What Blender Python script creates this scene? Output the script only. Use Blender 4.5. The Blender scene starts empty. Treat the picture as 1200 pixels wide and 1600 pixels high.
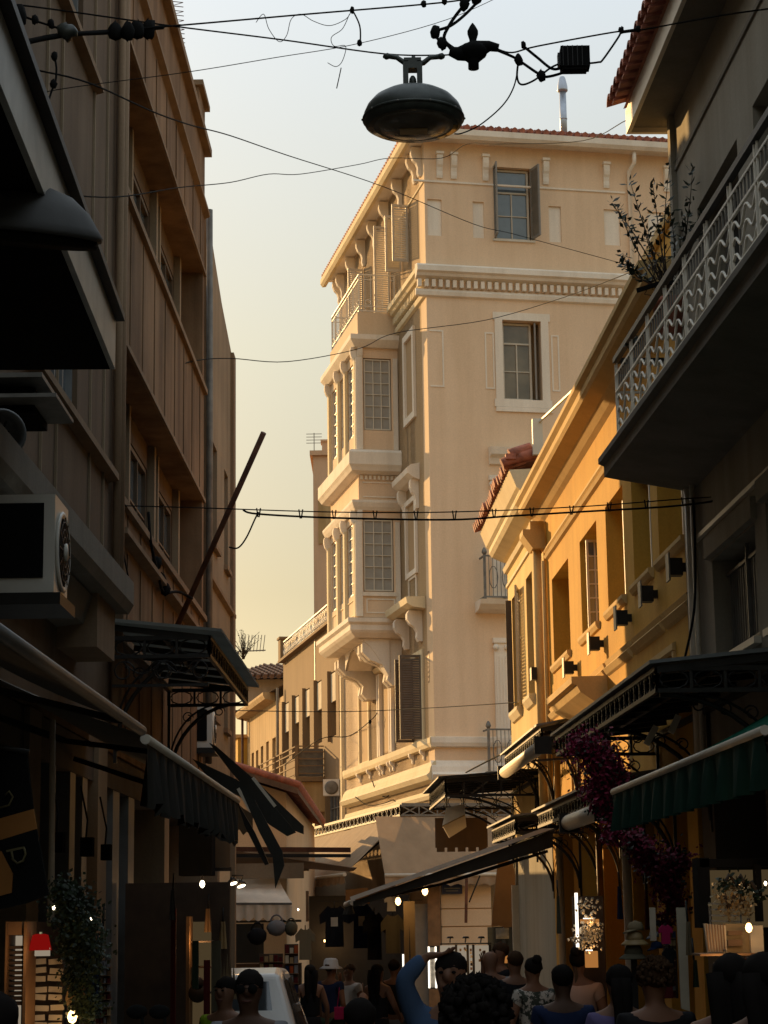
import bpy, bmesh, math, random
from mathutils import Vector, Matrix
random.seed(7)
R = math.radians
scene = bpy.context.scene
col = scene.collection

# ------------------------------------------------------------------ camera
FPX = 3200.0; PITCH = math.atan(636 / FPX); ROLL = R(.8); CZ = 1.95
cam = bpy.data.cameras.new('camera'); cam_o = bpy.data.objects.new('camera', cam); col.objects.link(cam_o)
cam.sensor_fit = 'VERTICAL'; cam.sensor_height = 32.0; cam.lens = 32.0 * FPX / 1600.0
cam.clip_start = .1; cam.clip_end = 3000
cam_o.matrix_world = Matrix.Translation((0, 0, CZ)) @ Matrix.Rotation(R(90) + PITCH, 4, 'X') @ Matrix.Rotation(-ROLL, 4, 'Z')
scene.camera = cam_o
scene.render.resolution_x = 768; scene.render.resolution_y = 1024

# ------------------------------------------------------------------ daylight: low evening sun ahead on the left
SUN_AZ, SUN_EL = -33.0, 13.0
HAZE = [(.24, .14, .05, 1), (.20, .14, .045, 1), (.35, .325, .23, 1), (.46, .495, .52, 1), (.58, .65, .70, 1)]
world = bpy.data.worlds.new('World'); scene.world = world; world.use_nodes = True
wn = world.node_tree; wn.nodes.clear()
sky = wn.nodes.new('ShaderNodeTexSky'); sky.sky_type = 'NISHITA'; sky.sun_disc = False
sky.sun_elevation = R(SUN_EL); sky.sun_rotation = R(SUN_AZ); sky.air_density = 1.0; sky.dust_density = 1.5; sky.ozone_density = 1.0
tint = wn.nodes.new('ShaderNodeMix'); tint.data_type = 'RGBA'; tint.blend_type = 'MULTIPLY'; tint.inputs[0].default_value = 1
tint.inputs[7].default_value = (1.0, .93, .80, 1)
bg = wn.nodes.new('ShaderNodeBackground'); bg.inputs[1].default_value = .05
# thin evening haze over the whole sky, the same all round: warm at the horizon, pale grey overhead
wt = wn.nodes.new('ShaderNodeTexCoord'); wx = wn.nodes.new('ShaderNodeSeparateXYZ'); wr = wn.nodes.new('ShaderNodeValToRGB')
cr = wr.color_ramp; cr.elements[0].position = 0.0; cr.elements[0].color = HAZE[0]; cr.elements[1].position = 1.0; cr.elements[1].color = HAZE[4]
for p_, c_ in ((.156, HAZE[1]), (.276, HAZE[2]), (.43, HAZE[3])): e_ = cr.elements.new(p_); e_.color = c_
nz = wn.nodes.new('ShaderNodeTexNoise'); nz.inputs['Scale'].default_value = 2.2; nz.inputs['Detail'].default_value = 5; nr = wn.nodes.new('ShaderNodeValToRGB'); nr.color_ramp.elements[0].position = .35; nr.color_ramp.elements[0].color = (.95, .955, .965, 1); nr.color_ramp.elements[1].position = .7; nr.color_ramp.elements[1].color = (1.03, 1.02, 1.0, 1)
nm = wn.nodes.new('ShaderNodeMix'); nm.data_type = 'RGBA'; nm.blend_type = 'MULTIPLY'; nm.inputs[0].default_value = 1
bg2 = wn.nodes.new('ShaderNodeBackground'); bg2.inputs[1].default_value = 1.0; ad = wn.nodes.new('ShaderNodeAddShader')
wo = wn.nodes.new('ShaderNodeOutputWorld')
wn.links.new(wt.outputs['Generated'], wx.inputs[0]); wn.links.new(wx.outputs[2], wr.inputs[0]); wn.links.new(wt.outputs['Generated'], nz.inputs['Vector']); wn.links.new(nz.outputs[0], nr.inputs[0]); wn.links.new(wr.outputs[0], nm.inputs[6]); wn.links.new(nr.outputs[0], nm.inputs[7]); wn.links.new(nm.outputs[2], bg2.inputs[0])
wn.links.new(sky.outputs[0], tint.inputs[6]); wn.links.new(tint.outputs[2], bg.inputs[0]); wn.links.new(bg.outputs[0], ad.inputs[0]); wn.links.new(bg2.outputs[0], ad.inputs[1]); wn.links.new(ad.outputs[0], wo.inputs[0])
sun = bpy.data.lights.new('sun', 'SUN'); sun.energy = 5.0; sun.angle = R(.53); sun.color = (1.0, .61, .245)
sun_o = bpy.data.objects.new('sun', sun); col.objects.link(sun_o)
SV = Vector((math.sin(R(SUN_AZ)) * math.cos(R(SUN_EL)), math.cos(R(SUN_AZ)) * math.cos(R(SUN_EL)), math.sin(R(SUN_EL))))
sun_o.rotation_euler = SV.to_track_quat('Z', 'Y').to_euler(); sun_o.location = SV * 80
vs = scene.view_settings
vs.view_transform = 'Standard'; vs.look = 'None'; vs.gamma = 1.0; vs.use_curve_mapping = False; vs.exposure = 0.35

# ------------------------------------------------------------------ measuring helpers (pixel of the photograph -> point on a real plane)
def ray(px, py):
    x, y = px - 600, 800 - py
    c, s = math.cos(-ROLL), math.sin(-ROLL)
    x, y = c * x - s * y, s * x + c * y
    return (x, FPX * math.cos(PITCH) - y * math.sin(PITCH), FPX * math.sin(PITCH) + y * math.cos(PITCH))
def at(px, py, Y):
    r = ray(px, py); t = Y / r[1]; return Vector((r[0] * t, Y, r[2] * t + CZ))
def gz(y): return -0.012 * min(60, max(0, y - 6))          # the street falls gently away
class Fr:                                                  # a wall's frame: u along it, d out of it, z up
    def __init__(s, ox, oy, az, side):
        a = R(az); s.o = (ox, oy); s.u = (math.sin(a), math.cos(a)); s.d = (-math.cos(a) * side, math.sin(a) * side)
        s.az = az; s.side = side
    def P(s, u, d, z): return Vector((s.o[0] + s.u[0] * u + s.d[0] * d, s.o[1] + s.u[1] * u + s.d[1] * d, z))
    def hit(s, px, py, d=0):
        r = ray(px, py); ox = s.o[0] + s.d[0] * d; oy = s.o[1] + s.d[1] * d; n = s.d
        t = (ox * n[0] + oy * n[1]) / (r[0] * n[0] + r[1] * n[1])
        X, Y, Z = r[0] * t, r[1] * t, r[2] * t + CZ
        return ((X - ox) * s.u[0] + (Y - oy) * s.u[1], Z)
    def sub(s, u, d, side='near'):                          # frame of a side face: its u runs along this wall's d
        p = s.P(u, d, 0); az = math.degrees(math.atan2(s.d[0], s.d[1]))
        f = Fr(p.x, p.y, az, 1); sg = -1 if side == 'near' else 1
        f.d = (s.u[0] * sg, s.u[1] * sg); return f
class World_:
    def P(s, u, d, z): return Vector((u, d, z))
WF = World_()
C0 = at(678, 1100, 45)
FL = Fr(-2.6, 0, .65, -1)            # left side of the street
FR = Fr(3.6, 0, -2.44, 1)            # right side of the street
CL = Fr(C0.x, C0.y, -11.8, 1)        # corner house, face along the street
CF = Fr(C0.x, C0.y, 78.2, -1)         # corner house, face towards us

# ------------------------------------------------------------------ materials
MAT = {}
def _nt(name):
    m = bpy.data.materials.new(name); m.use_nodes = True; n = m.node_tree; n.nodes.clear()
    o = n.nodes.new('ShaderNodeOutputMaterial'); b = n.nodes.new('ShaderNodeBsdfPrincipled'); n.links.new(b.outputs[0], o.inputs[0])
    MAT[name] = m; return m, n, b
def _noise(n, scale, detail=4, rough=.55, vec=None, st=(1, 1, 1)):
    g = n.nodes.new('ShaderNodeNewGeometry'); mp = n.nodes.new('ShaderNodeMapping'); mp.inputs['Scale'].default_value = st
    n.links.new(g.outputs['Position'], mp.inputs['Vector'])
    t = n.nodes.new('ShaderNodeTexNoise'); t.inputs['Scale'].default_value = scale; t.inputs['Detail'].default_value = detail; t.inputs['Roughness'].default_value = rough
    n.links.new(mp.outputs[0], t.inputs['Vector']); return t
def _ramp(n, src, p0, p1, c0, c1):
    r = n.nodes.new('ShaderNodeValToRGB'); r.color_ramp.elements[0].position = p0; r.color_ramp.elements[1].position = p1
    r.color_ramp.elements[0].color = (*c0, 1); r.color_ramp.elements[1].color = (*c1, 1)
    n.links.new(src, r.inputs[0]); return r
def _mul(n, a, b, f=1.0):
    m = n.nodes.new('ShaderNodeMix'); m.data_type = 'RGBA'; m.blend_type = 'MULTIPLY'; m.inputs[0].default_value = f
    n.links.new(a, m.inputs[6]); n.links.new(b, m.inputs[7]); return m.outputs[2]
def stucco(name, c, dirt=(.55, .5, .45), streak=.5, mott=.2, bump=.25, rough=.9):
    m, n, b = _nt(name)
    base = n.nodes.new('ShaderNodeRGB'); base.outputs[0].default_value = (*c, 1)
    mo = _noise(n, .7, 6, .6); r1 = _ramp(n, mo.outputs[0], .3, .7, (1 - mott,) * 3, (1 + mott * .5,) * 3)
    stx = _noise(n, 1.0, 6, .6, st=(2.6, 2.6, .22)); r2 = _ramp(n, stx.outputs[0], .42, .66, (1, 1, 1), dirt)
    fn = _noise(n, 38, 3, .6); r3 = _ramp(n, fn.outputs[0], .3, .7, (.93, .93, .93), (1.05, 1.05, 1.05))
    o = _mul(n, base.outputs[0], r1.outputs[0]); o = _mul(n, o, r2.outputs[0], streak); o = _mul(n, o, r3.outputs[0])
    n.links.new(o, b.inputs['Base Color']); b.inputs['Roughness'].default_value = rough
    b.inputs['Specular IOR Level'].default_value = .25
    bp = n.nodes.new('ShaderNodeBump'); bp.inputs['Strength'].default_value = bump; bp.inputs['Distance'].default_value = .01
    bn = _noise(n, 26, 5, .65); n.links.new(bn.outputs[0], bp.inputs['Height']); n.links.new(bp.outputs[0], b.inputs['Normal'])
    return m
def plain(name, c, rough=.6, metal=0, var=.15, scale=6, bump=0.1, spec=.4):
    m, n, b = _nt(name)
    t = _noise(n, scale, 5); r = _ramp(n, t.outputs[0], .3, .7, tuple(x * (1 - var) for x in c), tuple(min(1, x * (1 + var)) for x in c))
    n.links.new(r.outputs[0], b.inputs['Base Color']); b.inputs['Roughness'].default_value = rough; b.inputs['Metallic'].default_value = metal
    b.inputs['Specular IOR Level'].default_value = spec
    if bump:
        bp = n.nodes.new('ShaderNodeBump'); bp.inputs['Strength'].default_value = bump; bp.inputs['Distance'].default_value = .006
        t2 = _noise(n, scale * 9, 3); n.links.new(t2.outputs[0], bp.inputs['Height']); n.links.new(bp.outputs[0], b.inputs['Normal'])
    return m
def fabric(name, c, folds=5.0, trans=0.0, var=.12):
    m, n, b = _nt(name)
    t = _noise(n, 3, 5); r = _ramp(n, t.outputs[0], .3, .7, tuple(x * (1 - var) for x in c), tuple(min(1, x * (1 + var)) for x in c))
    s = _noise(n, 1, 3, st=(folds, folds, .4)); bp = n.nodes.new('ShaderNodeBump'); bp.inputs['Strength'].default_value = .5; bp.inputs['Distance'].default_value = .03
    n.links.new(s.outputs[0], bp.inputs['Height']); n.links.new(bp.outputs[0], b.inputs['Normal'])
    n.links.new(r.outputs[0], b.inputs['Base Color']); b.inputs['Roughness'].default_value = .85; b.inputs['Specular IOR Level'].default_value = .15
    if trans:
        tl = n.nodes.new('ShaderNodeBsdfTranslucent'); n.links.new(r.outputs[0], tl.inputs[0])
        mx = n.nodes.new('ShaderNodeMixShader'); mx.inputs[0].default_value = trans
        out = [x for x in n.nodes if x.type == 'OUTPUT_MATERIAL'][0]
        n.links.new(b.outputs[0], mx.inputs[1]); n.links.new(tl.outputs[0], mx.inputs[2]); n.links.new(mx.outputs[0], out.inputs[0])
    return m
def emit(name, c, s):
    m = bpy.data.materials.new(name); m.use_nodes = True; n = m.node_tree; n.nodes.clear()
    o = n.nodes.new('ShaderNodeOutputMaterial'); e = n.nodes.new('ShaderNodeEmission'); e.inputs[0].default_value = (*c, 1); e.inputs[1].default_value = s
    n.links.new(e.outputs[0], o.inputs[0]); MAT[name] = m; return m

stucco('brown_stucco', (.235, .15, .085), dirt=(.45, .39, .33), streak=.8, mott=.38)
stucco('brown_shaded', (.15, .105, .068), dirt=(.5, .43, .36), streak=.5, mott=.25)  # same block's stucco, with the shade of near wall and recesses in its colour
stucco('brown_trim', (.25, .175, .11), streak=.5)
stucco('brown_light', (.27, .21, .14), streak=.4)
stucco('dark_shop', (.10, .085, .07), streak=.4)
stucco('cream_wall', (.77, .565, .375), dirt=(.80, .76, .70), streak=.4, mott=.06, bump=.15)
stucco('cream_trim', (.82, .73, .60), dirt=(.75, .71, .66), streak=.5, mott=.05, bump=.08)
stucco('cream_side', (.66, .50, .33), dirt=(.85, .8, .74), streak=.35, mott=.07, bump=.12)
stucco('ochre_wall', (.64, .36, .06), dirt=(.78, .7, .6), streak=.5, mott=.14, bump=.3)
stucco('ochre_trim', (.66, .46, .20), dirt=(.75, .7, .62), streak=.4, mott=.1)
stucco('yellow_wall', (.70, .50, .20), dirt=(.78, .72, .6), streak=.5, mott=.14, bump=.3)
stucco('yellow_trim', (.74, .62, .40), dirt=(.75, .7, .62), streak=.4, mott=.1)
stucco('grey_wall', (.31, .28, .22), dirt=(.6, .57, .52), streak=.5, mott=.12)
stucco('concrete', (.22, .20, .165), dirt=(.6, .58, .55), streak=.5, mott=.15, bump=.4)
stucco('tan_wall', (.45, .31, .17), dirt=(.8, .75, .7), streak=.4, mott=.08)
stucco('brown_house_wall', (.235, .15, .075), dirt=(.8, .75, .7), streak=.4, mott=.1)
stucco('far_yellow', (.50, .33, .15), dirt=(.62, .55, .45), streak=.8, mott=.1)
stucco('orange_slab', (.62, .40, .24), dirt=(.72, .66, .6), streak=.5, mott=.1)
plain('tile', (.34, .12, .075), rough=.8, var=.4, scale=9, bump=.4)
plain('brown_tile', (.13, .08, .05), rough=.85, var=.35, scale=6, bump=.4)
plain('iron', (.018, .017, .016), rough=.5, metal=.3, var=.3)
plain('iron_grey', (.16, .15, .13), rough=.55, metal=.2, var=.3)
plain('pale_paint', (.62, .56, .45), rough=.5, var=.06)
plain('window_paint', (.52, .46, .36), rough=.5, var=.08)
plain('shutter_brown', (.10, .07, .045), rough=.6, var=.2)
plain('shutter_grey', (.22, .20, .17), rough=.6, var=.12)
plain('white_pvc', (.62, .60, .54), rough=.35, var=.05)
plain('galvanised', (.42, .45, .50), rough=.38, metal=.7, var=.12)
plain('glass', (.035, .040, .045), rough=.04, var=.1, bump=0, spec=.9)
plain('glass_sky', (.10, .13, .15), rough=.05, var=.1, bump=0, spec=1.0)
plain('glass_warm', (.13, .10, .06), rough=.08, var=.5, scale=1.5, bump=0, spec=.8)
plain('milk_glass', (.33, .31, .27), rough=.3, var=.08, bump=0)
plain('curtain', (.40, .30, .16), rough=.9, var=.1)
plain('black_rubber', (.010, .010, .010), rough=.95, var=.2, spec=.08)
for _n in ('canopy_glass',): pass
plain('lamp_green', (.035, .042, .036), rough=.42, metal=.1, var=.3, scale=14)
plain('lamp_glass', (.10, .085, .06), rough=.12, var=.3, scale=5)
plain('rust', (.10, .04, .02), rough=.8, var=.4)
plain('wood', (.20, .11, .05), rough=.6, var=.25)
plain('dark_wood', (.06, .035, .02), rough=.6, var=.25)
plain('paving', (.13, .115, .095), rough=.75, var=.25, scale=3, bump=.3)
plain('leaf', (.018, .030, .014), rough=.5, var=.4)
plain('branch', (.05, .035, .025), rough=.8)
plain('magenta', (.22, .010, .045), rough=.6, var=.45, scale=8)
plain('car_white', (.62, .60, .56), rough=.2, var=.02, bump=0, spec=.7)
plain('sign_blue', (.015, .03, .09), rough=.4)
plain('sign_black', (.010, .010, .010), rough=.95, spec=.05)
plain('rail_white', (.78, .73, .62), rough=.5)
plain('fascia_pale', (.34, .33, .29), rough=.4, var=.3, scale=3)
plain('hood_grey', (.05, .05, .048), rough=.7)
plain('sign_orange', (.30, .12, .02), rough=.6)
plain('sign_letter', (.12, .10, .04), rough=.6)
plain('paper', (.55, .48, .36), rough=.8, var=.12)
plain('gold', (.32, .22, .10), rough=.5, var=.3)
plain('sign_dark', (.02, .018, .015), rough=.6)
plain('sign_red', (.25, .03, .015), rough=.6)
plain('shop_grey', (.16, .17, .17), rough=.5, var=.15)
plain('kiosk_panel', (.45, .42, .36), rough=.6, var=.3, scale=18)
fabric('awning_grey', (.20, .19, .165)); fabric('awning_black', (.035, .035, .03)); fabric('awning_beige', (.34, .24, .15), trans=.2)
fabric('awning_white', (.80, .72, .60), trans=.3); fabric('awning_green', (.012, .16, .10), trans=.5); fabric('awning_darkgreen', (.012, .05, .035), trans=.1)
fabric('awning_cream', (.55, .47, .34)); fabric('awning_brown', (.16, .10, .055))
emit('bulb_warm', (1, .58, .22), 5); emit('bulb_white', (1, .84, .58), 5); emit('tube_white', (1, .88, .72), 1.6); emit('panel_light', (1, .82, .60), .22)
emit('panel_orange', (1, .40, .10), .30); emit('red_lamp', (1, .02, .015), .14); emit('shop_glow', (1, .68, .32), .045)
fabric('canopy_glass', (.30, .31, .29), trans=.55)

# ------------------------------------------------------------------ mesh building
LOC = {}
class MB:
    def __init__(s, F=WF): s.F = F; s.v = []; s.f = []; s.sm = []
    def pt(s, p): s.v.append(s.F.P(*p)); return len(s.v) - 1
    def face(s, pts, smooth=False):
        s.f.append([s.pt(p) for p in pts]); s.sm.append(smooth)
    def box(s, u0, u1, d0, d1, z0, z1):
        i = [s.pt(p) for p in ((u0, d0, z0), (u1, d0, z0), (u1, d1, z0), (u0, d1, z0), (u0, d0, z1), (u1, d0, z1), (u1, d1, z1), (u0, d1, z1))]
        for q in ((0, 3, 2, 1), (4, 5, 6, 7), (0, 1, 5, 4), (1, 2, 6, 5), (2, 3, 7, 6), (3, 0, 4, 7)): s.f.append([i[k] for k in q]); s.sm.append(False)
        return s
    def ext(s, prof, u0, u1, cap=True, u0s=None, u1s=None):   # profile of (d, z) swept along u; mitre offsets optional
        n = len(prof); a = []; b = []
        for k, (d, z) in enumerate(prof):
            a.append(s.pt((u0 + (u0s * d if u0s else 0), d, z))); b.append(s.pt((u1 + (u1s * d if u1s else 0), d, z)))
        for k in range(n):
            j = (k + 1) % n; s.f.append([a[k], a[j], b[j], b[k]]); s.sm.append(False)
        if cap: s.f.append(a[::-1]); s.f.append(b); s.sm += [False, False]
        return s
    def poly(s, pts, thick, axis='d'):                         # polygon in (u, z) at d0..d1
        d0, d1 = thick; n = len(pts)
        a = [s.pt((u, d0, z)) for u, z in pts]; b = [s.pt((u, d1, z)) for u, z in pts]
        for k in range(n):
            j = (k + 1) % n; s.f.append([a[k], a[j], b[j], b[k]]); s.sm.append(False)
        s.f.append(a[::-1]); s.f.append(b); s.sm += [False, False]; return s
    def prism_d(s, pts, u0, u1):                               # polygon in (d, z) swept along u
        return s.ext(pts, u0, u1)
    def tube(s, path, r, n=6, cap=True, smooth=True):          # world-ish path in frame coords
        P = [s.F.P(*p) for p in path]; rs = r if isinstance(r, (list, tuple)) else [r] * len(P)
        rings = []; prev = None
        for k, p in enumerate(P):
            t = (P[min(k + 1, len(P) - 1)] - P[max(k - 1, 0)])
            if t.length < 1e-9: t = Vector((0, 0, 1))
            t.normalize()
            x = prev - t * prev.dot(t) if prev is not None else t.cross(Vector((0, 0, 1)) if abs(t.z) < .9 else Vector((1, 0, 0)))
            if x.length < 1e-6: x = t.cross(Vector((.3, .5, 1)))
            x.normalize(); prev = x; y = t.cross(x)
            ring = []
            for q in range(n):
                a = 2 * math.pi * (q + .5) / n; s.v.append(p + (x * math.cos(a) + y * math.sin(a)) * rs[k]); ring.append(len(s.v) - 1)
            rings.append(ring)
        for k in range(len(rings) - 1):
            for q in range(n):
                j = (q + 1) % n; s.f.append([rings[k][q], rings[k][j], rings[k + 1][j], rings[k + 1][q]]); s.sm.append(smooth)
        if cap: s.f.append(rings[0][::-1]); s.f.append(rings[-1]); s.sm += [False, False]
        return s
    def bar(s, a, b, w, h=None):                               # square bar between two points
        h = h or w; A = s.F.P(*a); B = s.F.P(*b); t = (B - A)
        if t.length < 1e-6: return s
        t.normalize(); x = t.cross(Vector((0, 0, 1)) if abs(t.z) < .95 else Vector((0, 1, 0))); x.normalize(); y = x.cross(t)
        i = len(s.v)
        for p in (A, B):
            for sx, sy in ((-1, -1), (1, -1), (1, 1), (-1, 1)): s.v.append(p + x * sx * w / 2 + y * sy * h / 2)
        for q in ((0, 3, 2, 1), (4, 5, 6, 7), (0, 1, 5, 4), (1, 2, 6, 5), (2, 3, 7, 6), (3, 0, 4, 7)): s.f.append([i + k for k in q]); s.sm.append(False)
        return s
    def lathe(s, c, prof, n=20, axis=None, smooth=True, squash=1):   # c in frame coords, prof (r, h) along axis (default up)
        c = s.F.P(*c); ax = Vector(axis).normalized() if axis else Vector((0, 0, 1))
        x = ax.cross(Vector((0, 1, 0)) if abs(ax.y) < .9 else Vector((1, 0, 0))); x.normalize(); y = ax.cross(x)
        rings = []
        for r, h in prof:
            ring = []
            for q in range(n):
                a = 2 * math.pi * q / n; s.v.append(c + ax * h + (x * math.cos(a) + y * math.sin(a) * squash) * max(r, 1e-4)); ring.append(len(s.v) - 1)
            rings.append(ring)
        for k in range(len(rings) - 1):
            for q in range(n):
                j = (q + 1) % n; s.f.append([rings[k][q], rings[k][j], rings[k + 1][j], rings[k + 1][q]]); s.sm.append(smooth)
        s.f.append(rings[0][::-1]); s.f.append(rings[-1]); s.sm += [smooth, smooth]; return s
    def blob(s, c, r, seed=0, n=8, m=6, amp=.15):
        rd = random.Random(seed); c = s.F.P(*c); r = r if isinstance(r, (list, tuple)) else (r, r, r); rings = []
        for k in range(m + 1):
            th = math.pi * k / m; ring = []
            for q in range(n):
                a = 2 * math.pi * q / n; w = 1 + rd.uniform(-amp, amp)
                s.v.append(c + Vector((r[0] * math.sin(th) * math.cos(a) * w, r[1] * math.sin(th) * math.sin(a) * w, r[2] * math.cos(th) * w))); ring.append(len(s.v) - 1)
            rings.append(ring)
        for k in range(m):
            for q in range(n):
                j = (q + 1) % n; s.f.append([rings[k][q], rings[k][j], rings[k + 1][j], rings[k + 1][q]]); s.sm.append(True)
        return s
    def build(s, name, mat, parent=None, label=None, cat=None, group=None, kind=None, fix=True):
        me = bpy.data.meshes.new(name)
        if not s.v: s.v = [Vector((0, 0, 0))]
        zmin = min(v.z for v in s.v); c = sum(s.v, Vector()) / len(s.v); c.z = zmin
        me.from_pydata([v - c for v in s.v], [], s.f)
        me.polygons.foreach_set('use_smooth', s.sm)
        if fix:
            bm = bmesh.new(); bm.from_mesh(me); bmesh.ops.remove_doubles(bm, verts=bm.verts, dist=1e-5)
            bmesh.ops.recalc_face_normals(bm, faces=bm.faces); bm.to_mesh(me); bm.free()
        me.materials.append(MAT[mat]); o = bpy.data.objects.new(name, me); col.objects.link(o)
        place(o, c, parent); tag(o, label, cat, group, kind); return o
def place(o, c, parent=None):
    LOC[o.name] = Vector(c)
    if parent is not None: o.parent = parent; o.location = Vector(c) - LOC[parent.name]
    else: o.location = c
def tag(o, label=None, cat=None, group=None, kind=None):
    if label: o['label'] = label
    if cat: o['category'] = cat
    if group: o['group'] = group
    if kind: o['kind'] = kind
def empty(name, loc, label, cat, group=None):
    o = bpy.data.objects.new(name, None); o.empty_display_size = .1; col.objects.link(o); place(o, Vector(loc)); tag(o, label, cat, group); return o
def copy_tree(o, off, parent=None, label=None):
    c = o.copy(); col.objects.link(c)
    LOC[c.name] = LOC[o.name] + off
    if parent is not None: c.parent = parent; c.location = LOC[c.name] - LOC[parent.name]
    else: c.location = o.location + off
    if label: c['label'] = label
    for ch in list(o.children): copy_tree(ch, off, c)
    return c

# ------------------------------------------------------------------ building helpers
def facade(F, u0, u1, z0, z1, holes, depth=.25, name='wall', mat='cream_wall', parent=None, ends=True, d=0):
    us = sorted(set([u0, u1] + [h[0] for h in holes] + [h[1] for h in holes])); us = [u for u in us if u0 - 1e-6 <= u <= u1 + 1e-6]
    m = MB(F)
    for a, b in zip(us, us[1:]):
        mid = (a + b) / 2; hs = sorted([(h[2], h[3]) for h in holes if h[0] < mid < h[1]])
        z = z0
        for ha, hb in hs + [(z1, z1)]:
            if ha > z + 1e-6: m.face([(a, d, z), (b, d, z), (b, d, ha), (a, d, ha)])
            z = max(z, hb)
    for h in holes:
        a, b, p, q = h[:4]; e = d - (h[4] if len(h) > 4 else depth)
        m.face([(a, d, p), (a, e, p), (a, e, q), (a, d, q)]); m.face([(b, e, p), (b, d, p), (b, d, q), (b, e, q)])
        m.face([(a, d, q), (a, e, q), (b, e, q), (b, d, q)]); m.face([(a, e, p), (a, d, p), (b, d, p), (b, e, p)])
    if ends:
        e = d - depth - .3
        for u in (u0, u1): m.face([(u, d, z0), (u, e, z0), (u, e, z1), (u, d, z1)])
        m.face([(u0, d, z1), (u1, d, z1), (u1, e, z1), (u0, e, z1)])
    return m.build(name, mat, parent, fix=False)
def window(F, u0, u1, z0, z1, d, parent, cols=2, rows=3, fw=.05, mat='window_paint', glass='glass', transom=0, kind='window', th=.05, bw=.03):
    """frame mesh with its bars; every pane a sub-part of its own"""
    m = MB(F); m.box(u0, u0 + fw, d, d + th, z0, z1); m.box(u1 - fw, u1, d, d + th, z0, z1)
    m.box(u0 + fw, u1 - fw, d, d + th, z0, z0 + fw); m.box(u0 + fw, u1 - fw, d, d + th, z1 - fw, z1)
    za, zb = z0 + fw, z1 - fw; ua, ub = u0 + fw, u1 - fw; cells = []
    if transom:
        zt = zb - transom; m.box(ua, ub, d, d + th, zt - .04, zt); cells.append((ua, ub, zt, zb)); zb = zt - .04
    cw = (ub - ua) / cols; rh = (zb - za) / rows
    for i in range(1, cols): m.box(ua + cw * i - bw / 2, ua + cw * i + bw / 2, d + .002, d + th - .004, za, zb)
    for j in range(1, rows):
        for i in range(cols): m.box(ua + cw * i + (bw / 2 if i else 0), ua + cw * (i + 1) - (bw / 2 if i < cols - 1 else 0), d + .004, d + th - .008, za + rh * j - bw * .4, za + rh * j + bw * .4)
    w = m.build(kind, mat, parent)
    for i in range(cols):
        for j in range(rows): cells.append((ua + cw * i, ua + cw * (i + 1), za + rh * j, za + rh * (j + 1)))
    for a, b, p, q in cells: MB(F).box(a, b, d + .006, d + .014, p, q).build('pane', glass, w, fix=False)
    return w
def frame_trim(F, u0, u1, z0, z1, w, d0, d1, parent, mat='cream_trim', name='window_surround', ears=0, sill=0):
    m = MB(F); m.box(u0 - w, u0, d0, d1, z0, z1); m.box(u1, u1 + w, d0, d1, z0, z1)
    m.box(u0 - w - ears, u1 + w + ears, d0, d1, z1, z1 + w); m.box(u0 - w - ears, u1 + w + ears, d0, d1 + sill, z0 - w, z0)
    return m.build(name, mat, parent)
def bracket(F, u, w, z0, z1, dep, parent, mat='cream_trim', d0=0, name='bracket'):
    h = z1 - z0
    prof = [(0, 0), (.25, 0), (.38, .12), (.34, .3), (.5, .45), (.8, .55), (1, .72), (1, .9), (.88, 1), (0, 1)]
    return MB(F).ext([(d0 + dep * a, z0 + h * b) for a, b in prof], u - w / 2, u + w / 2).build(name, mat, parent)
def shutter(F, u0, z0, z1, d0, length, mat, parent, ang=90, hinge=1):
    """opened louvred leaf standing off the wall; ang 0 = flat on the wall"""
    a = R(ang); du, dd = math.cos(a) * hinge, math.sin(a); m = MB(F)
    def q(t, e, z): return (u0 + du * t - dd * e * hinge, d0 + dd * t + abs(du) * e, z)
    for t0, t1, za, zb in ((0, .05, z0, z1), (length - .05, length, z0, z1), (.05, length - .05, z0, z0 + .06), (.05, length - .05, z1 - .06, z1)):
        pts = [q(t0, 0, za), q(t1, 0, za), q(t1, .035, za), q(t0, .035, za), q(t0, 0, zb), q(t1, 0, zb), q(t1, .035, zb), q(t0, .035, zb)]
        i = [m.pt(p) for p in pts]
        for f in ((0, 3, 2, 1), (4, 5, 6, 7), (0, 1, 5, 4), (1, 2, 6, 5), (2, 3, 7, 6), (3, 0, 4, 7)): m.f.append([i[k] for k in f]); m.sm.append(False)
    o = m.build('shutter', mat, parent); l = MB(F); z = z0 + .07
    while z < z1 - .1:
        l.face([q(.05, .0, z), q(length - .05, .0, z), q(length - .05, .03, z + .05), q(.05, .03, z + .05)]); z += .055
    l.build('slat', mat, o, kind='stuff', fix=False)
    return o
# ================================================================== ground
g = MB(); ys = [-60, 6, 66, 900]
for ya, yb in zip(ys, ys[1:]): g.face([(-900, ya, gz(ya)), (900, ya, gz(ya)), (900, yb, gz(yb)), (-900, yb, gz(yb))])
g.build('ground', 'paving', kind='structure', fix=False)
pv = MB(); y = 3.0; rr = random.Random(3)
pav_me = {}
while y < 64:                                           # stone setts of the street
    x = -2.6 + rr.uniform(0, .3)
    while x < 3.6:
        w = rr.uniform(.35, .62); h = rr.uniform(.006, .014); z0 = gz(y + .2)
        pv.box(x, x + w - .02, y, y + .40, z0 - .03, z0 + h); x += w
    y += .42
pv.build('paving_stone', 'paving', kind='stuff', fix=False)

# ================================================================== cream corner house
H = empty('corner_house', CL.P(0, 0, 0), 'tall cream neoclassical corner house with a bay window and dentil cornice', 'building')
def body(F, u0, u1, d0, d1, z0, z1, mat, parent, name='building_core'): return MB(F).box(u0, u1, d0, d1, z0, z1).build(name, mat, parent)
ff = Fr(C0.x, C0.y, 78.2, 1)
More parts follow.
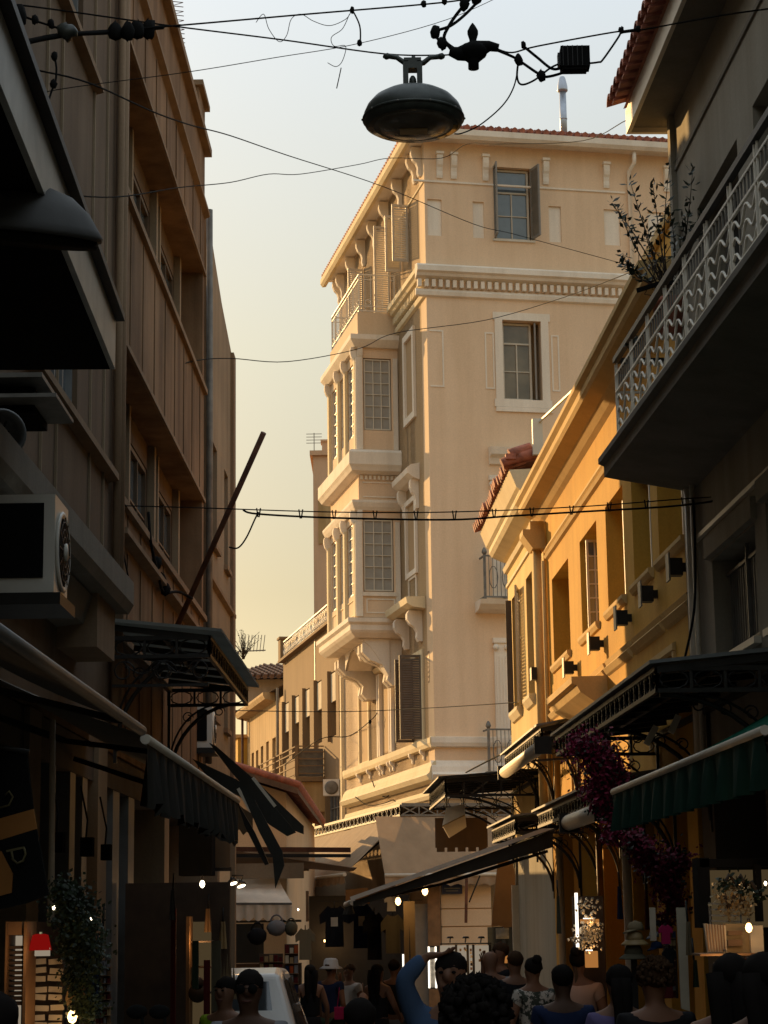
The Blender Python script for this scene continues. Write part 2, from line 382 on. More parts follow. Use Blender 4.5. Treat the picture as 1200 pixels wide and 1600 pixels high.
# front wall (towards us)
fh = [(1.65, 2.57, 17.38, 19.15, .22), (1.77, 2.69, 13.55, 15.43, .26), (1.62, 2.5, 5.9, 7.9, .2), (1.62, 2.5, 8.95, 11.3, .2)]
for a, b in ((0.06, .40), (1.14, 1.41), (2.97, 3.27), (4.32, 4.71), (5.4, 5.8)): fh.append((a, b, 17.38, 18.26, .05))
facade(CF, 0, 8.0, 5.0, 19.75, fh, name='front_wall', mat='cream_wall', parent=H, ends=False)
facade(CF, 0, 8.0, -1, 5.0, [(1.95, 3.3, -.4, 3.1), (4.0, 5.6, -.4, 3.1)], name='ground_floor_wall', mat='tan_wall', parent=H, ends=False)
for a, b in ((.06, .40), (1.14, 1.41), (2.97, 3.27), (4.32, 4.71), (5.4, 5.8)): MB(CF).box(a + .0, b, -.07, -.045, 17.38, 18.26).build('niche_panel', 'cream_trim', H)
fl = [(1.40, 2.25, 13.55, 15.42, .22), (1.45, 2.35, 9.85, 11.45, .22), (1.07, 2.03, 5.87, 7.80, .26), (4.5, 5.66, 5.95, 7.92, .3), (7.28, 8.42, 5.9, 7.9, .25),
      (1.75, 2.55, 17.3, 18.72, .22), (3.9, 4.8, 16.55, 18.9, .25), (7.3, 8.2, 16.6, 18.9, .25), (8.9, 9.7, 9.6, 11.4, .2), (8.9, 9.7, 13.5, 15.3, .2)]
facade(CL, 0, 10.9, 5.0, 19.75, fl, name='street_wall', mat='cream_side', parent=H, ends=False)
facade(CL, 0, 10.9, -1, 5.0, [(1.0, 2.6, -.4, 3.0), (3.6, 5.6, -.4, 3.0), (6.6, 8.4, -.4, 3.0)], name='ground_floor_wall', mat='tan_wall', parent=H, ends=False)
body(CF, .0, 8.0, -10.85, -.55, -1, 19.6, 'tan_wall', H); body(CL, .6, 10.85, -7.5, -.55, -1, 19.62, 'tan_wall', H)
# roof: soffit slab, fascia/gutter, tiles
MB(CF).box(-.38, 8.4, -10.9, .38, 19.66, 19.74).build('soffit', 'cream_trim', H)
gut = [(.30, 19.64), (.40, 19.62), (.46, 19.70), (.46, 19.84), (.30, 19.84)]
MB(CF).ext(gut, -.38, 8.4, u0s=0).build('gutter', 'cream_trim', H)
MB(CL).ext(gut, -.34, 11.3).build('gutter', 'yellow_trim', H)
rf = MB(CF); rf.face([(-.4, .40, 19.86), (8.4, .40, 19.86), (8.4, -4, 21.2), (4.0, -4, 21.2)]); rf.face([(-.4, .40, 19.86), (4.0, -4, 21.2), (4.0, -7, 21.2), (-.4, -11.2, 19.86)]); rf.build('roof', 'tile', H, fix=False)
tl = MB(CF); u = -.2
while u < 8.3:
    for s in range(3): tl.tube([(u, .44 - s * .30, 19.90 + s * .095), (u, .10 - s * .30, 20.0 + s * .095)], [.075, .06], n=6)
    u += .19
tl.build('roof_tile', 'tile', H, kind='stuff')
tl = MB(CL); u = .1
while u < 11.2: tl.tube([(u, .44, 19.88), (u, .1, 19.98)], [.075, .06], n=6); u += .19
tl.build('roof_tile', 'tile', H, kind='stuff')
# brackets under the eaves
for u in (.36, .70, 1.46, 2.92, 4.4, 5.9): bracket(CF, u, .14, 18.78, 19.34, .12, H); MB(CF).box(u - .09, u + .09, 0, .14, 19.34, 19.40).build('bracket_cap', 'cream_trim', H)
for u in (.35, .85, 2.5, 4.1, 5.6, 7.1, 8.6, 10.1, 10.6): bracket(CL, u, .14, 18.92, 19.62, .24, H)
# thin string line, dentil cornice band
def band(F, u0, u1, parent, mat):
    MB(F).ext([(0, 18.66), (.03, 18.67), (.03, 18.71), (0, 18.72)], u0, u1).build('string_course', mat, parent)
    MB(F).ext([(0, 16.30), (.17, 16.36), (.20, 16.42), (.26, 16.46), (.26, 16.58), (.20, 16.63), (0, 16.66)], u0, u1).build('cornice', mat, parent)
    MB(F).ext([(0, 15.90), (.06, 15.93), (.08, 16.02), (.05, 16.08), (0, 16.08)], u0, u1).build('cornice', mat, parent)
    u = u0 + .04
    first = None
    while u < u1 - .08:
        if first is None:
            first = MB(F).box(u, u + .085, .0, .13, 16.12, 16.29).build('dentil', mat, parent); uu = u
        else:
            c = first.copy(); col.objects.link(c); off = F.P(u, 0, 0) - F.P(uu, 0, 0); c.location = first.location + off
        u += .165
band(CF, -.26, 4.86, H, 'cream_trim'); band(CL, 0, 3.15, H, 'yellow_trim')
MB(CF).ext([(0, 16.1), (.03, 16.1), (.03, 16.5), (0, 16.5)], 4.88, 8).build('cornice', 'cream_trim', H)
MB(CL).ext([(0, 16.30), (.17, 16.36), (.26, 16.46), (.26, 16.58), (0, 16.66)], 7.1, 10.9).build('cornice', 'yellow_trim', H)
# front windows
window(CF, 1.69, 2.53, 17.40, 19.13, -.18, H, 2, 2, transom=.5, glass='glass_sky')
MB(CF).box(1.65, 1.69, -.2, .03, 17.38, 19.15).build('window_jamb', 'shutter_grey', H)
shutter(CF, 2.57, 17.40, 19.13, -.02, .42, 'shutter_grey', H, ang=78, hinge=1); shutter(CF, 1.65, 17.4, 19.13, -.02, .42, 'shutter_grey', H, ang=84, hinge=-1)
MB(CF).box(1.60, 2.62, 0, .035, 17.33, 17.38).build('sill', 'pale_paint', H)
window(CF, 1.80, 2.50, 13.57, 15.41, -.22, H, 2, 2, transom=.42, glass='glass_warm'); shutter(CF, 2.60, 13.58, 15.4, -.2, .2, 'shutter_grey', H, ang=70, hinge=-1)
frame_trim(CF, 1.77, 2.69, 13.55, 15.43, .18, 0, .035, H, ears=.04)
MB(CF).box(1.58, 2.92, .0, .042, 13.26, 13.365).build('sill', 'cream_trim', H)
for a, b in ((1.35, 1.57), (2.93, 3.12), (.02, .38)):
    p = MB(CF); za, zb = 13.78, 15.12; t = .035
    if a > .1: p.box(a, a + t, 0, .014, za, zb)
    p.box(b - t, b, 0, .014, za, zb); p.box(a + t, b - t, 0, .014, zb - t, zb); p.box(a + t, b - t, 0, .014, za, za + t); p.build('panel_moulding', 'cream_trim', H)
# front balconies with pediment and pilasters
for zz in (8.85, 5.0):
    MB(CF).ext([(0, zz - .25), (.35, zz - .2), (.5, zz - .1), (.55, zz), (0, zz)], .98, 3.1).build('balcony_slab', 'cream_trim', H)
    r_ = MB(CF); A, B = 1.10, 3.0
    for z in (zz + .06, zz + .98): r_.bar((A, .47, z), (B, .47, z), .035); r_.bar((A, .05, z), (A, .47, z), .035)
    r_.bar((A, .47, zz), (A, .47, zz + 1.0), .06); r_.lathe((A, .47, zz + 1.0), [(.03, 0), (.06, .05), (.05, .1), (.02, .16)], n=8)
    u = A + .1
    while u < B: r_.bar((u, .47, zz + .06), (u, .47, zz + .98), .016); u += .09
    for k in range(6):
        cu = A + .2 + k * .3; r_.tube([(cu + .1 * math.cos(t), .47, zz + .5 + .25 * math.sin(t)) for t in [i * math.pi / 5 for i in range(11)]], .012, n=4)
    r_.build('railing', 'iron_grey', H)
MB(CF).ext([(0, 12.0), (.06, 12.02), (.10, 12.15), (.2, 12.22), (.24, 12.38), (0, 12.42)], 1.38, 2.9).build('pediment', 'cream_trim', H)
for u in (1.55, 2.6):
    for za, zb in ((9.0, 11.7), (5.1, 8.0)):
        MB(CF).box(u - .16, u + .16, 0, .06, za, zb).build('pilaster', 'cream_trim', H)
        fl_ = MB(CF)
        for k in range(4): fl_.box(u - .12 + k * .07, u - .09 + k * .07, .06, .075, za + .1, zb - .35)
        fl_.build('fluting', 'cream_trim', H)
        c = MB(CF); c.box(u - .19, u + .19, 0, .10, zb - .06, zb + .05); c.lathe((u - .13, .09, zb - .16), [(.07, -.03), (.07, .03)], n=10, axis=CF.d + (0,) if isinstance(CF.d, tuple) else CF.d); c.lathe((u + .13, .09, zb - .16), [(.07, -.03), (.07, .03)], n=10, axis=CF.d + (0,)); c.build('capital', 'cream_trim', H)
for z0_, z1_ in ((8.95, 11.3), (5.9, 7.9)): window(CF, 1.7, 2.45, z0_, z1_, -.15, H, 2, 3, glass='glass', mat='shutter_brown')
# string mouldings above the shops
for F, a, b, mt in ((CF, -.1, 8, 'cream_trim'), (CL, -.1, 10.4, 'yellow_trim')):
    MB(F).ext([(0, 5.62), (.10, 5.64), (.13, 5.72), (.13, 5.84), (0, 5.86)], a, b).build('sill_course', mt, H)
    MB(F).ext([(0, 4.86), (.16, 4.92), (.22, 5.02), (.15, 5.08), (.12, 5.2), (.06, 5.3), (0, 5.34)], a, b).build('moulding', mt, H)
    MB(F).ext([(0, 4.5), (.05, 4.52), (.09, 4.6), (.05, 4.7), (0, 4.7)], a, b).build('moulding', mt, H)
for u in (1.0, 2.15, 4.3, 4.65, 5.55, 5.9, 7.15, 8.5): bracket(CL, u, .12, 5.42, 5.66, .12, H)
# first floor openings of the street face
window(CL, 4.55, 5.61, 5.97, 7.88, -.26, H, 2, 3, mat='yellow_trim', glass='curtain'); window(CL, 7.33, 8.37, 5.92, 7.85, -.2, H, 2, 3, mat='yellow_trim', glass='curtain')
window(CL, 1.1, 2.0, 5.89, 7.78, -.22, H, 2, 3, mat='window_paint')
shutter(CL, 1.07, 5.9, 7.8, .02, .5, 'shutter_brown', H, ang=100, hinge=-1); shutter(CL, 2.03, 5.9, 7.8, .02, .42, 'shutter_brown', H, ang=90, hinge=1)
for u in (4.28, 4.5, 5.68, 5.9): MB(CL).box(u - .06, u + .06, 0, .08, 5.87, 7.9).build('pilaster', 'cream_trim', H)
MB(CL).ext([(0, 7.92), (.12, 7.95), (.16, 8.05), (0, 8.08)], 4.15, 6.05).build('door_cornice', 'yellow_trim', H)
frame_trim(CL, 7.28, 8.42, 5.9, 7.9, .14, 0, .05, H, 'yellow_trim'); frame_trim(CL, 1.07, 2.03, 5.9, 7.8, .12, 0, .04, H, 'yellow_trim')
MB(CL).box(10.72, 10.9, 0, .09, 4.6, 15.9).build('corner_pilaster', 'yellow_trim', H)
# windows between corner and bay
window(CL, 1.43, 2.22, 13.58, 15.4, -.18, H, 2, 3); frame_trim(CL, 1.40, 2.25, 13.55, 15.42, .16, 0, .06, H)
window(CL, 1.48, 2.32, 9.88, 11.43, -.18, H, 2, 3); frame_trim(CL, 1.45, 2.35, 9.85, 11.45, .12, 0, .06, H)
MB(CL).ext([(0, 11.85), (.15, 11.9), (.28, 12.0), (.30, 12.12), (.2, 12.2), (0, 12.24)], 1.02, 2.75).build('pediment', 'cream_trim', H)
for u in (1.22, 2.55): bracket(CL, u, .16, 11.2, 11.88, .2, H)
MB(CL).ext([(0, 8.80), (.30, 8.84), (.42, 8.92), (.45, 9.06), (0, 9.08)], .66, 3.0).build('window_balcony', 'yellow_trim', H)
for u in (1.1, 2.5): bracket(CL, u, .2, 8.1, 8.8, .35, H)
p = MB(CL); p.box(1.48, 1.53, 0, .03, 9.15, 9.72); p.box(2.27, 2.32, 0, .03, 9.15, 9.72); p.box(1.53, 2.27, 0, .03, 9.67, 9.72); p.box(1.53, 2.27, 0, .03, 9.15, 9.2); p.build('panel_moulding', 'cream_trim', H)
# top storey of the street face
window(CL, 3.93, 4.77, 16.6, 18.88, -.2, H, 2, 4); window(CL, 1.78, 2.52, 17.32, 18.7, -.18, H, 2, 2); window(CL, 7.33, 8.17, 16.6, 18.88, -.2, H, 2, 4)
shutter(CL, 1.75, 17.3, 18.72, .01, .4, 'window_paint', H, ang=85, hinge=-1); shutter(CL, 2.55, 17.3, 18.72, .01, .4, 'window_paint', H, ang=88, hinge=1)
shutter(CL, 3.9, 16.6, 18.9, .01, .42, 'window_paint', H, ang=80, hinge=-1); shutter(CL, 7.3, 16.6, 18.9, .01, .42, 'window_paint', H, ang=85, hinge=-1)
window(CL, 8.93, 9.67, 9.62, 11.38, -.16, H, 2, 3); window(CL, 8.93, 9.67, 13.52, 15.28, -.16, H, 2, 3)
# ---- the bay
U0, U1 = 3.2, 7.0
BN = CL.sub(U0, 0, 'near'); bayo = [(.95, 1.0)]
def bay_storey(z0, z1, D, wa, wb):
    facade(BN, 0, D, z0, z1, [(.17, D - .14, wa, wb, .1)], depth=.1, name='bay_wall', mat='cream_wall', parent=H, ends=False)
    facade(CL, U0, U1, z0, z1, [(U0 + .35, U0 + 1.35, wa, wb, .1), (U1 - 1.35, U1 - .35, wa, wb, .1), (U0 + 1.5, U1 - 1.5, wa, wb, .1)], depth=.1, name='bay_wall', mat='cream_side', parent=H, d=D, ends=False)
    MB(CL).box(U0 + .12, U1, 0, D - .12, z0, z1).build('bay_core', 'tan_wall', H)
    window(BN, .19, D - .16, wa + .02, wb - .02, -.08, H, 3, 6, fw=.03, bw=.022, mat='pale_paint', glass='milk_glass', kind='bay_window')
    for a, b in ((U0 + .37, U0 + 1.33), (U0 + 1.52, U1 - 1.52), (U1 - 1.33, U1 - .37)): window(CL, a, b, wa + .02, wb - .02, D - .08, H, 2, 6, fw=.03, bw=.022, mat='pale_paint', glass='milk_glass', kind='bay_window')
    for u in (U0 + .12, U0 + 1.42, U1 - 1.42, U1 - .12): MB(CL).box(u - .1, u + .1, D, D + .07, z0 + .02, z1 - .3).build('pilaster', 'yellow_trim', H)
    MB(BN).box(D - .11, D + .06, .002, .05, z0 + .02, z1 - .3).build('pilaster', 'cream_trim', H)
    MB(BN).box(.02, .13, .002, .04, z0 + .02, z1 - .3).build('pilaster', 'cream_trim', H)
    for u in (U0 + .12, U0 + 1.42, U1 - 1.42, U1 - .12): bracket(CL, u, .13, z1 - .62, z1 - .02, .16, H, d0=D)
    bracket(BN, D - .06, .12, z1 - .55, z1 - .02, .07, H)
def bay_ring(prof, D, name, mat='cream_trim', over=0):
    n = len(prof); m = MB(CL); rows = []
    for d, z in prof:                                         # mitred around three sides
        rows.append([m.pt((U0 - d, -.0, z)), m.pt((U0 - d, D + d, z)), m.pt((U1 + d, D + d, z)), m.pt((U1 + d, 0, z))])
    for k in range(n):
        j = (k + 1) % n
        for q in range(3): m.f.append([rows[k][q], rows[k][q + 1], rows[j][q + 1], rows[j][q]]); m.sm.append(False)
    return m.build(name, mat, H)
bay_storey(8.95, 11.55, 1.05, 9.57, 11.33); bay_storey(13.0, 15.6, 1.0, 13.5, 15.3)
bay_ring([(-.3, 8.42), (.10, 8.46), (.20, 8.56), (.24, 8.62), (.24, 8.74), (.30, 8.80), (.30, 8.90), (-.3, 8.95)], 1.05, 'bay_base')
bay_ring([(-.3, 11.50), (.05, 11.52), (.10, 11.6), (.14, 11.7), (.14, 11.76), (-.3, 11.8)], 1.05, 'bay_cornice')
MB(CL).box(U0 + .02, U1 - .02, 0, 1.0, 11.75, 12.42).build('bay_frieze', 'cream_wall', H)
for a, b in ((.1, .9),):
    p = MB(BN); p.box(a, b, -.02, .0, 11.85, 11.88); p.box(a, b, -.02, .0, 12.2, 12.23); p.build('panel_moulding', 'cream_trim', H)
k = 0
dn = None
for i in range(9): MB(BN).box(.06 + i * .105, .12 + i * .105, -.02, .03, 12.28, 12.38).build('dentil', 'cream_trim', H)
bay_ring([(-.3, 12.38), (.06, 12.40), (.20, 12.46), (.24, 12.54), (.28, 12.60), (.28, 12.90), (.22, 12.97), (-.3, 13.0)], 1.0, 'bay_slab')
for (a, b, z0_, z1_, D) in ((.15, .85, 9.05, 9.4, 1.05),):
    p = MB(BN); p.box(a, b, 0, .02, z0_, z0_ + .03); p.box(a, b, 0, .02, z1_ - .03, z1_); p.box(a, a + .03, 0, .02, z0_ + .03, z1_ - .03); p.box(b - .03, b, 0, .02, z0_ + .03, z1_ - .03); p.build('panel_moulding', 'cream_trim', H)
for a in (U0 + .4, U0 + 1.55, U1 - 1.3):
    p = MB(CL); b = a + .85; z0_, z1_ = 9.05, 9.45; D = 1.05
    p.box(a, b, D, D + .02, z0_, z0_ + .03); p.box(a, b, D, D + .02, z1_ - .03, z1_); p.box(a, a + .03, D, D + .02, z0_ + .03, z1_ - .03); p.box(b - .03, b, D, D + .02, z0_ + .03, z1_ - .03); p.build('panel_moulding', 'yellow_trim', H)
MB(BN).box(.1, .95, 0, .05, 9.46, 9.55).build('sill', 'cream_trim', H)
bay_ring([(-.3, 15.52), (.08, 15.55), (.16, 15.66), (.20, 15.72), (.20, 15.84), (-.3, 15.88)], 1.0, 'bay_cornice')
MB(CL).box(U0 + .02, U1 - .02, 0, .98, 15.86, 16.46).build('bay_parapet', 'cream_side', H)
# corbels and the arch under the bay
for u in (U0 + .15, U0 + .55, U1 - .55, U1 - .15): bracket(CL, u, .2, 7.35, 8.44, .95, H)
ar = MB(CL); N = 14
for dd in (.12, .78):
    pts = [(U0 + .95 + 1.9 * (i / N), 8.02 + .40 * math.sin(math.pi * i / N)) for i in range(N + 1)]
    for (a, za), (b, zb) in zip(pts, pts[1:]): ar.poly([(a, za), (b, zb), (b, 8.44), (a, 8.44)], (dd, dd + .06))
for i in range(N):
    (a, za), (b, zb) = pts[i], pts[i + 1]; ar.face([(a, .0, za), (a, .84, za), (b, .84, zb), (b, .0, zb)])
ar.build('arch', 'cream_trim', H)
for i in range(N + 1): pass
sp = MB(BN); N = 10
for i in range(N):
    a = 1.05 - .75 * (i / N); b = 1.05 - .75 * ((i + 1) / N); za = 8.44 - .95 * (i / N) ** 1.7; zb = 8.44 - .95 * ((i + 1) / N) ** 1.7
    sp.poly([(a, za), (b, zb), (b, 8.44), (a, 8.44)], (-.35, -.02))
sp.build('corbel_cheek', 'cream_trim', H)
# railing on the bay
rl = MB(CL); zb, zt = 16.50, 17.42; c_ = [(U0 + .05, .05), (U0 + .05, .93), (U1 - .05, .93), (U1 - .05, .05)]
for (a, b) in zip(c_, c_[1:]):
    for z in (zb, zb + .12, zt - .12, zt): rl.bar((a[0], a[1], z), (b[0], b[1], z), .03 if z in (zb, zt) else .018)
    L = math.hypot(b[0] - a[0], b[1] - a[1]); n = max(2, int(L / .13))
    for k in range(n + 1):
        t = k / n; x, y = a[0] + (b[0] - a[0]) * t, a[1] + (b[1] - a[1]) * t; rl.bar((x, y, zb), (x, y, zt), .03 if k % 6 == 0 else .014)
        if k < n and k % 2 == 0:
            x2, y2 = a[0] + (b[0] - a[0]) * (t + 1 / n), a[1] + (b[1] - a[1]) * (t + 1 / n); rl.tube([((x + x2) / 2 + (x2 - x) * .5 * math.cos(q), (y + y2) / 2 + (y2 - y) * .5 * math.cos(q), zb + .22 + .07 * math.sin(q)) for q in [i * math.pi / 4 for i in range(9)]], .01, n=4)
rl.build('railing', 'pale_paint', H)
# downpipe
MB(CF).tube([(5.02, .3, 19.6), (5.02, .3, 19.35), (4.95, .08, 19.2), (4.95, .08, 5.4)], .05, n=8).build('downpipe', 'cream_trim', H)
# things on its roof
t = empty('chimney_flue', CF.P(3.4, -2.2, 20.4), 'tall shiny steel flue pipe with a cone cowl on the cream house roof', 'chimney')
q = at(881, 205, CF.P(3.4, -2.2, 0).y); q2 = at(879, 128, q.y)
MB().tube([(q.x, q.y, q.z - .4), (q.x, q.y, q2.z - .25)], .085, n=14).build('pipe', 'galvanised', t)
m = MB(); m.lathe((q.x, q.y, q.z + .3), [(.09, 0), (.095, .01), (.095, .04), (.09, .05)], n=14); m.build('clamp_band', 'galvanised', t)
MB().lathe((q.x, q.y, q2.z - .27), [(.10, 0), (.13, .03), (.13, .06), (.12, .18), (.08, .36), (.06, .40), (0, .41)], n=16).build('cowl', 'galvanised', t)
for px, lab in ((970, 'left of two slim satellite dishes seen edge-on on the cream roof'), (996, 'right of two slim satellite dishes seen edge-on, next to the plant')):
    c = at(px, 238, CF.P(5, -1.2, 0).y); m = MB(); m.lathe((c.x, c.y, c.z), [(0, .04), (.12, .05), (.2, .09), (.26, .15), (.25, .16), (.1, .07), (0, .05)], n=16, axis=(.9, -.25, .35)); m.bar((c.x, c.y, c.z), (c.x, c.y, c.z - .4), .03); m.bar((c.x, c.y, c.z), (c.x + .25, c.y - .1, c.z + .05), .015)
    m.build('satellite_dish', 'galvanised', label=lab, cat='satellite dish', group='satellite dishes on the cream roof')
# faded vertical lettering by the corner
m = MB(CL)
for k in range(7): m.box(.36, .52, .002, .006, 7.75 - k * .11, 7.80 - k * .11)
m.box(.36, .385, .006, .009, 7.1, 7.8); m.build('painted_lettering', 'wood', H)
# ================================================================== left side of the street: brown modern block
B = empty('brown_block', FL.P(18, 0, 0), 'brown stained concrete block with ribbon windows filling the left side', 'building')
hl = []
for z0_, z1_ in ((5.75, 7.2), (8.7, 10.22)): hl.append((17.95, 25.5, z0_, z1_, .30))
for z0_, z1_ in ((5.85, 7.25), (8.95, 10.3)):
    for a, b in ((14.55, 15.75), (11.5, 13.2), (8, 10)): hl.append((a, b, z0_, z1_, .12))
hl = [h for h in hl]
for h in hl[2:]:
    pass
facade(FL, 4, 17.62, 3.4, 11.9, [h for h in hl if h[1] < 17], name='street_wall', mat='brown_shaded', parent=B)
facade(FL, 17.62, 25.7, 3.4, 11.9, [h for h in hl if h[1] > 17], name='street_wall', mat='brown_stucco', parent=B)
MB(FL).box(-45, 25.7, -7, -.62, -1, 11.85).build('building_core', 'brown_stucco', B)
for z0_, z1_ in ((5.75, 7.2), (8.7, 10.22)):
    ww = [(18.5, 19.9), (21.0, 22.4), (23.4, 24.8)]
    facade(FL, 17.95, 25.5, z0_, z1_, [(a, b, z0_ + .0, z1_ - .28, .07) for a, b in ww], d=-.30, depth=.2, name='recess_wall', mat='brown_shaded', parent=B, ends=False)  # shade of the recess put into the darker wall colour
    for a, b in ww:
        window(FL, a + .01, b - .01, z0_ + .01, z1_ - .29, -.37, B, 2, 2, mat='shutter_brown', glass='glass_sky', th=.06)
        MB(FL).box(b + .02, b + .16, -.298, -.22, z0_, z1_ - .005).build('pilaster', 'brown_light', B)
        MB(FL).box(a - .5, a - .4, -.298, -.24, z0_, z1_ - .005).build('pilaster', 'brown_light', B)
for z in (7.2, 10.22): MB(FL).box(17.96, 25.68, .002, .03, z + .0, z + .05).build('drip_moulding', 'brown_trim', B)
for zz0, zz1 in ((7.26, 8.6), (10.3, 11.0), (5.46, 5.66), (3.5, 5.3)):
    uu = 18.7
    while uu < 25.5: MB(FL).box(uu - .012, uu + .012, .001, .012, zz0, zz1).build('panel_joint', 'brown_stucco', B); uu += .92
for z in (5.70, 8.66): MB(FL).box(17.9, 25.69, .0, .05, z - .03, z + .04).build('sill_band', 'brown_trim', B)
MB(FL).ext([(0, 11.02), (.07, 11.05), (.07, 11.10), (0, 11.12)], 4, 25.7).build('string_course', 'brown_trim', B)
MB(FL).box(4, 25.75, -.3, .09, 11.9, 12.0).build('coping', 'brown_trim', B)
MB(FL).box(24.9, 25.7, -.6, .0, 12.0, 12.55).build('chimney_stack', 'brown_stucco', B); MB(FL).box(24.85, 25.78, -.65, .06, 12.55, 12.62).build('coping', 'brown_trim', B)
MB(FL).ext([(0, 5.72), (.09, 5.74), (.09, 5.80), (0, 5.82)], 4, 17.5).build('sill_band', 'brown_trim', B)
MB(FL).ext([(0, 8.86), (.08, 8.88), (.08, 8.94), (0, 8.96)], 4, 16.4).build('sill_band', 'brown_trim', B)
for u in (14.15, 14.78, 16.35, 17.1, 12.6, 11.2): MB(FL).box(u - .015, u + .015, .001, .02, 4.65, 11.02).build('wall_rib', 'brown_light', B)
for z0_, z1_ in ((5.85, 7.25), (8.95, 10.3)):
    for a, b in ((14.55, 15.75), (11.5, 13.2), (8, 10)): window(FL, a + .01, b - .01, z0_ + .01, z1_ - .01, -.1, B, 3, 1, mat='shop_grey', glass='glass_sky', th=.06)
for u, r in ((17.58, .035), (17.72, .05), (17.88, .03)): MB(FL).tube([(u, .06, 3.5), (u, .06, 11.9)], r, n=8).build('drainpipe', 'brown_trim', B)
MB(FL).ext([(0, 4.35), (.38, 4.35), (.42, 4.42), (.42, 4.60), (.38, 4.64), (0, 4.64)], 4, 16.1).build('slab_band', 'concrete', B)
MB(FL).ext([(0, 4.1), (.2, 4.12), (.26, 4.33), (0, 4.34)], 4, 15.9).build('slab_moulding', 'concrete', B)
MB(FL).box(15.0, 15.9, 0, .3, 3.95, 4.349).build('corbel', 'brown_trim', B)
MB(FL).ext([(0, 5.35), (.1, 5.37), (.1, 5.42), (0, 5.44)], 18, 25.6).build('string_course', 'brown_trim', B)
# shop floor: piers, shutters and dark openings
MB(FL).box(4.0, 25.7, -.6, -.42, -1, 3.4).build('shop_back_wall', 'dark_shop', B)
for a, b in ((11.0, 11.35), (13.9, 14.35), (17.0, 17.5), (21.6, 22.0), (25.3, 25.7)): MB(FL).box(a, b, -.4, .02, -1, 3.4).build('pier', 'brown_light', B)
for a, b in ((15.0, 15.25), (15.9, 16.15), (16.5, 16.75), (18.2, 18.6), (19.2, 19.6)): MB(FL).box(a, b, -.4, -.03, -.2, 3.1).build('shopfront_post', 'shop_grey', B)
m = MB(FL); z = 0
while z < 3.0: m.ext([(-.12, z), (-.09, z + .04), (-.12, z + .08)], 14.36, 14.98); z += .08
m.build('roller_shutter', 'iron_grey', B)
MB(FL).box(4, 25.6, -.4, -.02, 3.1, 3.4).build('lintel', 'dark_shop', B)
# pipes and second narrow house
for u, r in ((25.84, .045), (25.98, .025)): MB(FL).tube([(u, .06, 3.9), (u + .02, .06, 8), (u, .05, 11.2)], r, n=8).build('drainpipe', 'iron_grey', B)
N2 = empty('narrow_house', FL.P(28, 0, 0), 'narrow grey-brown rendered house just past the brown block on the left', 'building')
hn = [(26.9, 27.5, 4.6, 5.7, .2), (28.6, 29.2, 4.6, 5.7, .2), (26.9, 27.5, 6.9, 8.3, .2), (28.6, 29.2, 6.9, 8.3, .2)]
F2 = FL
facade(F2, 26.1, 29.95, 3.3, 10.3, hn, name='street_wall', mat='brown_light', parent=N2)
MB(F2).box(26.1, 29.95, -6, -.52, -1, 10.4).build('building_core', 'brown_light', N2)
MB(F2).poly([(26.1, 10.3), (29.95, 10.3), (28.2, 10.62), (26.1, 11.25)], (-.3, .0)).build('sloping_parapet', 'brown_light', N2)
for a, b, z0_, z1_, _ in hn: window(F2, a, b, z0_, z1_, -.18, N2, 1, 2, mat='shutter_brown'); MB(F2).box(a - .05, b + .05, 0, .06, z0_ - .07, z0_ - .005).build('sill', 'brown_trim', N2)
MB(F2).ext([(0, 6.3), (.06, 6.33), (.06, 6.38), (0, 6.4)], 26.1, 29.95).build('string_course', 'brown_trim', N2)
MB(F2).box(29.6, 29.95, .0, .05, -1, 10.3).build('corner_pilaster', 'brown_trim', N2)
MB(F2).box(26.1, 29.6, -.5, -.3, -1, 3.3).build('shop_back_wall', 'dark_shop', N2)
MB(F2).box(27.7, 28.0, -.3, 0, -1, 3.3).build('pier', 'brown_light', N2)
# ================================================================== houses further along, behind the bend
BB = empty('brown_house', CL.P(16, 0, 0), 'brown rendered house with a roof railing, striped shutters and a corner balcony', 'building')
ow = [(21.0, 21.75), (19.0, 19.75), (17.0, 17.75), (14.9, 15.7), (12.6, 13.4), (11.15, 11.6)]
hb = [(a, b, 7.02, 8.84, .22) for a, b in ow]
hb += [(12.2, 14.4, 4.4, 5.7, .2), (16.2, 19.5, 4.3, 5.6, .2)]
facade(CL, 10.95, 22.1, 4.0, 10.2, hb, name='street_wall', mat='brown_house_wall', parent=BB, d=-.12)
MB(CL).box(10.95, 22.1, -7, -.7, -1, 10.15).build('building_core', 'brown_house_wall', BB); MB(CL).box(10.95, 22.1, -.68, -.2, -1, 4.0).build('shop_wall', 'brown_house_wall', BB)
for a, b in ow:
    window(CL, a + .02, b - .02, 7.03, 8.82, -.32, BB, 1, 2, mat='window_paint', glass='glass')
    MB(CL).box(a + .04, b - .04, -.16, -.12, 7.9 if a > 20 else 8.0, 8.80).build('roller_blind', 'awning_cream', BB)
    MB(CL).box(b + .02, b + .14, -.12, -.02, 6.9, 8.9).build('fin', 'brown_house_wall', BB)
MB(CL).box(10.95, 22.15, -.14, .06, 10.2, 10.28).build('coping', 'brown_house_wall', BB); MB(CL).box(21.7, 22.15, -.5, .04, 10.28, 10.95).build('parapet_post', 'brown_house_wall', BB); MB(CL).box(21.65, 22.2, -.55, .08, 10.95, 11.02).build('coping', 'brown_house_wall', BB)
MB(CL).tube([(22.2, .06, 5.5), (22.2, .06, 9.4)], .05, n=8).build('drainpipe', 'brown_light', BB)
MB(CL).box(15.9, 16.0, -.12, -.1, 8.95, 10.15).build('downpipe_stain', 'pale_paint', BB)
r_ = MB(CL); a, b = 11.0, 21.6
for z in (10.34, 10.82): r_.bar((a, -.05, z), (b, -.05, z), .035)
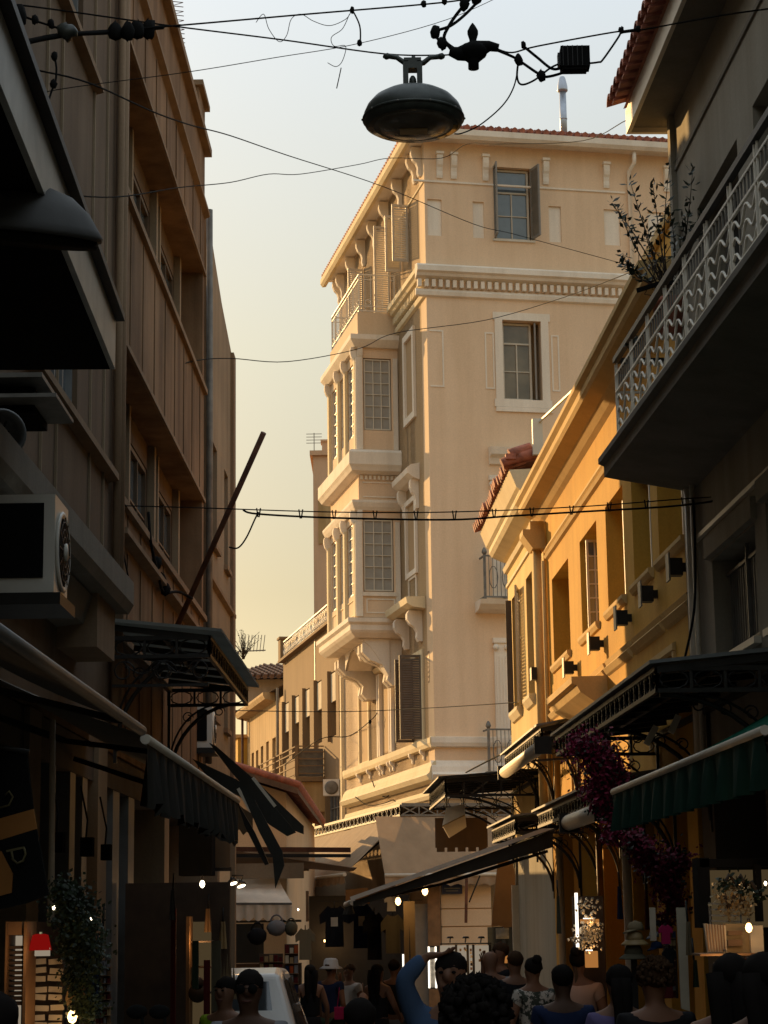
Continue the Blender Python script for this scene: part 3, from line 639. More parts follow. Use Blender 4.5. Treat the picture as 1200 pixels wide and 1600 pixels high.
u = a; k = 0
while u < b:
    r_.bar((u, -.05, 10.28), (u, -.05, 10.84), .03 if k % 5 == 0 else .014)
    if k % 1 == 0: r_.tube([(u + .13 + .1 * math.cos(q), -.05, 10.57 + .17 * math.sin(q)) for q in [i * math.pi / 4 for i in range(9)]], .012, n=3)
    u += .26; k += 1
r_.build('roof_railing', 'pale_paint', BB)
MB(CL).box(14.4, 22.1, -.12, .75, 5.85, 5.98).build('balcony_slab', 'brown_house_wall', BB); MB(CL).box(14.5, 22.1, -.12, .5, 5.0, 5.84).build('balcony_panel', 'far_yellow', BB)
r_ = MB(CL)
for z in (6.08, 6.3, 6.5, 6.7, 6.86): r_.bar((14.5, .7, z), (22.1, .7, z), .035); r_.bar((14.5, -.1, z), (14.5, .7, z), .035)
for u in (14.5, 18.4, 22.05): r_.bar((u, .7, 5.98), (u, .7, 6.88), .09)
r_.build('balcony_railing', 'brown_house_wall', BB)
MB(CL).box(14.6, 14.66, -.1, .66, 6.0, 6.8).build('balcony_side_panel', 'iron_grey', BB)
for a, b, z0_, z1_, _ in hb[6:]: window(CL, a + .02, b - .02, z0_, z1_, -.3, BB, 4, 2, mat='iron_grey', glass='glass')
YY = empty('yellow_house', CL.P(27, 0, 0), 'low sunlit yellow house with a row of slit windows at the end of the street', 'building')
oy = [(24.3, 25.1, 8.0), (25.9, 26.5, 8.0), (27.2, 27.8, 7.95), (28.4, 29.0, 7.9), (29.5, 30.1, 7.9)]
facade(CL, 22.15, 31.2, 4, 9.2, [(a, b, 6.3, t, .2) for a, b, t in oy] + [(22.7, 23.4, 6.3, 7.3, .2)], name='street_wall', mat='far_yellow', parent=YY, d=-.2)
for a, b, t in oy + [(22.7, 23.4, 7.3)]: window(CL, a, b, 6.3, t, -.38, YY, 1, 2, mat='shutter_brown')
MB(CL).box(22.15, 31.2, -6, -.74, -1, 9.15).build('building_core', 'far_yellow', YY)
MB(CL).ext([(-.2, 9.2), (.15, 9.28), (.22, 9.42), (.22, 9.5), (-.2, 9.5)], 24.4, 31.5).build('eaves_cornice', 'far_yellow', YY)
m = MB(CL); m.face([(22.2, -.1, 9.5), (31.6, .3, 9.52), (31.6, -3, 10.4), (22.2, -3, 10.4)]); m.face([(31.6, .3, 9.52), (32, .3, 9.5), (31.6, -3, 10.4)]); m.build('roof', 'brown_tile', YY, fix=False)
MB(CL).tube([(31.1, .0, 4.5), (31.1, 0, 9.3)], .05, n=8).build('drainpipe', 'rust', YY)
Y2 = empty('distant_house', CL.P(33, 0, 0), 'sliver of bright ochre house beyond the low yellow one', 'building')
MB(CL).box(31.6, 36, -5, .1, -1, 8.6).build('wall', 'ochre_wall', Y2); MB(CL).box(31.5, 36.1, -5, .2, 8.6, 8.72).build('cornice', 'ochre_trim', Y2)
# tiled hip roof behind
HR = empty('hip_roof_house', at(415, 1060, 84), 'pale distant house under a dark brown hipped tile roof in the gap', 'building')
a = at(385, 1062, 84); b = at(470, 1062, 84); t = at(412, 1028, 84)
MB().box(a.x, b.x, 84, 92, -1, a.z).build('wall', 'grey_wall', HR)
m = MB(); A = [(a.x - .6, 83.4, a.z), (b.x + 2, 83.4, a.z), (b.x + 2, 92.6, a.z), (a.x - .6, 92.6, a.z)]; T = [(t.x, 87, t.z + .1), (b.x, 87, t.z)]
m.face([A[0], A[1], T[1], T[0]]); m.face([A[0], T[0], A[3]]); m.face([A[2], A[3], T[0], T[1]]); m.face([A[1], A[2], T[1]]); m.build('roof', 'brown_tile', HR, fix=False)
m = MB(); 
for r in range(9):
    f = r / 9; z = a.z + .04 + (t.z - a.z) * f; y = 83.4 + 3.6 * f; x = a.x - .6 + (t.x - a.x + .6) * f
    while x < b.x + 1: m.tube([(x, y - .05, z), (x, y + .4, z + (t.z - a.z) / 9 + .02)], .11, n=5); x += .28
m.build('roof_tile', 'brown_tile', HR, kind='stuff')
# tall flat-sided block behind
TS = empty('orange_block', CL.P(20, -3, 0), 'tall plain orange block rising behind the corner house', 'building')
a = at(489, 712, 76); b = at(562, 712, 76)
MB().box(a.x, b.x, 76, 84, -1, a.z).build('wall', 'orange_slab', TS); MB().box(a.x - .12, b.x, 75.88, 84.1, a.z, a.z + .18).build('coping', 'orange_slab', TS)
a2 = at(503, 700, 77); MB().box(a2.x, a2.x + .6, 77, 77.6, a.z + .18, a2.z + .25).build('chimney_stack', 'orange_slab', TS); MB().box(a2.x - .05, a2.x + .65, 76.95, 77.65, a2.z + .25, a2.z + .33).build('chimney_cap', 'orange_slab', TS)
m = MB(); m.bar((a2.x - .3, 77, a.z + .1), (a2.x - .3, 77, a2.z + .6), .03)
for k in range(4): m.bar((a2.x - .6, 77, a2.z + .2 + k * .12), (a2.x, 77, a2.z + .2 + k * .12), .02)
m.build('antenna', 'iron_grey', label='small aerial on the roof of the tall orange block', cat='aerial')
# streaked grey stain panel on that block
MB().box(at(497, 760, 76).x, at(528, 760, 76).x, 75.96, 76, at(497, 850, 76).z, at(497, 765, 76).z).build('render_panel', 'far_yellow', TS)

# ================================================================== right side: ochre house
O = empty('ochre_house', FR.P(24, 0, 0), 'sunlit ochre two-storey house with a parapet, panels and black lamp boxes', 'building')
ow = [(27.0, 28.8, 0), (24.35, 25.85, 1), (22.3, 23.6, 0), (20.55, 21.7, 0), (18.75, 20.15, 0)]
facade(FR, 18.55, 29.35, 3.2, 8.5, [(a, b, 5.42, 6.65, .46) for a, b, _ in ow] + [(19.55, 20.95, 3.55, 4.48, .05), (22.35, 24.15, 3.55, 4.52, .05), (24.9, 26.8, 3.55, 4.4, .05), (27.2, 28.9, 3.55, 4.4, .05)], name='street_wall', mat='ochre_wall', parent=O, depth=.34)
MB(FR).box(18.55, 29.35, -7, -.7, -1, 8.45).build('building_core', 'ochre_wall', O)
for a, b in ((19.55, 20.95), (22.35, 24.15), (24.9, 26.8), (27.2, 28.9)): 
    MB(FR).box(a, b, -.06, -.04, 3.55, 4.52).build('panel', 'ochre_wall', O)
    m = MB(FR); m.ext([(0, 4.42), (.035, 4.44), (.035, 4.5), (0, 4.52)], a - .08, b + .08); m.box(a - .08, a, 0, .03, 3.55, 4.42); m.box(b, b + .08, 0, .03, 3.55, 4.42); m.build('panel_moulding', 'ochre_trim', O)
for a, b, s in ow:
    window(FR, a + .02, b - .02, 5.43, 6.64, -.42, O, 2, 3 if not s else 3, mat='pale_paint', glass='glass', th=.07)
    MB(FR).ext([(0, 5.31), (.03, 5.32), (.06, 5.37), (.06, 5.41), (0, 5.415)], a - .05, b + .05).build('sill', 'ochre_trim', O)
    if s:
        w = window(FR, 0, 1, 0, 1, 0, O, 1, 1) if False else None
# open casement, white lattice, standing out of the second window
cs = FR.sub(25.32, -.22, 'near'); w = MB(cs); w2 = []
window(cs, .0, .22, 5.46, 6.58, 0, O, 2, 6, fw=.03, bw=.02, mat='pale_paint', glass='glass_sky', th=.035, kind='open_casement')
for u in (27.0, 22.3, 20.55, 18.75):
    c2 = FR.sub(u + .55, -.24, 'near'); window(c2, 0, .16, 5.46, 6.58, 0, O, 1, 2, fw=.04, mat='pale_paint', glass='glass', th=.035, kind='open_casement')
MB(FR).ext([(0, 7.00), (.04, 7.02), (.06, 7.06), (.03, 7.09), (.06, 7.12), (.05, 7.16), (0, 7.18)], 18.55, 29.2).build('string_course', 'ochre_trim', O)
MB(FR).ext([(0, 7.62), (.06, 7.66), (.14, 7.74), (.30, 7.80), (.33, 7.84), (.33, 7.92), (.38, 7.96), (.38, 8.02), (.1, 8.04), (0, 8.05)], 18.55, 29.9).build('cornice', 'ochre_trim', O)
MB(FR).box(18.55, 29.4, -.3, .05, 8.5, 8.60).build('coping', 'ochre_trim', O)
k = 0
for a, b in ((18.6, 19.85), (20.0, 21.8), (22.0, 23.75), (23.9, 26.3), (26.5, 29.2)): MB(FR).ext([(0, 4.68), (.03, 4.7), (.07, 4.76), (.03, 4.80), (.05, 4.85), (0, 4.87)], a, b).build('string_course', 'ochre_trim', O)
MB(FR).ext([(0, 4.36), (.1, 4.37), (.32, 4.52), (.36, 4.60), (.42, 4.62), (.42, 4.70), (0, 4.71)], 23.9, 26.35).build('balcony_ledge', 'ochre_trim', O)
for i, u in enumerate((26.45, 24.1, 22.0, 20.35, 18.75)):
    t = empty('wall_light', FR.P(u, .1, 5.0), ['black box wall light farthest from us of the five on the ochre wall', 'black box wall light above the projecting ledge, second farthest on the ochre wall', 'black box wall light in the middle of the row on the ochre wall', 'black box wall light near the shaded end of the ochre wall', 'black box wall light nearest us, under the balcony slab on the ochre wall'][i], 'wall light', 'box lights between the ochre house windows')
    MB(FR).box(u - .06, u + .06, .05, .17, 5.03, 5.19).build('lamp_body', 'iron', t); MB(FR).box(u - .03, u + .03, .0, .05, 5.07, 5.15).build('arm', 'iron', t); MB(FR).box(u - .08, u + .08, .17, .185, 4.98, 5.24).build('cover_plate', 'iron_grey', t)
# hopper and downpipe
m = MB(FR); m.tube([(29.5, .12, 3.2), (29.5, .12, 7.25)], .065, n=10); m.tube([(29.25, .06, 3.4), (29.25, .06, 7.0)], .03, n=6)
m.build('downpipe', 'ochre_trim', O); m = MB(FR); m.ext([(.02, 7.2), (.2, 7.2), (.34, 7.4), (.34, 7.48), (.02, 7.48)], 29.3, 29.75); m.box(29.4, 29.6, .02, .22, 7.48, 7.62); m.build('rainwater_hopper', 'ochre_trim', O)
MB(FR).box(29.4, 29.6, .18, .26, 5.3, 5.48).build('meter_box', 'iron', O)
# ground floor piers of the ochre house
for a, b in ((18.6, 19.1), (20.3, 20.9), (22.4, 23.0), (24.5, 25.1), (26.6, 27.2), (28.6, 29.3)): MB(FR).box(a, b, -.5, .03, -1, 3.2).build('pier', 'ochre_wall', O)
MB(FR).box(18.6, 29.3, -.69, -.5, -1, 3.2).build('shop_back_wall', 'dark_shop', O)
# far ochre house with the tiled eave
P2 = empty('tiled_ochre_house', FR.P(32, 0, 0), 'narrow yellow house with a moulded cornice and red tile edge past the downpipe', 'building')
facade(FR, 29.7, 34.92, 3.2, 8.0, [(33.1, 34.3, 5.3, 7.22, .16), (31.25, 32.1, 5.3, 7.2, .16), (30.1, 30.35, 5.3, 7.2, .06)], name='street_wall', mat='yellow_wall', parent=P2, depth=.2)
MB(FR).box(29.7, 34.92, -7, -.52, -1, 8.3).build('building_core', 'yellow_wall', P2); MB(FR).box(29.7, 34.92, -.5, -.02, -1, 3.2).build('ground_floor_wall', 'grey_wall', P2)
for a, b in ((33.1, 34.3), (31.25, 32.1)):
    window(FR, a, b, 5.31, 7.2, -.15, P2, 2, 3, mat='shutter_brown'); MB(FR).ext([(0, 5.12), (.04, 5.14), (.1, 5.24), (.1, 5.295), (0, 5.3)], a - .05, b + .05).build('sill', 'yellow_trim', P2)
shutter(FR, 34.3, 5.31, 7.2, .01, .10, 'shutter_brown', P2, ang=86, hinge=1); shutter(FR, 33.1, 5.31, 7.2, .01, .5, 'window_paint', P2, ang=10, hinge=-1)
MB(FR).ext([(0, 7.5), (.03, 7.51), (.03, 7.56), (0, 7.57)], 29.7, 34.95).build('string_course', 'yellow_trim', P2)
MB(FR).ext([(0, 7.75), (.05, 7.77), (.08, 7.84), (.05, 7.88), (0, 7.9)], 29.7, 34.95).build('string_course', 'yellow_trim', P2)
MB(FR).ext([(0, 7.96), (.08, 7.98), (.25, 8.06), (.30, 8.12), (.30, 8.2), (.35, 8.24), (.38, 8.32), (.42, 8.42), (.45, 8.5), (0, 8.52)], 29.9, 35.0).build('eaves_cornice', 'yellow_trim', P2)
tlm = MB(FR); u = 30.0; rdt = random.Random(4)
while u < 35.05:
    j = rdt.uniform(-.03, .03); tlm.tube([(u, .53 + j, 8.58 + j * .3), (u, .2, 8.67)], [.075, .06], n=8); tlm.tube([(u, .36, 8.70), (u, .1, 8.78)], [.07, .06], n=8); u += .21
tlm.build('roof_tile', 'tile', P2, kind='stuff'); m = MB(FR); m.face([(29.9, .5, 8.54), (35.1, .5, 8.54), (35.1, -3, 9.5), (29.9, -3, 9.5)]); m.build('roof', 'tile', P2, fix=False)
m = MB(FR); m.tube([(29.98, .55, 8.6), (29.98, .25, 8.72), (29.98, -.2, 8.80)], [.09, .11, .12], n=8); m.tube([(29.98, .42, 8.72), (29.98, .1, 8.86)], [.12, .08], n=8); m.box(29.86, 30.02, .35, .5, 8.66, 8.74); m.build('ridge_tile', 'tile', P2)
m = MB(FR); m.box(29.75, 29.85, -.05, .1, 8.7, 9.25); m.bar((29.8, 0, 9.2), (27.8, -.5, 9.4), .03); m.build('roof_vent', 'pale_paint', P2)
# ================================================================== right near: grey-white house with balcony
W = empty('grey_house', FR.P(14, 0, 0), 'pale grey rendered house with tiled eaves at the right edge, over the balcony', 'building')
facade(FR, 4, 18.5, 3.2, 9.5, [(15.85, 17.55, 6.05, 8.17, .3), (13.4, 15.25, 6.05, 8.2, .3), (15.9, 17.6, 4.08, 4.97, .3), (13.6, 15.5, 4.08, 5.05, .3), (9, 12, 4.08, 5.05, .3), (9, 12, 6.05, 8.17, .3)], name='street_wall', mat='grey_wall', parent=W, depth=.3)
MB(FR).box(-45, 18.5, -7, -.7, -1, 9.4).build('building_core', 'grey_wall', W); MB(FR).box(18.42, 18.54, -.5, .05, 3.2, 9.42).build('corner_strip', 'grey_wall', W)
MB(FR).box(4, 18.5, 0, .02, 8.86, 8.90).build('string_course', 'concrete', W); MB(FR).ext([(0, 5.24), (.03, 5.25), (.03, 5.29), (0, 5.3)], 4, 18.2).build('string_course', 'pale_paint', W)
MB(FR).box(4, 18.75, -1, .36, 9.43, 9.50).build('soffit', 'concrete', W); MB(FR).box(4, 18.8, .36, .40, 9.38, 9.62).build('fascia', 'pale_paint', W); MB(FR).box(18.75, 18.8, -1, .36, 9.38, 9.62).build('fascia', 'pale_paint', W)
m = MB(FR); m.face([(4, .42, 9.64), (18.8, .42, 9.64), (18.8, -3, 10.8), (4, -3, 10.8)]); m.build('roof', 'tile', W, fix=False)
tm = None; u = 18.72; k = 0
while u > 10.5:
    if tm is None:
        mm = MB(FR); N = 7
        for q in range(2):
            pass
        for d0_, d1_, z0_, z1_, r0, r1 in ((.58, .12, 9.66, 9.80, .10, .085),):
            ring = lambda d, z, r: [(u + r * math.cos(a), d, z + r * math.sin(a) * .95) for a in [math.pi * i / 8 for i in range(9)]]
            A = ring(d0_, z0_, r0); Bq = ring(d1_, z1_, r1); A2 = ring(d0_, z0_, r0 - .022); B2 = ring(d1_, z1_, r1 - .022)
            for i in range(8): mm.face([A[i], A[i + 1], Bq[i + 1], Bq[i]], True); mm.face([A2[i], B2[i], B2[i + 1], A2[i + 1]], True); mm.face([A[i], A2[i], A2[i + 1], A[i + 1]])
            mm.face([A[0], Bq[0], B2[0], A2[0]]); mm.face([A[8], A2[8], B2[8], Bq[8]])
        tm = mm.build('roof_tile', 'tile', W, fix=False); u0_ = u
    else:
        c = tm.copy(); col.objects.link(c); c.location = tm.location + (FR.P(u, 0, 0) - FR.P(u0_, 0, 0))
    u -= .205; k += 1
m = MB(FR); u = 18.62
while u > 10.4:
    for z in (9.62,): m.ext([(.55, z), (.1, z + .12), (.1, z + .15), (.55, z + .03)], u - .07, u + .05)
    u -= .205
m.build('pan_tile', 'tile', W, kind='stuff')
for a, b, z0_, z1_ in ((15.85, 17.55, 6.05, 8.17), (13.4, 15.25, 6.05, 8.2), (9, 12, 6.05, 8.17)):
    window(FR, a + .02, b - .02, z0_, z1_ - .02, -.28, W, 3, 1, mat='shutter_grey', glass='glass'); 
for a, b, z0_, z1_ in ((15.9, 17.6, 4.08, 4.97), (13.6, 15.5, 4.08, 5.05)):
    window(FR, a + .02, b - .02, z0_ + .01, z1_ - .02, -.27, W, 2, 1, mat='iron_grey', glass='glass')
    m = MB(FR); n = int((b - a) / .085)
    for k in range(1, n): m.bar((a + (b - a) * k / n, -.14, z0_ + .08), (a + (b - a) * k / n, -.14, z1_ - .12), .018)
    for z in (z0_ + .09, z1_ - .13): m.bar((a, -.13, z), (b, -.13, z), .025)
    m.bar(((a + b) / 2, -.12, z0_), ((a + b) / 2, -.12, z1_), .03); m.build('window_bars', 'iron_grey', W)
    MB(FR).box(a - .05, b + .05, -.1, .06, z0_ - .06, z0_ - .005).build('sill', 'pale_paint', W); m = MB(FR).ext([(0, z1_ + .02), (.05, z1_ + .03), (.05, z1_ + .2), (0, z1_ + .21)], a - .1, b + .1).build('lintel', 'grey_wall', W)
for u, r in ((18.3, .04), (18.12, .025)): MB(FR).tube([(u, .05, 3.3), (u - .02, .05, 5.9)], r, n=7).build('drainpipe', 'pale_paint', W)
MB(FR).tube([(18.3, .06, 6.1), (18.3, .06, 8.3)], .05, n=8).build('drainpipe', 'grey_wall', W)
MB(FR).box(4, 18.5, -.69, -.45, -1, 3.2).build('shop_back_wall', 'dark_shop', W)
for a, b in ((17.9, 18.45), (15.6, 15.9), (13.0, 13.4), (10.5, 10.9)): MB(FR).box(a, b, -.45, .02, -1, 3.2).build('pier', 'dark_shop', W)
# balcony slab and railing (parts of the grey house)
WB = Fr(*FR.P(18.0, 0, 0).xy, -3.4, 1)
sl = MB(WB); sl.ext([(0, 5.74), (.70, 5.86), (.80, 5.88), (.80, 5.98), (.85, 6.0), (.85, 6.05), (0, 6.06)], -9, .35); sl.build('balcony_slab', 'concrete', W)
rz0, rz1 = 6.12, 6.92; D = .80
def seg(m, a, b, w): m.bar(a, b, w)
rk = MB(WB); rp = MB(WB)
for z, w in ((rz1 + .04, .05), (rz1 - .10, .02), (rz1 - .26, .02), (rz0 + .16, .02), (rz0, .02)):
    (rk if w > .04 else rp).bar((.28, D - .13, z), (-9, D - .13, z), w); (rk if w > .04 else rp).bar((.28, 0, z), (.28, D - .13, z), w)
rk.build('handrail', 'iron', W)
posts = [.28 - .78 * k for k in range(12)]
for u in posts: rp.bar((u, D - .13, 6.05), (u, D - .13, rz1), .018); rp.bar((u - .07, D - .13, rz0), (u - .07, D - .13, rz1), .014)
rp.build('railing_frame', 'rail_white', W)
vb = MB(WB)
for a, b in zip(posts, posts[1:]):
    n = 7
    for k in range(1, n):
        u = a - .07 + (b - a + .07) * k / n; vb.bar((u, D - .13, rz1 - .24), (u, D - .13, rz1 - .1), .014); vb.bar((u, D - .13, rz0), (u, D - .13, rz0 + .16), .014)
vb.build('baluster', 'iron_grey', W, kind='stuff')
for a, b in zip(posts, posts[1:]):
    for r in range(3):
        m = MB(WB); zc = rz0 + .205 + r * .115
        m.tube([(a - .08 + (b - a + .09) * k / 24, D - .13, zc + .048 * math.sin(k / 24 * 2 * math.pi * 2 + .5) + .03 * (k / 24)) for k in range(25)], .011, n=5); m.build('wave_bar', 'rail_white', W)
# ================================================================== canopies, awnings
def lattice(m, F, a, b, z0, z1, n, w=.02, mode='x'):
    m.bar((a[0], a[1], z0), (b[0], b[1], z0), w * 1.6); m.bar((a[0], a[1], z1), (b[0], b[1], z1), w * 1.8)
    for k in range(n):
        t0, t1 = k / n, (k + 1) / n; p = (a[0] + (b[0] - a[0]) * t0, a[1] + (b[1] - a[1]) * t0); q = (a[0] + (b[0] - a[0]) * t1, a[1] + (b[1] - a[1]) * t1)
        m.bar((*p, z0), (*p, z1), w * 1.2)
        if mode == 'x': m.bar((*p, z0), (*q, z1), w); m.bar((*p, z1), (*q, z0), w)
        else:
            c = ((p[0] + q[0]) / 2, (p[1] + q[1]) / 2); h = (z1 - z0) / 2; e = ((q[0] - p[0]) * .42, (q[1] - p[1]) * .42)
            m.tube([(c[0] + e[0] * math.cos(t), c[1] + e[1] * math.cos(t), z0 + h + h * .85 * math.sin(t)) for t in [i * math.pi / 5 for i in range(11)]], w * .45, n=4)
    m.bar((b[0], b[1], z0), (b[0], b[1], z1), w * 1.2)
def canopy(F, u0, u1, d0, d1, z, label, h=.17, mode='o', brackets=(), rafters=5, roofmat='shop_grey', over=.08, rise=.12, scroll=False, group=None, br=.8):
    t = empty('canopy', F.P(u0, (d0 + d1) / 2, z), label, 'canopy', group)
    m = MB(F); m.ext([(d0, z + rise), (d1 + over, z + .02), (d1 + over, z + .045), (d0, z + rise + .03)], u0 - over, u1 + over); m.build('roof_sheet', roofmat, t)
    n = rafters; pr = None
    for k in range(n + 1):
        u = u0 + (u1 - u0) * k / n; MB(F).bar((u, d0, z + rise - .035), (u, d1, z - .02), .045, .05).build('rafter', 'iron', t)
    m = MB(F); m.bar((u0, d0 + .02, z - .01), (u1, d0 + .02, z - .01), .05); m.bar((u0, (d0 + d1) / 2, z + .03), (u1, (d0 + d1) / 2, z + .03), .04); m.build('purlin', 'iron', t)
    m = MB(F); lattice(m, F, (u0, d1), (u1, d1), z - h, z - .01, max(4, int((u1 - u0) / .24)), mode=mode); m.build('fascia_lattice', 'iron', t)
    for u in (u0, u1):
        m = MB(F); lattice(m, F, (u, d0), (u, d1), z - h, z - .01, max(3, int((d1 - d0) / .24)), mode=mode); m.build('end_lattice', 'iron', t)
    for u in brackets:
        m = MB(F); m.tube([(u, d0 + .03 + (d1 - d0 - .1) * (1 - math.cos(q)), z - h - br * (1 - math.sin(q))) for q in [i * math.pi / 20 for i in range(11)]], .02, n=6)
        m.tube([(u, d0 + .03 + .75 * (d1 - d0 - .1) * (1 - math.cos(q)), z - h - br * .8 * (1 - math.sin(q))) for q in [i * math.pi / 20 for i in range(11)]], .011, n=5)
        for s_ in (.25, .5, .75): c = (u, d0 + (d1 - d0) * s_ * .8 + .05, z - h - .12 * (1.4 - s_)); m.tube([(c[0], c[1] + .06 * math.cos(q) * (1 - q / 14), c[2] + .06 * math.sin(q) * (1 - q / 14)) for q in [i * .6 for i in range(14)]], .008, n=4)
        m.bar((u, d0 + .02, z - h - br - .1), (u, d0 + .02, z), .03); m.build('bracket', 'iron', t)
    if scroll:
        m = MB(F); k = 0; L = d1 - d0
        for c0, c1, s_ in ((.12, .5, 1), (.55, .9, -1)):
            a = d0 + L * c0; b = d0 + L * c1
            for e, sg in ((a, 1), (b, -1)): m.tube([(u0 - .02, e + sg * .10 * math.cos(q) * (1 - q / 13), z - .30 + .10 * math.sin(q) * (1 - q / 13)) for q in [i * .5 for i in range(16)]], .009, n=4)
            m.tube([(u0 - .02, a + (b - a) * i / 10, z - .22 - .1 * math.sin(math.pi * i / 10)) for i in range(11)], .009, n=4)
        m.bar((u0, d0, z - .42), (u0, d1, z - .42), .025); m.build('scrollwork', 'iron', t)
    return t
canopy(FL, 17.5, 21.6, .05, .88, 4.36, 'black iron and glass canopy with scrollwork on the left brown block', brackets=(17.6, 21.5), rafters=6, scroll=True, roofmat='canopy_glass', over=.12)
canopy(FR, 14.9, 20.8, .0, 1.0, 3.72, 'largest black iron canopy with lattice fascia on the right, above the magenta flowers', brackets=(15.2, 18, 20.6), rafters=9, over=.06)
canopy(FR, 26.3, 31.0, .0, .5, 4.32, 'small iron canopy with a sunlit lattice fascia above the rolled white awning', brackets=(26.5, 29, 30.8), rafters=5, h=.2)
canopy(FR, 31.2, 35.0, .0, 1.40, 4.0, 'wide black metal canopy in front of the cream corner house', brackets=(31.4, 34.8), rafters=6, h=.24, roofmat='iron', over=.12, br=.9)
canopy(FR, 19.4, 25.2, .0, .7, 3.18, 'low iron canopy with a railing fascia and arched brackets below the ochre ledge', brackets=(19.8, 21.6, 23.2, 24.9), rafters=6, h=.16, br=.75)
canopy(FR, 26.4, 29.6, .0, .85, 3.18, 'short iron canopy end seen behind the edge of the long black awning', brackets=(26.6, 29.4), rafters=4, h=.18, br=.7)
# canopy fringe of the corner house runs round the corner
t = empty('canopy', CL.P(0, 1, 4.1), 'iron lattice canopy wrapping the shop fronts of the cream corner house', 'canopy')
m = MB(CL); lattice(m, CL, (-1.0, 1.0), (11.4, 1.0), 4.10, 4.31, 26, mode='o', w=.025); m.build('fascia_lattice', 'iron_grey', t)
m = MB(CF); lattice(m, CF, (-1.0, 1.0), (3.4, 1.0), 4.10, 4.31, 11, mode='x', w=.025); m.build('fascia_lattice', 'iron_grey', t)
MB(CL).box(-1.0, 11.4, 0, .98, 4.32, 4.36).build('roof_sheet', 'iron_grey', t); MB(CF).box(0.0, 3.4, 0, .98, 4.32, 4.36).build('roof_sheet', 'iron_grey', t)

def awning(F, u0, u1, d0, z0, d1, z1, mat, label, val=.22, scal=.25, bar='pale_paint', sag=.04, group=None, arms=True, ragged=0, barr=.04, seed=1, under=None):
    t = empty('awning', F.P((u0 + u1) / 2, d1, z1), label, 'awning', group); rd = random.Random(seed)
    m = MB(F); NU, ND = max(6, int((u1 - u0) / .25)), 8
    g = [[m.pt((u0 + (u1 - u0) * i / NU, d0 + (d1 - d0) * j / ND, z0 + (z1 - z0) * j / ND - sag * math.sin(math.pi * j / ND) - .012 * math.sin(i * 2.1 + seed) * math.sin(math.pi * j / ND))) for j in range(ND + 1)] for i in range(NU + 1)]
    for i in range(NU):
        for j in range(ND): m.f.append([g[i][j], g[i + 1][j], g[i + 1][j + 1], g[i][j + 1]]); m.sm.append(True)
    m.build('fabric', mat, t, fix=False)
    MB(F).tube([(u0, d1, z1 - .02), (u1, d1, z1 - .02)], barr, n=10).build('front_bar', bar, t)
    if val:
        m = MB(F); n = max(8, int((u1 - u0) / .06)); top = []; bot = []
        for i in range(n + 1):
            u = u0 + (u1 - u0) * i / n; w = .02 * math.sin(i * .9 + seed) + .012 * math.sin(i * 2.3)
            dz = val - (scal * val * abs(math.sin(math.pi * (u - u0) / .28)) if scal else 0) + (rd.uniform(-.5, .5) * ragged)
            top.append(m.pt((u, d1 + .01, z1 - .04))); bot.append((m.pt((u, d1 + .01 + w, z1 - .04 - dz * .55)), m.pt((u, d1 + .01 + w * 1.6, z1 - .04 - dz))))
        for i in range(n):
            m.f.append([top[i], top[i + 1], bot[i + 1][0], bot[i][0]]); m.f.append([bot[i][0], bot[i + 1][0], bot[i + 1][1], bot[i][1]]); m.sm += [True, True]
        m.build('valance', under or mat, t, fix=False)
    if arms:
        for s_ in (.12, .88):
            u = u0 + (u1 - u0) * s_; m = MB(F); md = (d0 + d1) / 2; m.bar((u, d0, z0 - .25), (u + .3 * (1 if s_ < .5 else -1), md, (z0 + z1) / 2 - .2), .035); m.bar((u + .3 * (1 if s_ < .5 else -1), md, (z0 + z1) / 2 - .2), (u, d1, z1 - .04), .03); m.build('folding_arm', 'iron', t)
    return t
awning(FL, 4.5, 10.7, 0, 3.55, 1.2, 2.95, 'awning_grey', 'nearest grey awning along the left shops, its bar running off the left edge', val=0, scal=0, bar='shop_grey', barr=.028)
awning(FL, 10.85, 16.6, 0, 3.45, 1.2, 2.92, 'awning_grey', 'grey awning with a bright bar and a long frayed dark valance on the left', val=.33, scal=0, ragged=.06, bar='pale_paint', seed=3, barr=.028, under='awning_black')
awning(FR, 10.2, 15.2, .1, 3.42, 1.3, 2.86, 'awning_green', 'green awning with a pale front bar and dark green valance on the right', val=.27, scal=0, bar='pale_paint', under='awning_darkgreen', seed=5, barr=.026)
bt = awning(FR, 26.0, 29.8, .45, 3.02, 2.95, 2.18, 'awning_black', 'long black awning seen edge-on reaching out over the street with a pale hem', val=.12, scal=0, bar='pale_paint', seed=6, sag=.1)
SK = FR.sub(25.9, 0, 'near'); MB(SK).poly([(.45, 2.80), (.45, 3.0), (2.95, 2.17), (2.95, 2.10)], (-.01, .01)).build('side_cloth', 'awning_black', bt)
MB(FR).bar((25.86, .45, 3.05), (25.86, 2.98, 2.20), .05, .05).build('side_rail', 'white_pvc', bt, label='pale side rail')
awning(CF, -1.55, 2.0, 1.0, 4.08, 1.9, 2.85, 'awning_beige', 'big beige awning facing us in the shade below the cream house', val=.22, bar='window_paint', seed=7, sag=.03)
awning(CF, 2.1, 3.5, 1.0, 4.06, 1.6, 2.95, 'awning_white', 'pale awning between the big beige one and the dark canopy', val=.18, bar='window_paint', seed=8)
awning(CL, -.9, 4.6, 1.0, 4.08, 2.2, 2.9, 'awning_beige', 'sunlit beige awning on the street side of the cream house, nearer one', val=.2, bar='window_paint', seed=9, sag=.03)
awning(CL, 4.7, 10.4, 1.0, 4.06, 1.9, 3.0, 'awning_beige', 'sunlit beige awning farther along the cream house, against the iron lattice', val=.2, bar='window_paint', seed=10, sag=.03)
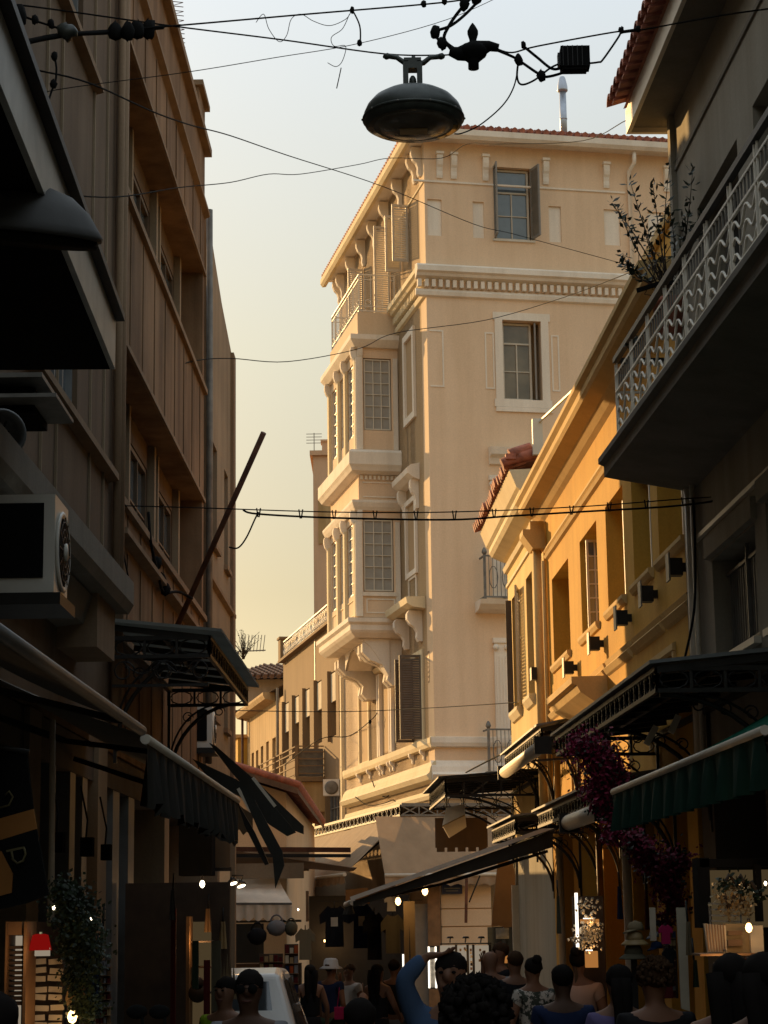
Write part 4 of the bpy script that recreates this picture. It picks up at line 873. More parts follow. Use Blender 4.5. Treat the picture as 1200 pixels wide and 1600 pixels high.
def roll(F, u0, u1, d, z, r, label, mat='pale_paint', group='rolled awnings on the right'):
    t = empty('rolled_awning', F.P(u0, d, z), label, 'rolled awning', group); MB(F).tube([(u0, d, z), (u1, d, z)], r, n=14).build('roll', mat, t)
    m = MB(F); m.box(u0 - .05, u0 - .002, d - r * 1.3, d + r * 1.3, z - r * 1.3, z + r * 1.3); m.build('end_cap', 'iron', t); m = MB(F); m.box(u1 + .002, u1 + .05, d - r * 1.2, d + r * 1.2, z - r * 1.2, z + r * 1.2); m.build('end_cap', 'iron', t)
    for s_ in (.2, .8): u = u0 + (u1 - u0) * s_; MB(F).bar((u, 0, z + .12), (u, d, z + r), .03).build('arm', 'iron', t)
roll(FR, 22.9, 27.2, .9, 3.82, .075, 'rolled white awning below the sunlit lattice canopy, nearer the cream house')
roll(FR, 17.7, 20.1, 1.0, 2.84, .075, 'rolled white awning left of the green awning and the flowers')
# folded pale awning under the dark canopy
t = empty('folded_awning', at(709, 1290, 33), 'pale folded awning panel hanging below the wide black canopy', 'awning')
a = at(694, 1258, 33); b = at(727, 1256, 33); c = at(728, 1290, 33.4); d = at(702, 1308, 33.2); e = at(690, 1285, 33)
m = MB(); 
P_ = [at(697, 1262, 33), at(726, 1256, 33), at(727, 1272, 32.8), at(691, 1290, 32.8)]; Q_ = [p + Vector((0, .2, -.03)) for p in P_]
i0 = [m.pt(tuple(p)) for p in P_ + Q_]
for f in ((0, 1, 2, 3), (7, 6, 5, 4), (0, 4, 5, 1), (1, 5, 6, 2), (2, 6, 7, 3), (3, 7, 4, 0)): m.f.append([i0[k] for k in f]); m.sm.append(False)
m.build('cassette', 'awning_cream', t); m = MB(); P_ = [at(692, 1291, 32.8), at(727, 1274, 32.8), at(729, 1292, 32.9), at(702, 1309, 32.9)]; Q_ = [p + Vector((0, .12, 0)) for p in P_]
i0 = [m.pt(tuple(p)) for p in P_ + Q_]
for f in ((0, 1, 2, 3), (7, 6, 5, 4), (0, 4, 5, 1), (1, 5, 6, 2), (2, 6, 7, 3), (3, 7, 4, 0)): m.f.append([i0[k] for k in f]); m.sm.append(False)
m.build('flap', 'awning_white', t)
# brown scalloped valance under the canopy
m = MB(FR); za = 3.34; u = 32.9
A_ = at(680, 1306, 35.1); B_ = at(762, 1306, 35.1)
n = 40
for i in range(n):
    x0 = A_.x + (B_.x - A_.x) * i / n; x1 = A_.x + (B_.x - A_.x) * (i + 1) / n; f = (i % 8); dz = .27 if f in (1, 2, 3, 4, 5, 6) else .20
    m.v += [Vector((x0, 35.1, A_.z + .3)), Vector((x1, 35.1, A_.z + .3)), Vector((x1, 35.1, A_.z - dz)), Vector((x0, 35.1, A_.z - dz)), Vector((x0, 35.13, A_.z + .3)), Vector((x1, 35.13, A_.z + .3)), Vector((x1, 35.13, A_.z - dz)), Vector((x0, 35.13, A_.z - dz))]
    k = len(m.v) - 8
    for fc in ((0, 1, 2, 3), (7, 6, 5, 4), (3, 2, 6, 7)): m.f.append([k + j for j in fc]); m.sm.append(False)
m.build('valance_cloth', 'awning_brown', label='dark brown scalloped valance hanging under the wide black canopy', cat='valance', fix=False)
# ---- left-hand things of the far end
L3 = empty('low_tiled_house', at(400, 1250, 34), 'low beige house with a sunlit tiled lean-to roof closing the left side of the street', 'building')
a = at(360, 1262, 34); b = at(447, 1262, 34)
_P = [at(368, 1188, 35), at(462, 1230, 35)]; _s = (_P[1].z - .1 - _P[0].z - .6) / (_P[1].x + .1 - _P[0].x + 2.5)
_g = lambda x: _P[1].z - .22 + _s * (x - _P[1].x - .1)
MB(Fr(0, 34, 90, -1)).poly([(-9, -1), (b.x, -1), (b.x, _g(b.x)), (-9, _g(-9))], (-13, 0)).build('wall', 'cream_side', L3)
LH = empty('sun_block_wall', (-5, 54, -.6), 'plain low block added behind the tiled house on the left to hold back the sun', 'building'); MB().box(-12, -2.7, 47.3, 63, -1, 3.7).build('wall', 'brown_house_wall', LH); MB().box(-12, -2.6, 47.2, 63.1, 3.7, 3.85).build('coping', 'brown_house_wall', LH)  # mostly hidden block, added to keep sun off the corner house's ground floor
m = MB(); p0 = at(368, 1188, 35); p1 = at(462, 1230, 35); z1 = p1.z
m.face([(p0.x - 2.5, 33.6, p0.z + .6), (p1.x + .1, 33.6, z1 - .1), (p1.x + .1, 47.5, z1 - .1), (p0.x - 2.5, 47.5, p0.z + .6)]); m.face([(p0.x - 2.5, 33.6, p0.z + .5), (p1.x + .1, 33.6, z1 - .2), (p1.x + .1, 33.6, z1 - .1), (p0.x - 2.5, 33.6, p0.z + .6)])
m.face([(p1.x + .1, 33.6, z1 - .2), (p1.x + .1, 47.5, z1 - .2), (p1.x + .1, 47.5, z1 - .1), (p1.x + .1, 33.6, z1 - .1)]); m.build('roof', 'brown_tile', L3, fix=False)
m = MB(); y = 33.75
while y < 47: m.tube([(p0.x - 2.5, y, p0.z + .64), (p1.x + .12, y, z1 - .06)], .075, n=6); y += .2
m.build('roof_tile', 'tile', L3, kind='stuff')
# AC duct / box by brown house
for px, py, Y, lab in ((521, 1238, CL.P(12.5, .3, 0).y, 'pale air-conditioner beside the downpipe under the brown house balcony'),):
    c = at(px, py, Y); t = empty('air_conditioner', c, lab, 'air conditioner')
    MB().box(c.x - .28, c.x + .2, c.y - .2, c.y + .2, c.z - .1, c.z + .35).build('casing', 'white_pvc', t); MB().lathe((c.x - .05, c.y - .2, c.z + .12), [(.19, 0), (.19, .02), (.15, .03), (0, .03)], n=16, axis=(0, -1, 0)).build('fan_grille', 'iron_grey', t)
def beam(pts, Y, w, h, name, mat, label, cat, Ys=None):
    m = MB(); P = [at(p[0], p[1], Ys[i] if Ys else Y) for i, p in enumerate(pts)]
    for a, b in zip(P, P[1:]): m.bar(tuple(a), tuple(b), w, h)
    return m.build(name, mat, label=label, cat=cat)
m_ = beam([(360, 1327), (548, 1328)], 30.5, .06, .07, 'steel_beam', 'rust', 'thin rusty beam spanning the street above the white scalloped awning', 'beam')
beam([(360, 1337), (548, 1337)], 30.3, .05, .05, 'steel_beam', 'iron', 'second dark beam just below the thin rusty beam over the left awning', 'beam')
t = empty('shade_roof', at(470, 1340, 31), 'dark flat canopy wedge pointing right over the middle stalls', 'canopy')
m = MB(); A = [at(366, 1329, 30.4), at(552, 1356, 30.4), at(545, 1362, 30.4), at(366, 1350, 30.4)]; A2 = [p + Vector((0, 4, .1)) for p in A]; i0 = [m.pt(tuple(p)) for p in A + A2]
for f in ((0, 1, 2, 3), (7, 6, 5, 4), (0, 4, 5, 1), (1, 5, 6, 2), (2, 6, 7, 3), (3, 7, 4, 0)): m.f.append([i0[k] for k in f]); m.sm.append(False)
m.build('roof_sheet', 'awning_brown', t); p = at(366, 1350, 30.35); q = at(475, 1356, 30.35); MB().box(p.x, q.x, 30.2, 30.32, p.z - .22, p.z).build('fascia_board', 'brown_light', t)
# white scalloped awning
LN = World_()
t = empty('awning', at(410, 1380, 30), 'white scalloped awning in the shade over the left stall', 'awning')
m = MB(); A = [at(366, 1362, 31), at(430, 1362, 31), at(456, 1411, 29.4), at(366, 1411, 29.4)]
N = 10; rows = []
for j in range(N + 1):
    r_ = []
    for i in range(N + 1):
        a = A[0].lerp(A[1], i / N); b = A[3].lerp(A[2], i / N); p = a.lerp(b, j / N); p.z -= .03 * math.sin(math.pi * j / N) + .008 * math.sin(i * 2.3); r_.append(m.pt(tuple(p)))
    rows.append(r_)
for j in range(N):
    for i in range(N): m.f.append([rows[j][i], rows[j][i + 1], rows[j + 1][i + 1], rows[j + 1][i]]); m.sm.append(True)
m.build('fabric', 'awning_white', t, fix=False)
m = MB(); n = 48; pr = None
for i in range(n + 1):
    p = A[3].lerp(A[2], i / n); dz = .20 + .05 * abs(math.sin(i * math.pi / 8)); w = .03 * math.sin(i * .7); k = (m.pt((p.x, p.y - .01, p.z)), m.pt((p.x, p.y - .01 - w, p.z - dz)))
    if pr: m.f.append([pr[0], k[0], k[1], pr[1]]); m.sm.append(True)
    pr = k
m.build('valance', 'awning_white', t, fix=False); MB().bar(tuple(A[3] + Vector((0, 0, -.01))), tuple(A[2] + Vector((0, 0, -.01))), .03).build('front_bar', 'iron_grey', t)
MB().box(A[0].x, A[1].x + .5, 30.9, 31.2, A[0].z, A[0].z + .28).build('cassette', 'brown_light', t)
# torn black sheets and folded arms left of the centre
def strip(pts, Y, thick, name, mat, label, cat):
    m = MB(); P = [at(p[0], p[1], p[2] if len(p) > 2 else Y) for p in pts]; Q = [p + Vector((0, thick, 0)) for p in P]; n = len(P)
    i0 = [m.pt(tuple(p)) for p in P + Q]; m.f.append(i0[:n]); m.f.append(i0[n:][::-1]); m.sm += [False, False]
    for k in range(n): j = (k + 1) % n; m.f.append([i0[k], i0[n + k], i0[n + j], i0[j]]); m.sm.append(False)
    return m.build(name, mat, label=label, cat=cat)
strip([(326, 1160), (338, 1166), (402, 1222), (440, 1258), (474, 1290), (474, 1303), (440, 1290), (400, 1250), (360, 1205)], 22, .12, 'folded_awning', 'awning_black', 'upper black folded awning arm slanting down past the left houses', 'awning')
strip([(300, 1185), (370, 1218), (430, 1262), (462, 1300), (448, 1306), (420, 1288), (375, 1245), (330, 1220)], 20, .12, 'folded_awning', 'awning_black', 'lower black folded awning slanting below the first one on the left', 'awning')
strip([(378, 1238), (398, 1250), (425, 1300), (441, 1330), (444, 1352), (430, 1388), (426, 1340), (405, 1300)], 19, .05, 'torn_awning_flap', 'awning_black', 'torn black cloth flap hanging down in front of the beige wall', 'cloth')
strip([(365, 1235), (376, 1262), (398, 1300), (412, 1330), (420, 1350), (414, 1352), (402, 1330), (382, 1290)], 20.5, .05, 'awning_strut_bar', 'iron', 'thin dark arm hanging behind the torn black cloth', 'awning arm')
strip([(366, 1250), (380, 1263), (395, 1272), (395, 1302), (385, 1300), (380, 1305), (374, 1296), (368, 1298)], 20.8, .02, 'tattered_cloth', 'awning_brown', 'small frayed brown cloth with a ragged hem beside the left pillar', 'cloth')
for k, (a, b) in enumerate((((372, 1232), (392, 1268)), ((395, 1215), (430, 1260)))):
    beam([a, b], 19.6, .03, .03, 'awning_bar', 'pale_paint', ['short pale metal bar catching light at the folded awnings, left one', 'short pale metal bar catching light at the folded awnings, right one'][k], 'awning bar')
# sign boxes
def boxpx(x0, y0, x1, y1, Y, th, name, mat, label, cat, parent=None):
    a = at(x0, y1, Y); b = at(x1, y0, Y); return MB().box(a.x, b.x, Y, Y + th, a.z, b.z).build(name, mat, parent, label, cat)
t = empty('box_sign', at(305, 1368, 17), 'large black box sign hanging below the long grey awning', 'sign'); boxpx(279, 1277, 331, 1368, 17, .35, 'sign_case', 'sign_black', None, None, t); boxpx(275, 1271, 335, 1277, 16.97, .41, 'sign_frame', 'iron', None, None, t)
t = empty('box_sign', at(347, 1355, 17.6), 'narrow brown sign panel right of the black box sign', 'sign'); boxpx(333, 1284, 359, 1355, 17.6, .06, 'sign_panel', 'awning_brown', None, None, t); boxpx(333, 1355, 361, 1361, 17.55, .12, 'sign_frame', 'iron', None, None, t)
boxpx(360, 1290, 367, 1640, 28.5, .25, 'corner_post', 'brown_light', 'thin pale post at the far end of the left row, beside the white awning', 'post')
# ---- overhanging canopy at the upper left, with the round hood
FS = Fr(*at(180, 577, 11.2).xy, -1.45, -1)
t = empty('balcony_canopy', FS.P(0, 0, 4.97), 'big dark-bottomed canopy with a pale fascia jutting in at the upper left', 'canopy'); z0 = at(180, 577, 11.2).z; zt = at(176, 502, 11.2).z
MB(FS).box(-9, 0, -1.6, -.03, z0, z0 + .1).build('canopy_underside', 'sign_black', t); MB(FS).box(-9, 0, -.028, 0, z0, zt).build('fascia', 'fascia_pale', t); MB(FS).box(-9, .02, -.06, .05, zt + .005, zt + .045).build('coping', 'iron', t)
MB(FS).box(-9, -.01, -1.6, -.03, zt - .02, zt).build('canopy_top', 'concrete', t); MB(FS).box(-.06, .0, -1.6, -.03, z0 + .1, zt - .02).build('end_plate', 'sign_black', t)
t = empty('round_hood', at(60, 400, 8.6), 'dark grey rounded hood with a brim under the canopy at the left edge', 'hood'); c = at(18, 360, 8.6)
HX = (.10, -.25, .96)
R0 = (at(148, 400, 8.6) - c).length
MB().lathe(tuple(c), [(R0 * 1.02, -.02), (R0 * 1.03, .0), (R0 * .98, .03), (R0 * .86, .10), (R0 * .66, .165), (R0 * .4, .20), (.001, .215)], n=40, axis=HX).build('shell', 'hood_grey', t)
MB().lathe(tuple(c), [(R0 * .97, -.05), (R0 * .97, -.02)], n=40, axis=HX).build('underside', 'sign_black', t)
m = MB(); m.bar(tuple(c + Vector((R0 * .85, 0, .0))), tuple(c + Vector((R0 * .95, 0, -.08))), .03); m.build('clip', 'iron', t)
# ledge bars and the round fan at the left edge
t = empty('ledge_rack', at(20, 610, 12.3), 'grey metal ledge with two bars at the left edge, under the big canopy', 'rack')
for y0, y1, x1 in ((588, 597, 70), (620, 628, 92)): a = at(-60, y1, 12.3); b = at(x1, y0, 12.3); MB().box(a.x, b.x, 12.2, 12.9, a.z, b.z).build('bar', 'iron_grey', t)
m = MB(); a = at(-60, 640, 12.3); b = at(50, 600, 12.3); m.box(a.x, b.x, 12.4, 12.9, a.z, b.z); m.build('tray', 'sign_black', t)
t = empty('wall_fan', at(0, 680, 11.5), 'round extractor fan with a grille cut by the left edge', 'fan'); c = at(-6, 682, 11.5)
r0 = (at(32, 682, 11.5) - c).length
MB().lathe(tuple(c), [(r0, 0), (r0, .12), (r0 * .86, .13), (r0 * .84, .05), (.01, .05)], n=28, axis=(.5, -.85, 0)).build('rim', 'shop_grey', t)
m = MB()
for k in range(10): a = k * math.pi / 5; m.bar(tuple(c + Vector((.05, -.1, 0))), tuple(c + Vector((r0 * .8 * math.cos(a) * .85, -.1, r0 * .8 * math.sin(a)))), .012)
m.build('grille', 'iron', t)
# ---- air conditioners
def acunit(c, w, h, dd, label, axisx=True):
    t = empty('air_conditioner', c, label, 'air conditioner', None); x, y, z = c
    MB().box(x - w, x, y, y + dd, z, z + h).build('casing', 'white_pvc', t)
    MB().lathe((x + .0, y + dd * .52, z + h * .48), [(h * .40, 0), (h * .42, .012), (h * .38, .02), (h * .36, .008), (.001, .008)], n=28, axis=(1, 0, 0)).build('fan_ring', 'white_pvc', t)
    MB().lathe((x + .0, y + dd * .52, z + h * .48), [(h * .35, .009), (h * .35, .011), (.001, .011)], n=28, axis=(1, 0, 0)).build('fan_opening', 'sign_black', t)
    m = MB(); fy, fz = y + dd * .52, z + h * .48
    for k in range(1, 5): rr_ = h * .35 * k / 4.5; m.tube([(x + .02, fy + rr_ * math.cos(q), fz + rr_ * math.sin(q)) for q in [i * math.pi / 10 for i in range(21)]], .004, n=4)
    for k in range(6): a = k * math.pi / 6; m.bar((x + .02, fy - h * .36 * math.cos(a), fz - h * .36 * math.sin(a)), (x + .02, fy + h * .36 * math.cos(a), fz + h * .36 * math.sin(a)), .006)
    m.build('guard', 'iron', t); MB().lathe((x + .02, fy, fz), [(.05, 0), (.05, .012), (0, .02)], n=12, axis=(1, 0, 0)).build('hub', 'white_pvc', t)
    MB().box(x - w * .55, x - .06, y - .012, y, z + .08, z + h - .05).build('side_panel', 'sign_black', t)
    m = MB(); k = 0
    while k < 9: m.box(x - w * .95, x - w * .62, y - .01, y, z + .12 + k * (h - .2) / 9, z + .12 + (k + .55) * (h - .2) / 9); k += 1
    m.build('vent_slots', 'sign_black', t)
    MB().box(x - w - .05, x + .04, y - .03, y + dd + .05, z - .07, z - .005).build('bracket', 'iron', t)
    return t
c = at(88, 925, 11); c2 = at(88, 772, 11)
acunit((at(84, 915, 11).x, 11.0, c.z), .62, c2.z - c.z, .46, 'big white air-conditioner with a round fan on the left wall')
c = at(320, 1170, 25.2); c2 = at(320, 1105, 25.2); acunit((at(331, 1170, 25).x, 25.0, c.z), .34, c2.z - c.z, .5, 'small white air-conditioner with a grid side, low on the left near the second house')
# rusty pole
p = FL.P(22.3, .02, 5.05); q = at(412, 676, 21.2)
MB().tube([tuple(p), tuple(q)], .032, n=8).build('flag_pole', 'rust', label='long rusty bare pole leaning out from the left wall over the street', cat='pole')
# antenna comb + shrubs at left roof
m = MB(); b = at(286, 60, 24.5); m.bar(tuple(at(262, 20, 24.5)), tuple(at(290, 125, 24.5)), .02)
k = 0
for py in range(2, 126, 7):
    x = 268 + py * .05; m.bar(tuple(at(x, py, 24.5)), tuple(at(x + 18, py + 2, 24.5)), .008)
    if k % 2 == 0: m.bar(tuple(at(x + 18, py + 2, 24.5)), tuple(at(x, py + 7, 24.5)), .006)
    k += 1
m.bar(tuple(at(262, 20, 24.5)), tuple(at(262, 90, 24.5)), .03)
m.build('antenna', 'rust', label='tall comb-shaped television aerial above the left roof edge', cat='aerial')
m = MB(); a = at(385, 1015, 38); 
m.bar(tuple(at(372, 1018, 38)), tuple(at(415, 1016, 38)), .02)
for k in range(8): m.bar(tuple(at(376 + k * 5, 1018, 38)), tuple(at(379 + k * 5, 992, 38)), .012)
m.bar(tuple(at(372, 1018, 38)), tuple(at(372, 1060, 38)), .03)
m.build('antenna', 'iron_grey', label='television aerial with a row of tines against the low sky on the left', cat='aerial')
def shrub(px, py, Y, n, hgt, spread, label, name='shrub', leafm='leaf', seed=1, leaves=4, lsz=.03, group=None, down=False, cat='plant'):
    rd = random.Random(seed); o = at(px, py, Y); t = empty(name, o, label, cat, group); b = MB(); l = MB()
    for k in range(n):
        a = rd.uniform(0, 2 * math.pi); s_ = rd.uniform(.1, 1) * spread; h = hgt * rd.uniform(.5, 1) * (-1 if down else 1); P = []
        for i in range(6):
            f = i / 5; P.append((o.x + s_ * math.cos(a) * f ** 1.3 + rd.uniform(-.02, .02), o.y + s_ * .5 * math.sin(a) * f ** 1.3, o.z + h * f - .1 * s_ * f * f))
        b.tube(P, [.008 * (1 - .13 * i) for i in range(6)], n=4)
        for i in range(2, 6):
            for q in range(leaves):
                c = Vector(P[i]) + Vector((rd.uniform(-1, 1), rd.uniform(-1, 1), rd.uniform(-1, 1))) * lsz * 1.6; x = Vector((rd.uniform(-1, 1), rd.uniform(-1, 1), rd.uniform(-1, 1))).normalized(); y = x.orthogonal().normalized(); s2 = lsz * rd.uniform(.7, 1.3)
                j = len(l.v); l.v += [c - x * s2, c + y * s2 * .5, c + x * s2, c - y * s2 * .5]; l.f.append([j, j + 1, j + 2, j + 3]); l.sm.append(False)
    b.build('stem', 'branch', t, fix=False); l.build('leaf_cluster', leafm, t, kind='stuff', fix=False); return t
shrub(380, 1030, 33, 26, .5, .35, 'bare twiggy bush on the roof edge beyond the left canopy', leaves=1, lsz=.015, seed=4)
# balcony plant at the right: long leafy shoots
rd = random.Random(11); t = empty('potted_plant', at(1040, 455, 17.4), 'leafy plant in a pot growing out over the grey balcony railing', 'plant')
tips = [((1045, 450), (1030, 380), (1046, 262)), ((1040, 450), (1010, 370), (985, 285)), ((1035, 455), (990, 390), (965, 325)), ((1040, 455), (1000, 370), (955, 318)), ((1035, 460), (1000, 420), (968, 412)), ((1042, 450), (1028, 350), (1020, 290)),
        ((1060, 430), (1075, 360), (1082, 270)), ((1050, 440), (1060, 380), (1045, 330)), ((1062, 430), (1085, 380), (1100, 330)), ((1040, 450), (985, 440), (975, 400)), ((1045, 440), (1012, 400), (1005, 345)), ((1055, 430), (1075, 390), (1070, 340))]
b = MB(); l = MB()
for k, (A, Bp, Cp) in enumerate(tips):
    P = []
    for i in range(9):
        f = i / 8; x = (1 - f) ** 2 * A[0] + 2 * f * (1 - f) * Bp[0] + f * f * Cp[0]; y = (1 - f) ** 2 * A[1] + 2 * f * (1 - f) * Bp[1] + f * f * Cp[1]; P.append(tuple(at(x, y, 17.4 + .12 * math.sin(k * 2.1) * f)))
    b.tube(P, [.009 - .0008 * i for i in range(9)], n=5)
    for i in range(2, 9):
        for q in range(7 if i > 3 else 3):
            c = Vector(P[i]) + Vector((rd.uniform(-1, 1), rd.uniform(-1, 1), rd.uniform(-1, 1))) * .03; x = Vector((rd.uniform(-1, 1), rd.uniform(-1, 1), rd.uniform(-.2, 1))).normalized(); y = x.orthogonal().normalized(); s2 = rd.uniform(.024, .05)
            j = len(l.v); l.v += [c, c + x * s2 + y * s2 * .45, c + x * s2 * 2, c + x * s2 - y * s2 * .45]; l.f.append([j, j + 1, j + 2, j + 3]); l.sm.append(False)
for k in range(26):                                          # bare tangle near the foot
    a0 = at(1040 + rd.uniform(-12, 15), 470 + rd.uniform(-20, 0), 17.4); p = [tuple(a0)]
    for i in range(4): a0 = a0 + Vector((rd.uniform(-.09, .06), rd.uniform(-.05, .05), rd.uniform(.02, .12))); p.append(tuple(a0))
    b.tube(p, .004, n=4)
b.build('stem', 'branch', t, fix=False); l.build('leaf', 'leaf', t, kind='stuff', fix=False)
c = at(1045, 470, 17.3); MB().lathe((c.x, c.y, c.z - .3), [(.10, 0), (.15, .25), (.17, .26), (.17, .3), (.14, .3)], n=16).build('pot', 'tile', t)
shrub(985, 540, 17.6, 7, .12, .12, 'small green sprig poking through the far end of the balcony railing', seed=6, leaves=3, lsz=.03)
for x, y, lab in ((1010, 640, 'tiny'),): pass
beam([(995, 454), (1030, 443), (1062, 441)], 17.2, .035, .035, 'drain_spout', 'black_rubber', 'curved black rubber spout sticking out of the grey balcony', 'drain spout')
# bougainvillea
def cloud(name, label, blobs, matn, Y, leaf=.019, per=800, seed=2, cat='plant', group=None):
    rd = random.Random(seed); o = at(*blobs[0][:2], Y); t = empty(name, o, label, cat, group); l = MB(); b = MB()
    pc = None
    for (px, py, r, *yy) in blobs:
        c = at(px, py, yy[0] if yy else Y); rr_ = r * (yy[0] if yy else Y) / 3200
        for k in range(int(per * (r / 30) ** 2) + 20):
            v = Vector((rd.gauss(0, .5), rd.gauss(0, .5), rd.gauss(0, .5))) * rr_; p = c + v; x = Vector((rd.uniform(-1, 1), rd.uniform(-1, 1), rd.uniform(-1, 1))).normalized(); y = x.orthogonal().normalized(); s2 = leaf * rd.uniform(.6, 1.3); j = len(l.v)
            l.v += [p - x * s2, p + y * s2 * .7, p + x * s2, p - y * s2 * .7]; l.f.append([j, j + 1, j + 2, j + 3]); l.sm.append(False)
        if pc is not None: b.tube([tuple(pc), tuple((pc + c) / 2 + Vector((0, 0, .05))), tuple(c)], .012, n=5)
        pc = c
    gl = MB(); cut = int(len(l.f) * .22); keep = MB()
    for q, f in enumerate(l.f):
        tgt = gl if rd.random() < (.22 if matn == 'magenta' else 0) else keep; j = len(tgt.v); tgt.v += [l.v[i] for i in f]; tgt.f.append([j, j + 1, j + 2, j + 3]); tgt.sm.append(False)
    keep.build('flower_cluster', matn, t, kind='stuff', fix=False)
    if gl.v: gl.build('leaf_cluster', 'leaf', t, kind='stuff', fix=False)
    b.build('stem', 'branch', t, fix=False); return t
cloud('bougainvillea', 'upper magenta bougainvillea hanging under the large black canopy', [(905, 1165, 22), (925, 1175, 30), (945, 1195, 34), (935, 1225, 30), (960, 1225, 26), (940, 1255, 18), (955, 1280, 16), (950, 1305, 14)], 'magenta', 16.9, seed=3)
cloud('bougainvillea', 'lower dark magenta bougainvillea falling past the green awning', [(960, 1305, 16), (990, 1315, 20), (1010, 1335, 26), (1035, 1360, 26), (1045, 1385, 24), (1055, 1410, 18), (1040, 1440, 14), (1060, 1345, 22)], 'magenta', 15.6, seed=5)
cloud('dark_garland', 'dark bushy garland of wares hanging beside the left postcard stall', [(100, 1395, 22), (115, 1415, 30), (125, 1450, 34), (135, 1490, 28), (125, 1530, 26), (135, 1570, 26), (110, 1480, 22)], 'leaf', 9.2, seed=7, leaf=.011, per=900, cat='garland')
# ================================================================== overhead lamp, junctions, cables
LY = 14.0
def AT(px, py, dy=0): return tuple(at(px, py, LY + dy))
t = empty('street_lamp', AT(645, 180), 'large dark saucer street lamp hanging from cables over the street', 'street lamp')
c = at(646, 188, LY); r0 = (at(724, 188, LY) - at(646, 188, LY)).x
c.z = at(646, 186, LY).z
s_ = r0
MB().lathe(tuple(c), [(s_ * .90, -.055), (s_ * .97, -.04), (s_ * 1.0, .0), (s_ * .99, .04), (s_ * .93, .09), (s_ * .80, .145), (s_ * .62, .185), (s_ * .42, .21), (s_ * .25, .222), (.001, .225)], n=48).build('shade', 'lamp_green', t)
MB().lathe((c.x, c.y, c.z), [(s_ * .90, -.056), (s_ * .86, -.05), (s_ * .60, -.075), (s_ * .3, -.088), (.001, -.09)], n=40).build('lens', 'lamp_glass', t)
MB().box(c.x - .10, c.x + .10, c.y - .05, c.y + .05, c.z - .10, c.z - .09).build('lamp_plate', 'gold', t)
MB().lathe(tuple(c), [(s_ * 1.0, -.012), (s_ * 1.025, -.006), (s_ * 1.025, .006), (s_ * 1.0, .012)], n=48).build('rim_band', 'lamp_green', t)
bm_ = MB()
for q in range(10): a_ = q * math.pi / 5; bm_.blob((c.x + s_ * 1.02 * math.cos(a_), c.y + s_ * 1.02 * math.sin(a_), c.z), .010, 1, n=6, m=4, amp=0)
bm_.build('rim_bolts', 'iron_grey', t, kind='stuff')
m = MB(); zt = at(646, 140, LY).z; zn = at(646, 100, LY).z; w = .07
m.box(c.x - w, c.x - w * .45, c.y - .05, c.y + .05, zt - .03, zn); m.box(c.x + w * .45, c.x + w, c.y - .05, c.y + .05, zt - .03, zn); m.box(c.x - w * .45, c.x + w * .45, c.y - .05, c.y + .05, zt - .03, zt + .02); m.box(c.x - w * .45, c.x + w * .45, c.y - .05, c.y + .05, zn - .05, zn + .012); m.box(c.x - w * .9, c.x + w * .9, c.y - .04, c.y + .04, zn + .012, zn + .035)
m.blob((c.x, c.y, zt + .06), (.028, .03, .05), 3, amp=0); m.build('neck', 'lamp_green', t)
m = MB(); m.tube([AT(603, 87), AT(620, 90), AT(632, 98), AT(640, 100), AT(650, 100), AT(662, 98), AT(672, 90), AT(690, 88)], [.02, .018, .02, .026, .026, .02, .018, .02], n=8); m.tube([AT(646, 88), AT(646, 99)], .014, n=6)
for x in (604, 689): m.blob(AT(x, 88), (.028, .028, .024), 4, amp=.1)
m.build('hanger', 'lamp_green', t)
t = empty('cable_junction', AT(740, 80), 'bulbous cable splice with an upright pointed finial right of the lamp', 'cable junction')
c = at(740, 80, LY)
m = MB(); k = LY / 3200
m.lathe(tuple(at(740, 108, LY)), [(.02, 0), (9 * k, .002), (9 * k, 12 * k), (14 * k, 17 * k), (22 * k, 24 * k), (24 * k, 32 * k), (20 * k, 40 * k), (10 * k, 45 * k), (6 * k, 48 * k), (6 * k, 52 * k), (9 * k, 62 * k), (9 * k, 68 * k), (5 * k, 76 * k), (1 * k, 82 * k)], n=16); m.build('splice_body', 'black_rubber', t)
MB().tube([AT(703, 80), AT(715, 84), AT(740, 80), AT(765, 72), AT(779, 75)], [.035, .05, .08, .04, .03], n=10).build('cable_boot', 'black_rubber', t)
t = empty('junction_box', AT(898, 92), 'square black junction box hanging in the cables near the right roof', 'junction box')
a = at(876, 112, LY); b = at(920, 76, LY); m = MB(); m.box(a.x, b.x, LY - .06, LY + .06, a.z + .02, b.z); m.box(a.x + .01, b.x - .02, LY - .05, LY + .05, a.z, a.z + .02); m.build('box', 'black_rubber', t)
m = MB(); m.box(a.x - .02, a.x, LY - .03, LY + .03, a.z + .04, b.z - .04)
for k in range(5): m.bar((a.x + .015 + k * .035, LY - .065, a.z + .02), (a.x + .015 + k * .035, LY - .065, b.z), .006)
m.build('box_ribs', 'iron', t)
